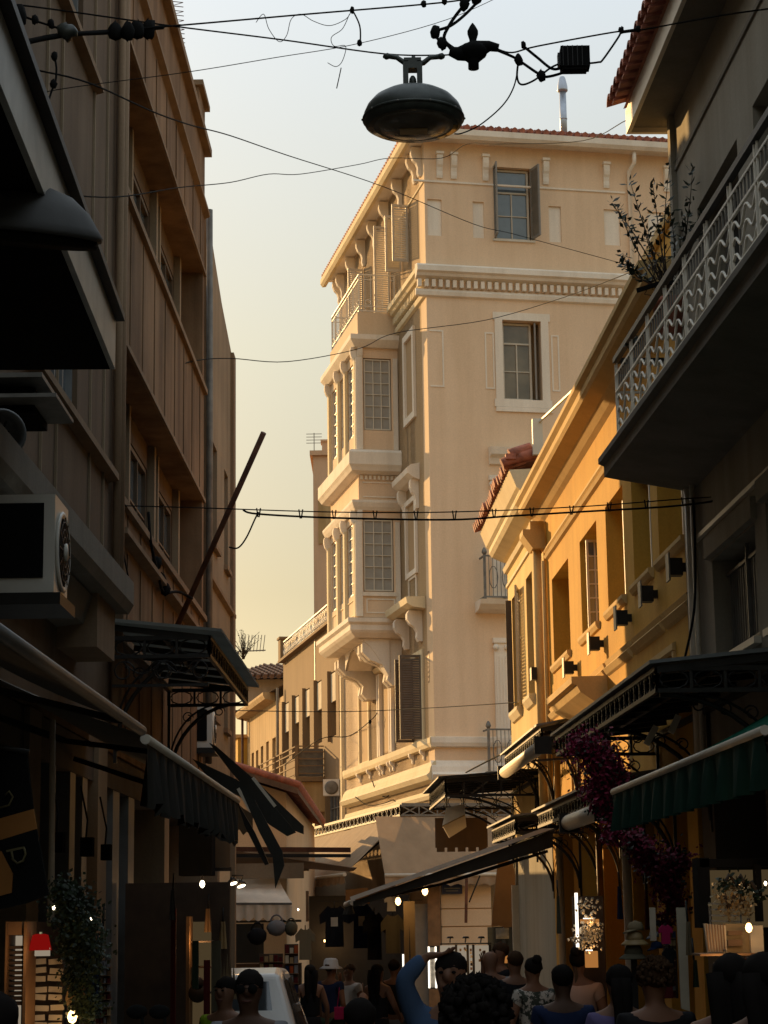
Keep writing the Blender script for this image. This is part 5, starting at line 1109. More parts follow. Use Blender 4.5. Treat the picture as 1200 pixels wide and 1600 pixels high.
def cable(pts, r, label, Y=LY, mat='black_rubber', name='cable', knots=(), group=None, hang=()):
    P = [at(p[0], p[1], p[2] if len(p) > 2 else Y) for p in pts]; S = []
    for i in range(len(P) - 1):                                # Catmull-Rom
        p0 = P[max(i - 1, 0)]; p1 = P[i]; p2 = P[i + 1]; p3 = P[min(i + 2, len(P) - 1)]
        for q in range(6):
            f = q / 6; S.append(.5 * ((2 * p1) + (p2 - p0) * f + (2 * p0 - 5 * p1 + 4 * p2 - p3) * f * f + (3 * p1 - p0 - 3 * p2 + p3) * f ** 3))
    S.append(P[-1]); m = MB(); m.tube([tuple(p) for p in S], r, n=5)
    for kx, ky, *yy in knots: m.blob(tuple(at(kx, ky, yy[0] if yy else Y)), (r * 3.2, r * 3, r * 4.4), int(kx), n=6, m=4, amp=.2)
    for (x0, y0, x1, y1) in hang: m.tube([tuple(at(x0, y0, Y)), tuple(at((x0 + x1) / 2 + 2, (y0 + y1) / 2 + 2, Y)), tuple(at(x1, y1, Y))], r * .8, n=5)
    return m.build(name, mat, label=label, cat='cable')
L_ = lambda s: s
cable([(-20, 62, 12.3), (40, 62, 12.6), (100, 52, 12.8), (250, 42, 13.2), (480, 22, 13.8), (690, 4), (760, -8)], .0065, 'upper main cable from the left wall up to the top edge', knots=[(550, 16, 13.9), (662, 6), (694, 2)])
cable([(-20, 2, 12.5), (80, 14, 12.7), (265, 40, 13.3), (440, 62, 13.8), (600, 84), (690, 86), (705, 84)], .006, 'straight cable that carries the saucer lamp from the left')
cable([(-20, 72, 12.4), (15, 72, 12.5), (60, 62, 12.6), (100, 55, 12.7), (130, 52, 12.8), (170, 50, 13), (255, 42, 13.3)], .017, 'thick taped cable bundle crossing the left wall', knots=[(12, 68, 12.5), (180, 48, 13), (200, 48, 13), (215, 47, 13.1), (232, 45, 13.2), (30, 24, 12.5)])
t_ = MB(); t_.blob(tuple(at(104, 50, 12.7)), (.07, .06, .06), 9, n=9, m=6, amp=.25); t_.build('cable_knot', 'lamp_green', label='lumpy dark splice on the cable bundle over the left wall', cat='cable junction')
cable([(-20, 16, 12.6), (30, 24, 12.6), (60, 34, 12.6), (95, 45, 12.7)], .008, 'short bristly cable running into the lumpy splice from the left', knots=[(28, 23, 12.6), (55, 31, 12.6), (80, 38, 12.6)])
cable([(776, 76), (800, 82), (840, 72), (960, 50), (1000, 47), (1060, 36), (1140, 22), (1230, 10)], .0065, 'main cable running from the splice to the upper right over the roof', knots=[(818, 70), (971, 47), (997, 45)])
cable([(970, 50), (1000, 46)], .013, 'thick sleeve on the right main cable')
cable([(776, 78), (800, 88), (812, 95), (845, 117), (860, 119), (890, 110)], .011, 'thick loop of cable from the splice to the square box', knots=[(810, 94), (846, 118)])
cable([(818, 72), (840, 90), (862, 107), (878, 106)], .011, 'short thick cable above the loop, into the square box')
cable([(810, 95), (808, 120), (815, 132), (835, 125), (860, 106), (878, 98)], .008, 'looping thin cable below the splice towards the square box')
cable([(918, 99), (935, 97), (942, 93), (965, 60), (970, 50)], .008, 'bent wire from the square box up to the main cable')
cable([(810, 100), (803, 135), (785, 165), (750, 195), (722, 208), (710, 209)], .0055, 'thin power lead drooping from the splice to the saucer lamp rim')
cable([(760, -12), (730, 20), (705, 40), (680, 50), (685, 62), (700, 72), (706, 80)], .012, 'thick double cable dropping from the top edge to the splice', knots=[(680, 50), (690, 68)])
cable([(745, -12), (722, 12), (702, 40), (694, 62), (712, 78)], .013, 'second thick cable beside the one dropping to the splice', knots=[(725, 6), (745, -4)])
cable([(550, 14), (562, 40), (563, 68)], .006, 'short black lead dangling from the upper main cable', knots=[(562, 67)])
cable([(400, 35), (412, 22), (420, 45), (436, 65), (448, 55), (455, 30), (470, 22), (490, 33), (515, 40), (540, 30), (549, 17)], .0028, 'thin tangled wire looping below the upper main cable')
cable([(546, 22), (535, 45), (518, 58), (522, 72), (540, 72), (535, 95), (525, 104), (512, 98)], .0028, 'thin curly wire hanging left of the saucer lamp')
cable([(533, 106), (530, 120), (526, 138)], .004, 'tiny loose wire end left of the saucer lamp')
cable([(-20, 165, 14), (90, 140, 14), (290, 113, 15), (430, 90, 16), (560, 68, 17), (700, 30, 18), (800, -15, 19)], .0035, 'thin wire rising from the left wall behind the saucer lamp')
cable([(60, 110, 13.5), (140, 130, 14), (240, 175, 16), (300, 196, 18), (360, 212, 22), (450, 243, 26), (600, 292, 32), (740, 350, 38), (800, 365, 40), (900, 392, 42), (1010, 422, 43)], .007, 'thin wire descending from the left wall across the cream house top floor', Y=20)
cable([(70, 300, 14), (180, 308, 16), (280, 293, 20), (360, 285, 24), (420, 272, 26), (470, 272, 28), (560, 257, 30), (610, 247, 31), (690, 247, 33), (730, 225, 32), (780, 225, 30), (910, 220, 27), (985, 185, 22), (1060, 165, 19), (1230, 125, 17)], .006, 'long wavy wire crossing behind the saucer lamp to the right eaves', Y=20)
cable([(200, 595, 20), (300, 565, 24), (360, 560, 27), (450, 565, 30), (560, 545, 33), (620, 520, 35), (760, 500, 37), (880, 465, 34), (1000, 420, 26), (1080, 395, 19)], .007, 'sagging wire crossing below the dentil cornice of the cream house', Y=30)
t = None
cable([(185, 790, 18.2), (300, 793, 18.5), (520, 800, 19), (700, 800, 19.2), (900, 792, 19), (1060, 780, 18), (1165, 773, 16.9)], .006, 'upper wire of the double line stretched level across the street')
cable([(380, 797, 18.6), (404, 803, 18.7), (520, 809, 19), (700, 812, 19.2), (800, 806, 19.1), (900, 800, 19), (1060, 790, 18), (1160, 775, 16.9)], .010, 'lower thicker wire of the double line across the street')
m = MB()
for x, y in ((404, 800), (470, 802), (522, 803), (586, 804), (650, 804), (710, 804), (772, 801), (831, 799), (893, 796), (952, 791), (1010, 787), (1068, 783)):
    Yk = 18.6 + (.6 if 500 < x < 900 else 0); 
    for dx in (-3, 3): m.bar(tuple(at(x + dx, y - 6, Yk)), tuple(at(x + dx * .3, y + 8, Yk)), .012)
m.build('cable_clips', 'black_rubber', label='row of small V-shaped clips joining the level double wires', cat='cable clips', kind='stuff')
m = MB(); 
for k in range(4): m.bar(tuple(at(1142, 770 + k * 3, 17)), tuple(at(1168, 772 + k * 2, 16.9)), .014)
m.blob(tuple(at(1158, 775, 16.9)), (.06, .03, .03), 5); m.build('cable_anchor', 'black_rubber', label='frayed black anchor where the double wires meet the right wall', cat='cable anchor')
cable([(404, 800, 18.7), (398, 812, 18.7), (385, 840, 18.7), (372, 856, 18.7), (358, 855, 18.7)], .008, 'loose curled cable end hanging from the double line on the left')
cable([(85, 88, 13.6), (88, 105, 13.6), (87, 125, 13.6), (84, 133, 13.6), (78, 150, 13.6), (74, 165, 13.6)], .008, 'short dangling black cord on the left wall below the bundle', knots=[(85, 88, 13.6), (84, 131, 13.6)])
CY = lambda u: CL.P(u, .12, 0).y
cable([(445, 1195, CY(15)), (500, 1155, CY(10)), (545, 1150, CY(10)), (580, 1125, CY(6)), (590, 1112, CY(6))], .012, 'slack black cable from the brown balcony up to the cream facade', knots=[(578, 1128, CY(6))])
cable([(636, 1130, CY(3)), (640, 1170, CY(3)), (622, 1215, CY(4)), (605, 1245, CY(5)), (588, 1235, CY(6)), (582, 1220, CY(6))], .014, 'dark cable looping down the cream base below the shuttered window')
cable([(555, 1245, CY(8)), (575, 1258, CY(7)), (600, 1255, CY(5)), (615, 1250, CY(4)), (625, 1262, CY(4)), (640, 1250, CY(3))], .011, 'tangled cable along the lowest moulding of the cream house')
cable([(360, 1110, 34), (500, 1112, 40), (600, 1110, 43), (800, 1098, 34), (900, 1085, 27)], .008, 'faint thin wire crossing the street at first-floor height')
cable([(728, 1207, 36), (770, 1185, 34), (812, 1165, 31)], .014, 'slanting stay rod from the black canopy up to the ochre wall')
cable([(1083, 780, 17.2), (1086, 850, 17.3), (1085, 950, 17.4), (1070, 1030, 17.6)], .012, 'black cable running down the joint between ochre and grey houses')
cable([(190, 800, 18.3), (193, 860, 18.3), (200, 900, 18.3)], .008, 'short black wire down the left wall beside the drainpipes')
cable([(232, 800, 20), (236, 850, 20), (248, 900, 20.5), (256, 925, 21), (280, 925, 21.5), (300, 935, 22)], .016, 'messy black cables on the left wall behind the leaning pole', knots=[(245, 880, 20.5), (252, 905, 21), (258, 920, 21)])
# lamps that are lit
def bulb(px, py, Y, r, label, cord=0, cat='bulb', mat='bulb_warm', cage=True, group=None):
    c = at(px, py, Y); t = empty('hanging_bulb', c, label, cat, group); MB().lathe(tuple(c), [(.001, -r * 1.5), (r * .7, -r), (r, -.1 * r), (r * .7, r * .8), (r * .3, r * 1.3)], n=12).build('glass', mat, t)
    m = MB(); m.lathe((c.x, c.y, c.z + r * 1.2), [(r * .45, 0), (r * .45, r * 1.1), (r * .2, r * 1.3)], n=10); m.tube([(c.x, c.y, c.z + r * 2.4), (c.x, c.y, c.z + r * 2.4 + cord)], .006, n=5); m.build('socket', 'iron', t); return t
bulb(664, 1392, 27.5, .042, 'warm caged bulb glowing under the long black awning, right one', .1); bulb(622, 1408, 28, .040, 'warm bulb glowing under the long black awning, left one', .1)
bulb(297, 1265, 16.5, .03, 'left of two tiny bulbs above the black box sign', .05); bulb(308, 1270, 16.5, .03, 'right of two tiny bulbs above the black box sign', .05)
bulb(316, 1381, 16.8, .022, 'white bulb shining just below the black box sign', .02, mat='bulb_white')
for px, py, lab in ((364, 1380, 'left spotlight of a pair on an arm beside the white awning'), (377, 1384, 'right spotlight of a pair on an arm beside the white awning')):
    c = at(px, py, 22); t = empty('spotlight', c, lab, 'spotlight', 'spotlights by the white awning'); MB().lathe(tuple(c), [(.055, 0), (.05, .03), (.02, .05), (.01, .07)], n=14, axis=(-.3, .3, .9)).build('shade', 'iron', t); MB().lathe(tuple(c - Vector((-.3, .3, .9)) * .002), [(.045, -.003), (.001, -.004)], n=14, axis=(-.3, .3, .9)).build('lamp_face', 'bulb_white', t)
    m = MB(); m.tube([tuple(c + Vector((0, 0, .05))), tuple(at(px + 3, 1368, 22)), tuple(at(362, 1368, 22))], .008, n=5); m.build('arm', 'iron', t)
# ================================================================== people
for n, c in dict(skin_tan=(.20, .10, .06), skin_dark=(.10, .05, .03), skin_pale=(.42, .24, .16), hair_black=(.012, .010, .009), hair_brown=(.05, .028, .015), hair_grey=(.20, .18, .16)).items(): plain(n, c, rough=.6 if 'skin' in n else .9, var=.12, spec=.3 if 'skin' in n else .08)
plain('skin_lip', (.12, .045, .035))
for n, c in dict(cloth_grey=(.20, .20, .21), cloth_lime=(.16, .26, .01), cloth_black=(.012, .012, .014), cloth_navy=(.015, .025, .07), cloth_blue=(.05, .09, .17), cloth_white=(.50, .49, .48), cloth_pink=(.45, .30, .24), cloth_orange=(.35, .07, .02), cloth_lavender=(.12, .10, .22), cloth_jeans=(.09, .12, .17), cloth_khaki=(.22, .17, .10), cloth_red=(.10, .015, .015), cloth_green=(.03, .05, .03), cloth_olive=(.10, .09, .06), cloth_hot=(.40, .02, .10)).items(): fabric(n, c, folds=9)
m, n, b = _nt('cloth_floral'); t1 = _noise(n, 16, 3, .7); r1 = _ramp(n, t1.outputs[0], .47, .53, (.03, .04, .03), (.48, .45, .40)); n.links.new(r1.outputs[0], b.inputs['Base Color']); b.inputs['Roughness'].default_value = .8
def skin_obj(name, verts, edges, mat, parent, origin, rot, lvl=2, root=0):
    me = bpy.data.meshes.new(name); me.from_pydata([v[0] for v in verts], edges, []); o = bpy.data.objects.new(name, me); col.objects.link(o)
    sk = o.modifiers.new('skin', 'SKIN'); sk.use_smooth_shade = True
    lay = me.skin_vertices[0].data if me.skin_vertices else None
    for i, v in enumerate(verts):
        r = v[1]; lay[i].radius = r if isinstance(r, tuple) else (r, r); lay[i].use_root = (i == root)
    ss = o.modifiers.new('sub', 'SUBSURF'); ss.levels = lvl; ss.render_levels = lvl
    me.materials.append(MAT[mat]); o.parent = parent; LOC[o.name] = LOC[parent.name].copy(); o.location = (0, 0, 0)
    return o
def person(px, py, Y, face, label, skin='skin_tan', hair='hair_black', hs='short', top='cloth_black', bot='cloth_black', la=None, ra=None, female=False, sleeve='short', skirt=False, group=None, H=None, dx=0, lean=0, bag=None, hat=None, turn=0, seed=0):
    """face 0 looks away from us, 180 towards us; arms are (elbow, wrist) in metres, x outward, y forward, z up, for a 1.75 m body"""
    hp = at(px, py, Y); g = gz(Y); H = hp.z - g; S = H / 1.75
    o = empty('person', (hp.x, Y, g), label, 'person', group); o.rotation_euler = (0, 0, R(face))
    w = .155 if female else .175; hip = .1
    la = la or ((.24, -.02, 1.15), (.25, .06, .90)); ra = ra or ((.24, -.02, 1.15), (.25, .06, .90))
    V = []; E = []
    def v(p, r, link=None):
        V.append((tuple(c * S for c in p), tuple(q * S for q in r) if isinstance(r, tuple) else r * S)); i = len(V) - 1
        if link is not None: E.append((link, i))
        return i
    pel = v((0, 0, .96), (.15, .105)); wa = v((0, 0, 1.10), (.125 if female else .14, .095), pel); ch = v((0, .0, 1.28), (.145, .11), wa); uc = v((0, -.005, 1.40), (.11, .085), ch)
    ne = v((0, .0, 1.49), (.052, .054), uc); jw = v((0, .012, 1.555), (.060, .072), ne); hd = v((0, .0, 1.64), (.074, .092), jw); tp = v((0, -.005, 1.712), (.052, .062), hd)
    v((0, .098, 1.612), (.013, .016), hd); v((.078, .0, 1.625), (.010, .020), hd); v((-.078, .0, 1.625), (.010, .020), hd)
    hands = []
    for sgn, arm in ((1, ra), (-1, la)):
        sh = v((sgn * w, -.01, 1.405), .058, uc); up = v((sgn * (w + arm[0][0]) / 2, (-.01 + arm[0][1]) / 2, (1.40 + arm[0][2]) / 2), .049, sh)
        el = v((sgn * arm[0][0], arm[0][1], arm[0][2]), .040, up); mf = v(tuple((sgn * a[0] if k == 0 else a[k]) * .55 for k, a in ((0, arm[0]), (1, arm[0]), (2, arm[0]))) if False else (sgn * (arm[0][0] * .6 + arm[1][0] * .4), arm[0][1] * .6 + arm[1][1] * .4, arm[0][2] * .6 + arm[1][2] * .4), .037, el)
        wr = v((sgn * arm[1][0], arm[1][1], arm[1][2]), .025, mf)
        d = (Vector((sgn * arm[2][0], arm[2][1], arm[2][2])) if len(arm) > 2 else Vector((sgn * (arm[1][0] - arm[0][0]), arm[1][1] - arm[0][1], arm[1][2] - arm[0][2]))).normalized(); W = Vector((sgn * arm[1][0], arm[1][1], arm[1][2])); pm = W + d * .06
        side = d.cross(Vector((sgn, 0, 0))); side = side.normalized() if side.length > .2 else Vector((0, 1, 0)); bend = d.cross(side)
        pi = v(tuple(pm), (.034, .018), wr)
        for f, (off, L) in enumerate(((-.03, .070), (-.010, .080), (.011, .074), (.031, .058))):
            a = pm + side * off + d * .03; b2 = a + d * L * .5 - bend * .006 * sgn; c3 = a + d * L * .9 - bend * .026 * sgn; i1 = v(tuple(a), .0095, pi); i2 = v(tuple(b2), .0085, i1); v(tuple(c3), .007, i2)
        th = W + d * .03 - side * .03; i1 = v(tuple(th), .011, wr); v(tuple(th + d * .04 - side * .018), .009, i1)
    for sgn in (1, -1):
        hi = v((sgn * .085, 0, .88), .085, pel); kn = v((sgn * .10, .012, .50), .055, hi); cf = v((sgn * .10, -.012, .34), .050, kn); an = v((sgn * .10, -.01, .085), .034, cf); v((sgn * .115, .14, .035), (.036, .026), an)
    body = skin_obj('body', V, E, skin, o, None, 0)
    # clothes: shells a little proud of the body
    def shell(name, mat, idx, add):
        V2 = []; mp = {}
        for k, (i, ad) in enumerate(idx): mp[i] = k; r = V[i][1]; r = r if isinstance(r, tuple) else (r, r); V2.append((V[i][0], (r[0] + ad * S, r[1] + ad * S)))
        E2 = [(mp[a], mp[b]) for a, b in E if a in mp and b in mp]; return skin_obj(name, V2, E2, mat, o, None, 0)
    arms = [i for i in range(len(V))]
    names = {}
    shl = 11; per = 20   # vertex layout of one arm: sh, up, el, mf, wr, palm, 12 finger, 2 thumb
    A0 = 11; A1 = A0 + 20
    sl = {'none': 0, 'short': 2, 'long': 5}[sleeve]
    idx = [(pel, .02), (wa, .022), (ch, .018), (uc, .018)]
    for A in (A0, A1):
        for k in range(sl): idx.append((A + k, .015 if k < 4 else .010))
        if sl == 0: pass
    shell('top', top, idx, 0)
    Lg = A1 + 20
    if skirt:
        mm = MB(); base = o.location; r = [(.15, 1.02), (.17, .92), (.19, .75), (.22, .55)]
        mm.lathe((0, 0, 0), [(a * S, z * S) for a, z in r], n=18, squash=.75); ob = mm.build('skirt', bot, None); ob.parent = o; ob.location = (0, 0, .55 * S); 
    else: shell('trousers', bot, [(pel, .012)] + [(Lg + k, .014) for k in (0, 1, 2, 3)] + [(Lg + 5 + k, .014) for k in (0, 1, 2, 3)], 0)
    def child(mm, name, mat):
        ob = mm.build(name, mat, None); ob.parent = o; ob.location = (sum((vv.x for vv in mm.v)) / len(mm.v), sum((vv.y for vv in mm.v)) / len(mm.v), min(vv.z for vv in mm.v)); return ob
    if hs != 'bald':
        mm = MB(); mm.blob((0, -.020 * S, 1.662 * S), (.083 * S, .100 * S, .080 * S), seed, n=14, m=10, amp=.05 if hs != 'curly' else .02)
        if hs in ('long', 'tail', 'wavy'):
            wdt = .085 if hs != 'tail' else .035; zt, ze = (1.66, 1.20) if hs != 'tail' else (1.66, 1.22); yb = -.075 if hs != 'tail' else -.12
            for q in range(9):
                ox = (q - 4) / 4 * wdt * .75; rdq = random.Random(seed * 31 + q); mm.tube([((ox * (1 - .25 * f) + rdq.uniform(-.006, .006)) * S, (yb - .02 * math.sin(f * 3) + .025 * math.cos((q - 4) * .6)) * S, (zt + (ze - zt) * f + rdq.uniform(-.02, .02) * f) * S) for f in (0, .2, .4, .6, .8, 1.0)], [.036 * S, .04 * S, .036 * S, .030 * S, .024 * S, .010 * S], n=7)
        if hs == 'bun': mm.blob((0, -.10 * S, 1.72 * S), (.05 * S, .05 * S, .045 * S), seed, n=10, m=6, amp=.08)
        if hs in ('curly', 'puffy'):
            rd = random.Random(seed)
            for k in range(260):
                th = rd.uniform(0, 2 * math.pi); ph = rd.uniform(-.5, 1.4); rr_ = 1.05; mm.blob((.092 * S * math.cos(th) * math.cos(ph) * rr_, (-.03 + .108 * math.sin(th) * math.cos(ph) * rr_) * S if math.sin(th) < .5 or ph > .7 else -.05 * S, (1.655 + .095 * math.sin(ph) * rr_) * S), (.010 + .008 * rd.random()) * S, k, n=5, m=3, amp=.45)
        child(mm, 'hair', hair)
    if 100 < face < 260:
        for sx in (-1, 1): mm = MB(); mm.blob((sx * .032 * S, .082 * S, 1.640 * S), (.012 * S, .008 * S, .007 * S), 1, amp=0); child(mm, 'eye', 'hair_black')
        mm = MB(); mm.tube([(-.026 * S, .083 * S, 1.568 * S), (0, .090 * S, 1.566 * S), (.026 * S, .083 * S, 1.568 * S)], .006 * S, n=5); child(mm, 'mouth', 'skin_lip')
        mm = MB()
        for sx in (-1, 1): mm.tube([(sx * .016 * S, .09 * S, 1.664 * S), (sx * .034 * S, .09 * S, 1.669 * S), (sx * .05 * S, .082 * S, 1.662 * S)], .005 * S, n=4)
        child(mm, 'eyebrow', hair)
    if hat == 'bucket': mm = MB(); mm.lathe((0, 0, 1.64 * S), [(.165 * S, -.015 * S), (.17 * S, -.005 * S), (.11 * S, .03 * S), (.10 * S, .11 * S), (.07 * S, .135 * S), (.001, .14 * S)], n=24); child(mm, 'bucket_hat', 'cloth_white')
    if hat == 'glasses':
        mm = MB()
        for sx in (-1, 1): mm.lathe((sx * .035 * S, .098 * S, 1.635 * S), [(.027 * S, 0), (.027 * S, .006), (.001, .007)], n=12, axis=(0, 1, 0)); mm.bar((sx * .06 * S, .09 * S, 1.64 * S), (sx * .082 * S, 0, 1.64 * S), .005)
        mm.bar((-.02, .1 * S, 1.64 * S), (.02, .1 * S, 1.64 * S), .005); child(mm, 'sunglasses', 'sign_black')
    if hat == 'cap': mm = MB(); mm.lathe((0, -.01, 1.67 * S), [(.098 * S, 0), (.098 * S, .03 * S), (.08 * S, .07 * S), (.001, .095 * S)], n=20); mm.box(-.06 * S, .06 * S, .08 * S, .17 * S, 1.665 * S, 1.675 * S); child(mm, 'cap', 'cloth_black')
    for sgn in (1, -1):
        mm = MB(); mm.blob((sgn * .11 * S, .06 * S, .04 * S), (.047 * S, .13 * S, .045 * S), 1, n=10, m=6, amp=.02); child(mm, 'shoe', 'cloth_black' if seed % 2 else 'cloth_white')
    if bag: 
        nm, mt, (bx, by, bz), (sx, sy, sz) = bag
        mm = MB(); mm.blob((0, 0, 0), (sx, sy, sz), 2, n=10, m=6, amp=.06); p = o.location + Matrix.Rotation(R(face), 3, 'Z') @ Vector((bx, by, bz)); mm2 = MB(); mm2.v = [q + p for q in mm.v]; mm2.f = mm.f; mm2.sm = mm.sm
        if nm == 'crossbody_strap': pass
        mm2.build(nm, mt, label=bag_labels.get(label, 'bag carried by a person'), cat='bag')
    return o, H
bag_labels = {}
def B_(k, v): bag_labels[k] = v
HH = {}
def PP(key, *a, **k): o, H = person(*a, **k); HH[key] = round(H, 2); return o
PP('A', 389, 1512, 12, 176, 'man facing us in grey tee and sunglasses, front left of the crowd', 'skin_dark', 'hair_black', 'short', 'cloth_grey', 'cloth_jeans', hat='glasses', seed=1)
PP('B', 352, 1524, 15.5, 150, 'person in a lime green top half hidden behind the man in grey', 'skin_tan', 'hair_black', 'short', 'cloth_lime', 'cloth_khaki', seed=2)
PP('C', 484, 1506, 28, 10, 'woman with long black hair in a black dress, back to us in the middle', 'skin_tan', 'hair_black', 'long', 'cloth_black', 'cloth_black', female=True, skirt=True, sleeve='none', seed=3)
PP('D', 517, 1500, 29, -40, 'person in a white bucket hat and navy tee with a shoulder strap', 'skin_tan', 'hair_brown', 'short', 'cloth_navy', 'cloth_green', hat='bucket', seed=4)
PP('E', 545, 1505, 30, 140, 'man in a loose white shirt with a hand at his mouth, mid street', 'skin_tan', 'hair_brown', 'short', 'cloth_white', 'cloth_black', ra=((.22, .06, 1.12), (.06, .16, 1.46)), seed=5)
PP('E2', 574, 1507, 33, 170, 'person in dark clothes standing behind the man in white shirt', 'skin_tan', 'hair_black', 'short', 'cloth_olive', 'cloth_black', seed=6)
PP('F', 590, 1505, 27, -30, 'woman in a black sleeveless dress with a bare arm, mid street', 'skin_tan', 'hair_black', 'long', 'cloth_black', 'cloth_black', female=True, skirt=True, sleeve='none', ra=((.26, .02, 1.16), (.22, .18, 1.05)), seed=7)
PP('G', 616, 1498, 28, -15, 'man in a black tee and grey jeans, back to us by the glowing strips', 'skin_tan', 'hair_black', 'short', 'cloth_black', 'cloth_jeans', seed=9)
PP('I', 703, 1483, 11.0, 168, 'man in a blue shirt holding his raised arm over his head', 'skin_tan', 'hair_black', 'short', 'cloth_blue', 'cloth_navy', ra=((.23, .06, 1.60), (.125, .03, 1.715), (-.96, 0, .12)), sleeve='long', seed=11)
PP('J', 742, 1530, 6.2, -4, 'foreground person seen from behind, dark puffy hair and brown top', 'skin_tan', 'hair_black', 'puffy', 'awning_brown', 'cloth_black', female=True, seed=12)
PP('K', 766, 1480, 22.5, 8, 'bald man in a grey shirt from behind, near the lit display panels', 'skin_tan', 'hair_grey', 'bald', 'cloth_grey', 'cloth_khaki', seed=13)
PP('L', 780, 1471, 24.5, 120, 'dark-haired man in a dark tee behind the bald man', 'skin_tan', 'hair_brown', 'short', 'cloth_black', 'cloth_black', ra=((.22, .08, 1.18), (.05, .18, 1.5)), seed=14)
PP('M', 804, 1484, 22, 12, 'person in black standing beside the woman in floral print', 'skin_tan', 'hair_brown', 'short', 'cloth_black', 'cloth_black', seed=15)
PP('N', 832, 1494, 19.5, 20, 'woman in a black and white floral dress with her hair in a bun', 'skin_tan', 'hair_black', 'bun', 'cloth_floral', 'cloth_floral', female=True, skirt=True, seed=16)
PP('O', 878, 1505, 15, 0, 'man in a navy blue tee seen from behind, short black hair', 'skin_dark', 'hair_black', 'short', 'cloth_navy', 'cloth_black', seed=17)
PP('P', 905, 1481, 19, -25, 'woman in a pale pink top and orange skirt at the lit jewellery stand', 'skin_tan', 'hair_black', 'bun', 'cloth_pink', 'cloth_orange', female=True, skirt=True, seed=18)
PP('Q', 966, 1504, 12.8, 0, 'woman in a lavender top with a long dark ponytail, from behind', 'skin_tan', 'hair_black', 'tail', 'cloth_lavender', 'cloth_black', female=True, seed=19)
PP('R', 1021, 1497, 12, 10, 'person with curly brown hair in a dark top, behind the hats', 'skin_tan', 'hair_brown', 'curly', 'cloth_black', 'cloth_black', seed=20)
PP('S', 1142, 1486, 9.6, -14, 'woman with long dark hair and bare shoulders at the right shop', 'skin_tan', 'hair_black', 'long', 'cloth_black', 'cloth_black', female=True, sleeve='none', seed=21)
PP('T', 1190, 1484, 8.8, 0, 'woman with long dark hair cut by the right edge of the picture', 'skin_tan', 'hair_black', 'long', 'cloth_black', 'cloth_black', female=True, seed=22)
PP('U', 562, 1556, 10, 0, 'child-sized foreground figure, only the dark top of the head showing', 'skin_tan', 'hair_black', 'short', 'cloth_black', 'cloth_black', seed=23)
PP('V', -6, 1545, 7.0, -10, 'person cut off by the left edge in front of the postcards', 'skin_dark', 'hair_black', 'short', 'cloth_black', 'cloth_black', seed=24)
print('HEIGHTS', HH)
m = MB(); c = at(533, 1578, 28.6); m.box(c.x - .09, c.x + .09, 28.5, 28.65, c.z - .12, c.z + .04); m.bar((c.x - .05, 28.57, c.z + .04), (c.x - .02, 28.57, c.z + .3), .01); m.build('hand_bag', 'cloth_hot', label='small hot pink bag beside the person in the bucket hat', cat='bag')
m = MB(); c = at(567, 1564, 26.4); m.blob(tuple(c), (.07, .05, .10), 2, amp=.1); m.bar(tuple(c), tuple(c + Vector((0, 0, .22))), .01); m.build('shoulder_bag', 'skin_pale', label='pale leather bag hanging beside the woman in the black dress', cat='bag')
# ================================================================== white car (partly hidden behind the man in grey)
CYR = 19.5; cx = at(398, 1530, CYR).x
t = empty('parked_car', (cx - .1, CYR + 2, gz(CYR)), 'white hatchback parked on the left behind the man in grey', 'car')
g0 = gz(CYR); X0 = cx - 1.15; X1 = at(464, 1590, CYR).x; zr = at(400, 1517, CYR).z; wd = X1 - X0
prof = [(0, .35), (0, .75), (.05, .95), (.30, 1.0), (.75, (zr - g0) * .97), (1.3, zr - g0), (2.2, (zr - g0) * .985), (2.9, 1.0), (3.6, .88), (3.75, .7), (3.75, .35)]
m = MB(); nsec = 8
for k in range(len(prof)):
    y, z = prof[k]; inset = 0 if z <= 1.0 else (z - 1.0) / (zr - g0 - 1.0) * .20
    for q in range(2): m.v.append(Vector(((X0 + inset) if q == 0 else (X1 - inset), CYR + y, g0 + z)))
n = len(prof)
for k in range(n - 1): m.f.append([2 * k, 2 * k + 1, 2 * k + 3, 2 * k + 2]); m.sm.append(False)
for q in range(2): m.f.append([2 * k + q for k in range(n)]); m.sm.append(False)
m.f.append([0, 1, 2 * n - 1, 2 * n - 2]); m.sm.append(False)
bd = m.build('body', 'car_white', t); bv = bd.modifiers.new('bevel', 'BEVEL'); bv.width = .06; bv.segments = 3
def insc(y, z): return (z - 1.0) / (zr - g0 - 1.0) * .20
m = MB(); zc = zr - g0
for (ya, za, yb, zb) in ((.36, 1.05, .70, zc * .93),): m.face([(X0 + .22, CYR + ya - .012, g0 + za), (X1 - .22, CYR + ya - .012, g0 + za), (X1 - .30, CYR + yb - .012, g0 + zb), (X0 + .30, CYR + yb - .012, g0 + zb)])
m.build('rear_window', 'glass', t, fix=False)
for ya, yb in ((.72, 1.45), (1.52, 2.35)):
    MB().face([(X1 - .02, CYR + ya, g0 + 1.03), (X1 - .02, CYR + yb + .15, g0 + 1.03), (X1 - .185, CYR + yb, g0 + zc * .94), (X1 - .185, CYR + ya + .12, g0 + zc * .93)]) if False else None
    m = MB(); m.face([(X1 + .004 - insc(0, 1.04), CYR + ya, g0 + 1.04), (X1 + .004 - insc(0, 1.04), CYR + yb + .15, g0 + 1.04), (X1 + .004 - insc(0, zc * .93), CYR + yb, g0 + zc * .93), (X1 + .004 - insc(0, zc * .93), CYR + ya + .12, g0 + zc * .93)]); m.build('side_window', 'glass', t, fix=False)
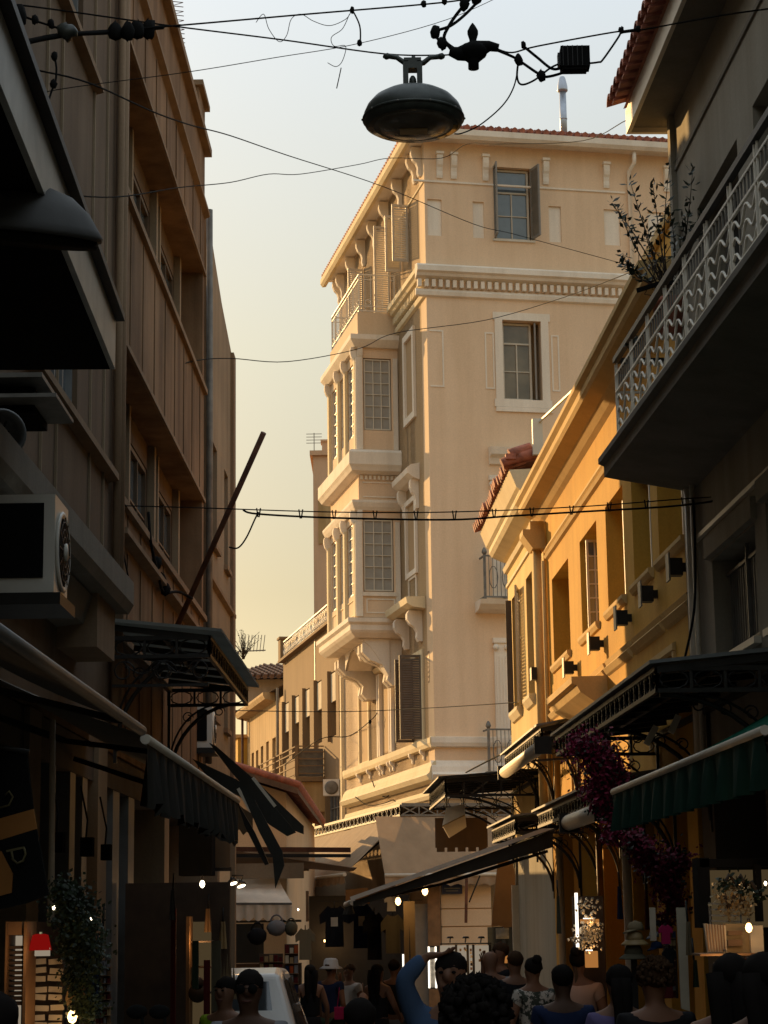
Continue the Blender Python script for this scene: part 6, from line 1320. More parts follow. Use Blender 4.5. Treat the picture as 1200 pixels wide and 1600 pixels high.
for y in (.75, 3.0):
    for x in (X0 + .02, X1 - .02): w_ = MB().lathe((x, CYR + y, g0 + .30), [(.30, -.08), (.31, -.05), (.31, .05), (.30, .08)], n=20, axis=(1, 0, 0)).build('wheel', 'black_rubber', t); MB().lathe((x, CYR + y, g0 + .30), [(.19, -.085), (.19, .085)], n=16, axis=(1, 0, 0)).build('rim', 'galvanised', w_)
for x in (X0 + .12, X1 - .12): MB().box(x - .1, x + .1, CYR - .02, CYR + .02, g0 + .72, g0 + .9).build('tail_light', 'cloth_red', t)
MB().box(X1 - .02, X1 + .03, CYR + 1.2, CYR + 1.36, g0 + .88, g0 + .91).build('door_handle', 'car_white', t)
MB().box(X0 + .5, X1 - .5, CYR - .015, CYR + .02, g0 + .5, g0 + .62).build('number_plate', 'paper', t)
# ================================================================== scooter by the left shops: its mirrors stand up into view
sc = at(232, 1590, 8.6); g0 = gz(8.6); t = empty('parked_scooter', (sc.x, 8.6, g0), 'dark scooter parked by the left shutters, only its two mirrors showing', 'scooter'); x = sc.x
for y in (8.0, 9.2): w_ = MB().lathe((x, y, g0 + .24), [(.24, -.05), (.25, 0), (.24, .05)], n=20, axis=(1, 0, 0)).build('wheel', 'black_rubber', t); MB().lathe((x, y, g0 + .24), [(.14, -.055), (.14, .055)], n=14, axis=(1, 0, 0)).build('rim', 'galvanised', w_)
m = MB(); m.ext([(0, 0), (1, 0)], 0, 0) if False else None
m.tube([(x, 9.15, g0 + .45), (x, 8.9, g0 + .62), (x, 8.6, g0 + .5), (x, 8.4, g0 + .32), (x, 8.25, g0 + .35), (x, 8.1, g0 + .7), (x, 8.18, g0 + .95)], [.12, .16, .16, .12, .14, .15, .08], n=10); m.build('body', 'cloth_black', t)
MB().blob((x, 8.85, g0 + .78), (.13, .32, .07), 2, amp=.03).build('seat', 'black_rubber', t)
MB().tube([(x - .33, 8.2, g0 + 1.0), (x, 8.15, g0 + .98), (x + .33, 8.2, g0 + 1.0)], .018, n=8).build('handlebar', 'iron', t)
m = MB(); m.tube([(x, 8.1, g0 + .9), (x, 7.98, g0 + .24)], .03, n=8); m.build('fork', 'iron', t)
for px in (214, 249):
    c = at(px, 1581, 8.2); m = MB(); m.blob(tuple(c), (.042, .015, .028), 1, n=12, m=8, amp=0); m.tube([tuple(c + Vector((.02, 0, -.02))), (c.x + .03, 8.2, c.z - .15), (x + (-.2 if px < 230 else .2), 8.2, g0 + 1.0)], .007, n=6); m.build('mirror', 'black_rubber', t)
# ================================================================== wares and shop fronts
def pbox(x0, y0, x1, y1, Y, th, name, mat, label=None, cat=None, parent=None, group=None, tilt=0):
    a = at(x0, y1, Y); b = at(x1, y0, Y); m = MB(); 
    if tilt:
        c = (a + b) / 2; hw = (b.x - a.x) / 2; hh = (b.z - a.z) / 2; ca, sa = math.cos(R(tilt)), math.sin(R(tilt)); pts = [(c.x + ca * u - sa * w, c.z + sa * u + ca * w) for u, w in ((-hw, -hh), (hw, -hh), (hw, hh), (-hw, hh))]
        i = [m.pt((p[0], Y, p[1])) for p in pts] + [m.pt((p[0], Y + th, p[1])) for p in pts]
        for f in ((0, 1, 2, 3), (7, 6, 5, 4), (0, 4, 5, 1), (1, 5, 6, 2), (2, 6, 7, 3), (3, 7, 4, 0)): m.f.append([i[k] for k in f]); m.sm.append(False)
    else: m.box(a.x, b.x, Y, Y + th, a.z, b.z)
    return m.build(name, mat, parent, label, cat, group)
# banner with slanting bands and a letter at the left edge
t = empty('hanging_banner', at(30, 1300, 8), 'black and orange shop banner with a P, hanging at an angle on the left', 'banner')
def quadpx(pts, Y, th, name, mat, parent, **k):
    m = MB(); P = [at(x, y, Y) for x, y in pts]; Q = [p + Vector((0, th, 0)) for p in P]; n = len(P); i0 = [m.pt(tuple(p)) for p in P + Q]; m.f.append(i0[:n]); m.f.append(i0[n:][::-1]); m.sm += [False, False]
    for q in range(n): j = (q + 1) % n; m.f.append([i0[q], i0[n + q], i0[n + j], i0[j]]); m.sm.append(False)
    return m.build(name, mat, parent, **k)
quadpx([(-40, 1165), (42, 1178), (52, 1264), (-40, 1290)], 8, .02, 'banner_top', 'sign_black', t)
quadpx([(-40, 1290), (52, 1264), (57, 1295), (-40, 1325)], 8, .02, 'banner_band', 'sign_orange', t)
quadpx([(-40, 1325), (57, 1295), (76, 1398), (40, 1412), (-40, 1430)], 8, .02, 'banner_bottom', 'sign_black', t)
quadpx([(-40, 1320), (2, 1330), (20, 1365), (18, 1395), (-40, 1410)], 7.99, .008, 'banner_patch', 'sign_orange', t)
m = MB(); m.bar(tuple(at(10, 1330, 7.98)), tuple(at(38, 1324, 7.98)), .008); m.tube([tuple(at(x, y, 7.98)) for x, y in ((18, 1330), (20, 1343), (27, 1349), (36, 1345), (40, 1334), (37, 1324))], .005, n=5); m.build('letter', 'sign_letter', t)
m = MB(); m.tube([tuple(at(x, y, 7.98)) for x, y in ((0, 1262), (14, 1258), (20, 1245), (14, 1236), (8, 1242))], .004, n=5); m.build('letter', 'sign_letter', t)
MB().tube([tuple(at(-40, 1160, 8)), tuple(at(46, 1176, 8))], .012, n=6).build('banner_rail', 'iron', t)
# little box speakers
for x0, y0, x1, y1, Y, lab in ((79, 1300, 98, 1332, 11, 'leftmost of the three small black boxes hanging over the left shops'), (125, 1308, 144, 1338, 12, 'middle small black box hanging against the pale left pier'), (157, 1319, 172, 1344, 13, 'rightmost of three small black boxes, beside the roller shutter')):
    t = empty('box_speaker', at(x0, y1, Y), lab, 'speaker', 'small boxes over the left shops'); pbox(x0, y0, x1, y1, Y, .1, 'speaker_case', 'sign_black', parent=t); m = MB(); c = at((x0 + x1) / 2, y0, Y); m.tube([tuple(c), (c.x, Y + .05, c.z + .1), (c.x - .05, Y + .1, c.z + .3)], .006, n=5); m.build('bracket', 'iron', t)
# lit shelf tower and the postcards
t = empty('lit_shelf', at(22, 1595, 9), 'narrow lit shelf of thin stacked cards by the left edge', 'shelf')
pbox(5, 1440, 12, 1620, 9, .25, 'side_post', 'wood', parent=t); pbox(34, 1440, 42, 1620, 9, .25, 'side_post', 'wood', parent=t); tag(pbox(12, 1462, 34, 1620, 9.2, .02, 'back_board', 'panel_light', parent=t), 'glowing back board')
for k in range(12): y = 1478 + k * 8; pbox(12.3, y, 33.7, y + 5, 9.05, .14, 'card_stack', 'dark_wood', parent=t)
pbox(12, 1440, 34, 1461, 9, .2, 'header_board', 'wood', parent=t)
t = empty('red_lamp', at(63, 1480, 9.1), 'small red lamp glowing above the white card on the left stall', 'lamp'); a = at(63, 1472, 9.1); MB().lathe(tuple(a), [(.05, -.035), (.035, .03), (.02, .035)], n=16).build('shade', 'red_lamp', t); pbox(57, 1460, 69, 1463, 9.1, .04, 'lamp_top', 'bulb_white', parent=t); pbox(54, 1481, 78, 1494, 9.08, .01, 'lit_card', 'panel_light', parent=t)
pbox(42, 1440, 100, 1640, 9.4, .05, 'display_board', 'dark_wood', 'dark wooden board behind the rows of postcards', 'board')
rd = random.Random(5); k = 0; words = ['cream', 'tan', 'sepia', 'ivory']
for r in range(8):
    for c in range(2):
        x = 50 + c * 24 + rd.uniform(-2, 2) + (r % 2) * 3; y = 1497 + r * 14.5 + rd.uniform(-2, 2)
        pbox(x, y, x + 21, y + 9, 9.3, .012, 'postcard', 'paper', 'aged cream postcard, ' + ('left' if c == 0 else 'right') + ' one of the ' + ['top', 'second', 'third', 'fourth', 'fifth', 'sixth', 'seventh', 'lowest'][r] + ' row under the red lamp', 'postcard', group='postcards on the left stall', tilt=rd.uniform(-5, 5))
bulb(84, 1418, 9.2, .007, 'pin-sized white light by the banner pole', cat='bulb', mat='bulb_white'); bulb(142, 1436, 9.2, .006, 'pin-sized white light on the dark garland', mat='bulb_white')
bulb(113, 1588, 9.2, .022, 'amber lamp glowing low under the dark garland', mat='bulb_warm')
quadpx([(102, 1560), (112, 1520), (118, 1545), (119, 1582), (107, 1582)], 9.3, .03, 'hanging_figure', 'gold', None, label='golden figurine hanging above the amber lamp', cat='figurine')
m = MB(); m.tube([tuple(at(82, 1125, 10.5)), tuple(at(80, 1450, 10.5))], .016, n=8); m.tube([tuple(at(80, 1400, 10.5)), tuple(at(84, 1418, 10.5)), tuple(at(92, 1430, 10.5))], .012, n=8); m.build('awning_pole', 'pale_paint', label='thin upright metal pole left of the dark garland', cat='pole')
# guitar/instrument stall items at 285-345
pbox(193, 1378, 359, 1660, 18.6, .12, 'stall_partition', 'dark_wood', 'dark brown partition behind the hanging scarves and guitar on the left', 'partition')
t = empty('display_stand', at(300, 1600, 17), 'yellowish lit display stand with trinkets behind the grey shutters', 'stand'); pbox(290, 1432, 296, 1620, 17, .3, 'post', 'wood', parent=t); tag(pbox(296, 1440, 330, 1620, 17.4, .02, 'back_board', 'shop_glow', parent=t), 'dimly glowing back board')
for y in (1470, 1510, 1550): pbox(296, y, 330, y + 3, 17.1, .28, 'shelf', 'dark_wood', parent=t)
t = empty('hanging_guitar', at(309, 1560, 16.9), 'small dark guitar hanging in front of the lit stand', 'guitar'); m = MB(); c = at(309, 1552, 16.9); m.lathe(tuple(c), [(.07, 0), (.075, .02), (.07, .04)], n=16, axis=(0, -1, 0)); m.lathe((c.x, c.y, c.z + .08), [(.05, 0), (.055, .02), (.05, .04)], n=16, axis=(0, -1, 0)); m.build('guitar_body', 'dark_wood', t); m = MB(); m.bar((c.x, 16.87, c.z + .1), (c.x, 16.87, c.z + .34), .02); m.build('neck', 'dark_wood', t)
for k, (x0, x1, y0, y1, mt, lab) in enumerate(((300, 310, 1470, 1545, 'cloth_green', 'dark green scarf hanging at the left stand'), (318, 328, 1500, 1590, 'cloth_red', 'long dark red scarf hanging right of the guitar'), (330, 345, 1470, 1580, 'cloth_olive', 'brown striped scarf in the left stall'), (266, 275, 1420, 1600, 'cloth_red', 'red and brown cloth strip against the pale shutter post'))):
    pbox(x0, y0, x1, y1, 16.5, .03, 'hanging_scarf', mt, lab, 'scarf')
for k in range(6): quadpx([(336 + k * 5, 1560), (340 + k * 5, 1490 + (k % 3) * 8), (345 + k * 5, 1562)], 17.8, .02, 'feather', 'cloth_olive', None, label=['leftmost', 'second', 'third', 'fourth', 'fifth', 'rightmost'][k] + ' dark pointed feather in the bunch behind the lime top', cat='feather', group='bunch of feathers')
# middle stalls
pbox(366, 1443, 412, 1505, 33, .1, 'stall_window', 'glass', 'dark window with a small lit reflection under the white awning', 'window'); pbox(366, 1505, 470, 1560, 32, .4, 'counter', 'dark_wood', 'dark counter below the stall window', 'counter')
pbox(366, 1437, 470, 1442, 33, .3, 'stall_lintel', 'sign_dark', 'dark lintel under the white scalloped awning', 'lintel')
for px, py, w, h, mt, lab in ((402, 1450, 26, 26, 'cloth_black', 'black handbag hanging right of the stall window'), (432, 1438, 26, 24, 'cloth_grey', 'grey-brown canvas bag hanging in the middle stall'), (455, 1440, 18, 22, 'cloth_olive', 'olive canvas bag next to the grey one')):
    c = at(px, py + h / 2, 28); m = MB(); r = w / 2 * 28 / 3200; m.blob(tuple(c), (r * 1.15, .08, h / 2 * 28 / 3200), 4, n=12, m=8, amp=.05); m.tube([(c.x + r * .7 * math.cos(q), 28, c.z + h / 3 * 28 / 3200 + r * .9 * math.sin(q)) for q in [i * math.pi / 8 for i in range(9)]], .012, n=5); m.build('hanging_bag', mt, label=lab, cat='bag')
def shirt(px0, py0, px1, py1, Y, mat, label, pants=False, cat='shirt', mark=False):
    a = at(px0, py1, Y); b = at(px1, py0, Y); w = b.x - a.x; h = b.z - a.z; F = Fr(a.x, Y, 90, -1)
    if pants: pts = [(0, 0), (w * .4, 0), (w * .5, h * .7), (w * .6, 0), (w, 0), (w, h), (0, h)]
    else: pts = [(w * .18, 0), (w * .82, 0), (w * .8, h * .62), (w, h * .55), (w * 1.02, h * .78), (w * .72, h), (w * .6, h * .95), (w * .4, h * .95), (w * .28, h), (-w * .02, h * .78), (0, h * .55), (w * .2, h * .62)]
    t = empty('hanging_' + ('trousers' if pants else 'shirt'), a, label, cat); MB(F).poly([(p[0], p[1] + a.z) for p in pts], (-.02, .02)).build('garment', mat, t)
    MB(F).tube([(w * .5, 0, a.z + h * .95), (w * .5, 0, a.z + h * 1.1)], .008, n=4).build('hanger_hook', 'iron', t)
    if mark: MB(F).box(w * .38, w * .62, .021, .024, a.z + h * .5, a.z + h * .72).build('print', 'paper', t)
shirt(500, 1415, 545, 1480, 30, 'cloth_black', 'black tee hanging left of the lettered jersey', mark=True)
shirt(545, 1412, 585, 1482, 29.6, 'cloth_navy', 'dark jersey with a pale print hanging in the middle', mark=True)
shirt(568, 1425, 602, 1500, 29, 'cloth_black', 'plain charcoal shirt hanging beside the printed jersey'); shirt(596, 1428, 632, 1490, 28.5, 'cloth_olive', 'grey-brown striped shirt hanging by the pale trousers')
shirt(632, 1408, 648, 1525, 28.2, 'cloth_khaki', 'pale khaki trousers hanging full length under the bulbs', pants=True, cat='trousers')
shirt(601, 1400, 622, 1424, 28.3, 'cloth_grey', 'small patterned shirt tucked under the left bulb')
pbox(495, 1406, 660, 1409, 29.8, .03, 'clothes_rail', 'iron', 'thin black rail the shirts hang from', 'rail')
pbox(484, 1398, 640, 1600, 31.5, .1, 'stall_back_cloth', 'sign_dark', 'black backdrop behind the hanging shirts', 'backdrop')
quadpx([(540, 1390), (575, 1387), (578, 1412), (540, 1410)], 29, .02, 'banner_cloth', 'sign_orange', None, label='small orange cloth hanging above the shirts', cat='cloth'); pbox(478, 1392, 482, 1440, 29.5, .1, 'thin_post', 'wood', 'thin wooden post left of the hanging shirts', 'post')
c = at(520, 1470, 30.5); boxpx(506, 1468, 524, 1472, 31.3, .05, 'ceiling_light', 'bulb_warm', 'small warm light deep inside the clothes stall', 'lamp'); bulb(466, 1421, 27, .012, 'tiny cold light at the left end of the clothes stall', mat='bulb_white')
# souvenir racks: rows of small colourful goods, each rack a thing
def rack(x0, y0, x1, y1, Y, rows, cols, label, seed, mats=('cloth_red', 'gold', 'paper', 'cloth_navy', 'cloth_grey', 'cloth_orange')):
    rd = random.Random(seed); t = empty('souvenir_rack', at(x0, y1, Y), label, 'souvenir rack'); pbox(x0, y0, x1, y1, Y + .1, .04, 'back_panel', 'dark_wood', parent=t); dx = (x1 - x0) / cols; dy = (y1 - y0) / rows
    for r in range(rows):
        pbox(x0, y0 + (r + 1) * dy - 1.2, x1, y0 + (r + 1) * dy, Y, .1, 'shelf', 'wood', parent=t)
        for c in range(cols): h = rd.uniform(.5, .85); xx = x0 + c * dx; pbox(xx + dx * .12, y0 + (r + 1) * dy - 1.3 - dy * h, xx + dx * .88, y0 + (r + 1) * dy - 1.3, Y + .02, .05, 'souvenir', rd.choice(mats), parent=t)
    return t
rack(405, 1490, 442, 1560, 26, 5, 5, 'red and gold souvenir rack behind the white car', 1, ('cloth_red', 'gold', 'paper')); rack(445, 1475, 466, 1600, 25, 8, 3, 'tall narrow rack of mixed trinkets right of the white car', 2)
rack(600, 1405, 640, 1425, 33, 2, 6, 'small rack of folded goods behind the trousers', 4, ('cloth_grey', 'paper', 'cloth_navy'))
shirt(462, 1450, 492, 1500, 26.5, 'cloth_khaki', 'bundle of light scarves hanging above the narrow rack')
# lit display columns at the corner
for x0, x1, y0, y1, lab in ((628, 640, 1490, 1552, 'left narrow glowing display case beside the man in black'), (668, 686, 1478, 1545, 'narrow glowing display case just left of the raised arm')):
    t = empty('light_case', at(x0, y1, 31), lab, 'display case'); pbox(x0, y0, x1, y1, 31.1, .06, 'case', 'iron', parent=t); pbox(x0 + 1.5, y0 + 1, x0 + 3.2, y1 - 1, 31.04, .04, 'light_tube', 'tube_white', parent=t); pbox(x1 - 5.5, y0 + 1, x1 - 4, y1 - 1, 31.04, .04, 'light_tube', 'tube_white', parent=t); pbox(x0 + 4, y0 + 2, x1 - 6, y1 - 2, 31.07, .03, 'glass_front', 'kiosk_panel', parent=t)
t = empty('lit_display', at(725, 1545, 33), 'row of white lit postcard panels behind the man with a raised arm', 'display')
for k, (x0, x1) in enumerate(((690, 713), (716, 731), (733, 740), (742, 766))):
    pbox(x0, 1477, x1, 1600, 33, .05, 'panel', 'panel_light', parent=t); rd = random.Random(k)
    for q in range(14): x = rd.uniform(x0 + 1, x1 - 4); y = rd.uniform(1480, 1560); pbox(x, y, x + 3, y + 4, 32.98, .01, 'card', 'paper' if q % 2 else 'wood', parent=t)
    pbox(x1 + .3, 1476, x1 + 1.4, 1600, 32.97, .05, 'frame_post', 'iron', parent=t)
pbox(688, 1473, 768, 1476, 32.95, .1, 'top_rail', 'iron', parent=t)
for x in (703, 727, 751): m = MB(); c = at(x, 1472, 32.9); m.bar(tuple(c), tuple(c + Vector((0, -.25, .06))), .02); m.lathe((c.x, 32.65, c.z + .06), [(.06, 0), (.04, .03)], n=10); m.build('picture_light', 'iron', t)
# corner pier, street sign, brown blind, poster
t = empty('stone_pier', CF.P(.6, .05, 0), 'cream panelled stone pier at the street corner behind the lit display', 'pier')
a = at(688, 1350, 43.5); b = at(766, 1350, 43.5); zz = [at(700, y, 43.5).z for y in (1640, 1551, 1500, 1448, 1420, 1348)]
for z0_, z1_ in zip(zz, zz[1:]): MB().box(a.x, b.x, 43.5, 44.2, z0_ + .012, z1_ - .012).build('stone_block', 'cream_side', t)
MB().box(a.x + .02, b.x - .02, 43.53, 44.2, zz[0], zz[-1]).build('mortar_core', 'tan_wall', t)
pbox(672, 1370, 687, 1640, 43.4, .3, 'door_post', 'wood', 'brown wooden shop door post left of the stone pier', 'post'); pbox(640, 1412, 672, 1640, 43.6, .1, 'shop_door', 'shutter_grey', 'pale green-grey shop door under the right bulb', 'door')
t = empty('street_sign', at(706, 1387, 43.3), 'small dark blue street name sign with pale lines on the stone pier', 'sign'); pbox(691, 1377, 722, 1397, 43.42, .02, 'sign_plate', 'sign_blue', parent=t)
for y, x0, x1 in ((1381, 700, 713), (1387, 694, 719), (1391, 697, 716)): pbox(x0, y, x1, y + 2, 43.405, .01, 'sign_text', 'shop_grey', parent=t)
beam([(729, 1370), (728, 1442)], 42.6, .06, .06, 'thin_post', 'rust', 'thin dark rusty rod hanging in front of the stone pier', 'rod'); beam([(750, 1368), (733, 1410)], 42.7, .03, .03, 'awning_arm_rod', 'iron', 'thin slanting rod right of the hanging rusty one', 'rod')
quadpx([(778, 1345), (806, 1345), (806, 1452), (800, 1448), (790, 1450), (780, 1446), (768, 1448), (772, 1400)], 36, .1, 'brown_blind', 'awning_brown', None, label='brown cloth blind hanging right of the stone pier', cat='blind')
pbox(766, 1448, 808, 1640, 36.3, .1, 'shop_window', 'glass', 'shop window below the brown blind', 'shop window'); pbox(775, 1450, 795, 1467, 36.2, .02, 'poster', 'kiosk_panel', 'pale poster with a leaf shape below the brown blind', 'poster')
_po = [o for o in col.objects if o.name == 'poster'][0]
quadpx([(779, 1463), (781, 1452), (784, 1457), (787, 1448), (790, 1457), (793, 1452), (793, 1463)], 36.18, .01, 'printed_leaf', 'cloth_white', _po)
boxpx(787, 1493, 796, 1505, 36.1, .03, 'small_screen', 'panel_orange', 'tiny amber panel glowing between the two men', 'screen')
# grey house door far right row
t = empty('doorway', FR.P(34, .1, 0), 'tall narrow doorway with white frame at the end of the right row', 'doorway'); a = FR.P(34.9, .05, 0)
pbox(806, 1335, 838, 1383, 34.6, .1, 'wall_panel', 'grey_wall', parent=t); pbox(813, 1341, 829, 1358, 34.56, .03, 'plaque', 'wood', parent=t); pbox(817, 1362, 828, 1368, 34.56, .03, 'plaque', 'wood', parent=t)
pbox(806, 1383, 811, 1640, 34.6, .1, 'door_frame', 'pale_paint', parent=t); pbox(833, 1383, 839, 1640, 34.6, .1, 'door_frame', 'pale_paint', parent=t); pbox(811, 1384, 833, 1640, 34.68, .05, 'door_leaf', 'sign_black', parent=t); pbox(818, 1390, 822, 1640, 34.64, .03, 'door_edge', 'pale_paint', parent=t)
# right hand pipes and signs
for u, r, mt in ((27.9, .05, 'pale_paint'), (24.2, .04, 'wood'), (22.2, .05, 'pale_paint')): MB(FR).tube([(u, .12, -.3), (u, .12, 3.0)], r, n=8).build('drainpipe', mt, O)
# hats
def hat(px, py, w, Y, mat, label, brim='front', seed=1):
    c = at(px, py, Y); r = w / 2 * Y / 3200; t = empty('hat', c, label, 'hat'); MB().lathe(tuple(c), [(r * .78, 0), (r * .78, r * .3), (r * .62, r * .75), (.001, r * .95)], n=20).build('crown', mat, t)
    m = MB()
    if brim == 'front': m.lathe((c.x - r * .55, c.y - r * .2, c.z), [(.001, .012), (r * .75, .0), (r * .75, -.008), (.001, .002)], n=20, axis=(-.25, 0, .97))
    else: m.lathe(tuple(c), [(r * .7, .012), (r * 1.25, -.02), (r * 1.25, -.028), (r * .7, .0)], n=24)
    m.build('brim', mat, t)
hat(993, 1454, 32, 13.6, 'cloth_khaki', 'tan cap at the top of the stacked hats'); hat(992, 1470, 34, 13.6, 'gold', 'straw coloured cap in the middle of the stacked hats', 'all'); hat(990, 1492, 36, 13.6, 'cloth_olive', 'wide olive hat at the bottom of the stacked hats', 'all')
hat(1022, 1464, 20, 13.8, 'cloth_grey', 'grey patterned cap right of the stacked hats'); hat(1026, 1482, 24, 13.8, 'cloth_navy', 'dark cap below the grey patterned one'); hat(1024, 1446, 18, 13.9, 'cloth_black', 'small black cap above the grey patterned one')
pbox(991, 1460, 994, 1640, 13.7, .03, 'hat_stand', 'iron', 'thin black stand holding the stacked hats', 'stand')
for x0, x1, y0, y1, mt, lab in ((1030, 1050, 1445, 1475, 'cloth_hot', 'dark pink lettered tee hanging by the pale board'), (1036, 1056, 1480, 1520, 'cloth_black', 'black tee hanging under the pink one'), (1033, 1054, 1525, 1560, 'cloth_red', 'red and white bundle beside the pale board')): shirt(x0, y0, x1, y1, 13.2, mt, lab)
quadpx([(1057, 1418), (1072, 1418), (1078, 1580), (1065, 1576)], 12.6, .03, 'tall_board', 'paper', None, label='tall narrow pale board standing by the dark right pier', cat='board'); pbox(1017, 1418, 1024, 1470, 13.3, .03, 'short_board', 'paper', 'short pale board left of the magenta flowers', 'board')
# jewellery stand with warm lights
t = empty('jewellery_stand', at(925, 1560, 18.5), 'jewellery and shell stand lit orange beside the woman in pink', 'stand')
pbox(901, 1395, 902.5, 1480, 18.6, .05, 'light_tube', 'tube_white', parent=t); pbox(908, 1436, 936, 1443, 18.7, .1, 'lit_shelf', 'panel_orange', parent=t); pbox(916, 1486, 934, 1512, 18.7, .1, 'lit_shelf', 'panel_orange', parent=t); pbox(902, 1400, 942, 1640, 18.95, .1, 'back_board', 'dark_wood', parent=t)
pbox(912, 1434, 930, 1436, 18.65, .05, 'light_bar', 'tube_white', parent=t); pbox(916, 1484, 926, 1486, 18.65, .05, 'light_bar', 'tube_white', parent=t)
rd = random.Random(8); m = MB()
for k in range(220): px_, py_ = rd.choice(((918, 1415), (920, 1455), (926, 1465), (905, 1465), (930, 1450))); m.blob(tuple(at(px_ + rd.gauss(0, 8), py_ + rd.gauss(0, 9), 18.6 + rd.uniform(-.1, .1))), rd.uniform(.008, .018), k, n=5, m=3, amp=.3)
m.build('shell_cluster', 'paper', t, kind='stuff', fix=False)
# warm shop counter at the right
t = empty('shop_counter', at(1150, 1590, 10.5), 'warm lit souvenir counter at the right edge with striped cards and magnets', 'counter')
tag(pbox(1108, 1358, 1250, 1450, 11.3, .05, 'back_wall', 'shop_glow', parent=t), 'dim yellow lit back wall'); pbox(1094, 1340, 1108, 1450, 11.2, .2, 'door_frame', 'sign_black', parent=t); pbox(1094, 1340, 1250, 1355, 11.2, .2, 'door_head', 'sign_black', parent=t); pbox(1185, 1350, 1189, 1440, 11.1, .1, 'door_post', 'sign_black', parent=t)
quadpx([(1100, 1443), (1134, 1446), (1136, 1488), (1106, 1488)], 10.6, .04, 'card_rack', 'paper', t)
for k in range(7): quadpx([(1103 + k * 4.4, 1444), (1104.6 + k * 4.4, 1444), (1109 + k * 4.2, 1487), (1107.5 + k * 4.2, 1487)], 10.58, .01, 'card_edge', 'wood', t)
pbox(1134, 1443, 1174, 1489, 10.7, .05, 'lit_panel', 'gold', parent=t); pbox(1138, 1454, 1160, 1461, 10.66, .02, 'tray', 'wood', parent=t); pbox(1138, 1468, 1160, 1478, 10.66, .02, 'tray', 'wood', parent=t)
pbox(1174, 1446, 1192, 1489, 10.6, .04, 'magnet_panel', 'paper', parent=t); pbox(1094, 1489, 1200, 1494, 10.5, .3, 'shelf_board', 'wood', parent=t)
pbox(1118, 1503, 1150, 1545, 10.7, .04, 'magnet_panel', 'paper', parent=t)
for r in range(6):
    for c in range(6): pbox(1121 + c * 4.8, 1507 + r * 6, 1124.5 + c * 4.8, 1510 + r * 6, 10.68, .012, 'magnet', 'wood', parent=t)
bulb(1170, 1449, 10.45, .018, 'warm light above the magnet panel at the right counter', mat='bulb_warm', cord=.0); bulb(1133, 1498, 10.45, .018, 'warm light under the shelf board at the right counter', cord=.0); bulb(1180, 1391, 10.9, .010, 'small light inside the right shop doorway', mat='bulb_white'); bulb(1196, 1380, 10.4, .008, 'tiny white light at the right edge', mat='bulb_white')
m = MB()
for k in range(4): m.bar(tuple(at(1108, 1412 + k * 9, 10.8)), tuple(at(1158, 1412 + k * 9.4, 10.8)), .008)
m.bar(tuple(at(1108, 1410, 10.8)), tuple(at(1110, 1445, 10.8)), .008); m.bar(tuple(at(1158, 1410, 10.8)), tuple(at(1158, 1445, 10.8)), .008); m.build('wire_basket', 'shop_grey', label='pale wire basket on top of the right counter', cat='basket')
cloud('flower_bunch', 'bunch of dried flowers in the wire basket on the right counter', [(1125, 1405, 14), (1140, 1420, 16), (1155, 1410, 16), (1165, 1420, 14), (1150, 1395, 12)], 'gold', 10.8, leaf=.014, per=120, seed=9)
cloud('foliage_bunch', 'dark leafy sprigs above the dried flowers at the right counter', [(1130, 1385, 12), (1150, 1380, 14), (1165, 1385, 12), (1185, 1400, 12)], 'leaf', 10.8, leaf=.016, per=120, seed=10)
# extra light tubes seen under the black canopy
for a, b, lab in (((1010, 1163), (1025, 1135), 'left one of two pale slanting tubes under the large black canopy'), ((1048, 1145), (1060, 1118), 'right one of two pale slanting tubes under the large black canopy')): beam([a, b], 16.6, .05, .05, 'folded_umbrella', 'pale_paint', lab, 'tube')

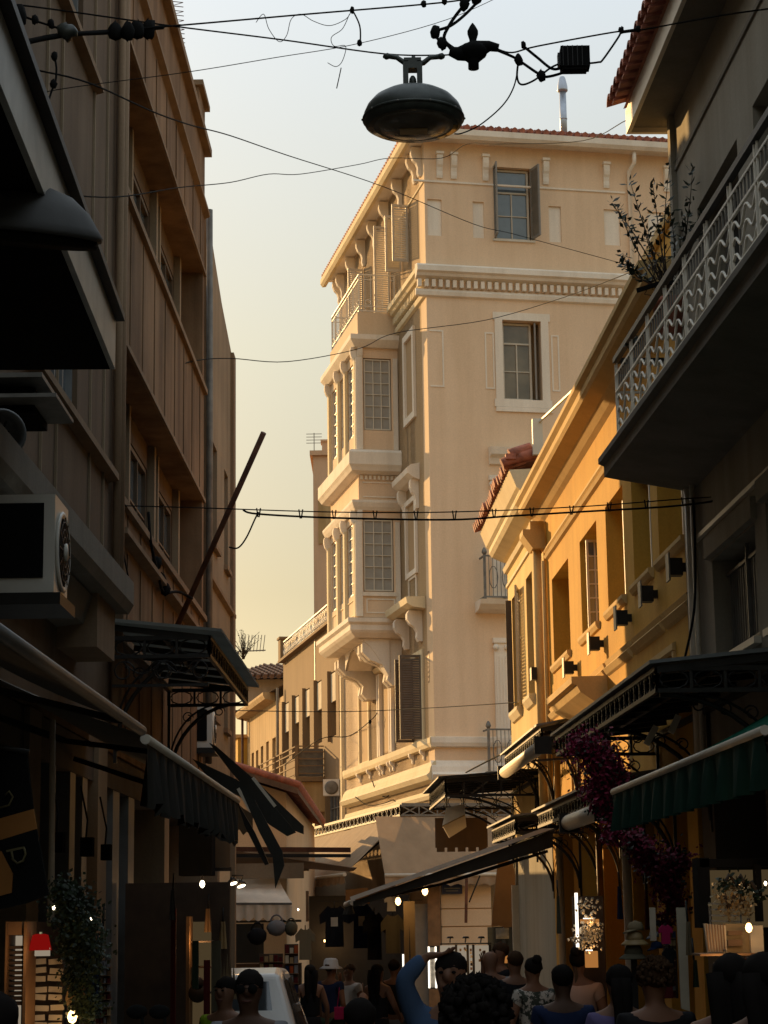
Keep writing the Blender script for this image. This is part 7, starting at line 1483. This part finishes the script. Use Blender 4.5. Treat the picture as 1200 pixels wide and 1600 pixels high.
# more wares hanging in the dark of both rows
rd = random.Random(21)
cols_ = ('cloth_olive', 'cloth_navy', 'cloth_red', 'cloth_khaki', 'cloth_green', 'cloth_grey', 'awning_brown', 'gold')
names_ = ('olive', 'navy', 'dark red', 'khaki', 'dark green', 'grey', 'brown', 'golden')
spots = [(872, 1400, 15.9, 'between the first two arches of the right row'), (968, 1385, 17.5, 'behind the stacked hats on the right'), (1010, 1390, 15.2, 'below the falling magenta flowers'), (1075, 1440, 12.2, 'beside the dark right pier'), (1085, 1500, 11.9, 'low on the dark right pier'), (270, 1390, 15.5, 'between the grey shutters on the left'), (325, 1420, 17.2, 'right of the white hanging bulb'), (348, 1440, 18.5, 'against the pale left wall'), (160, 1450, 10.6, 'beside the dark garland'), (150, 1500, 10.2, 'low beside the dark garland')]
for k, (px, py, Y, where) in enumerate(spots):
    i = k % 8; w = rd.uniform(9, 14); h = rd.uniform(34, 70); a = at(px, py, Y); t = empty('hanging_scarf', a, names_[i] + ' cloth hanging ' + where, 'scarf'); m = MB(); n = 7; b = at(px + w, py + h, Y); rows = []
    for j in range(n + 1):
        z = a.z + (b.z - a.z) * j / n; wd = (b.x - a.x) * (.55 + .45 * j / n); rows.append([m.pt((a.x + wd * (q / 6 - .5), Y + .03 * math.sin(q * 2.2 + k), z)) for q in range(7)])
    for j in range(n):
        for q in range(6): m.f.append([rows[j][q], rows[j][q + 1], rows[j + 1][q + 1], rows[j + 1][q]]); m.sm.append(True)
    m.build('cloth', cols_[i], t, fix=False); MB().tube([tuple(a + Vector((0, .02, 0))), tuple(a + Vector((0, .06, .12)))], .008, n=4).build('hook', 'iron', t)
rack(1040, 1455, 1056, 1560, 13.6, 9, 3, 'narrow rack of small goods behind the tall pale board', 12, ('cloth_red', 'gold', 'cloth_grey', 'cloth_navy')); rack(150, 1500, 172, 1600, 11.2, 8, 4, 'dark rack of small trinkets between garland and roller shutter', 13, ('gold', 'cloth_grey', 'awning_brown', 'cloth_red')); rack(1160, 1494, 1200, 1560, 10.9, 6, 6, 'rack of tiny magnets low at the right edge', 14)
# the lamps that light their surroundings
def glow(px, py, Y, e, c=(1, .55, .22), r=.03):
    l = bpy.data.lights.new('bulb_light', 'POINT'); l.energy = e; l.color = c; l.shadow_soft_size = r; o = bpy.data.objects.new('bulb_light', l); col.objects.link(o); o.location = at(px, py, Y)
for a in ((1133, 1500, 10.35, .8), (1170, 1451, 10.3, .8), (1145, 1372, 10.9, .4), (922, 1440, 18.5, .45), (925, 1489, 18.5, .45), (664, 1396, 27.3, 3), (622, 1412, 27.8, 3), (300, 1272, 16.3, .6), (316, 1386, 16.6, .9), (22, 1500, 8.85, .25), (63, 1485, 8.95, .2), (113, 1592, 9.0, .8), (515, 1472, 30.8, 5), (720, 1500, 32.5, 3), (371, 1388, 21.8, 2), (312, 1470, 17.0, 1.2)): glow(*a)
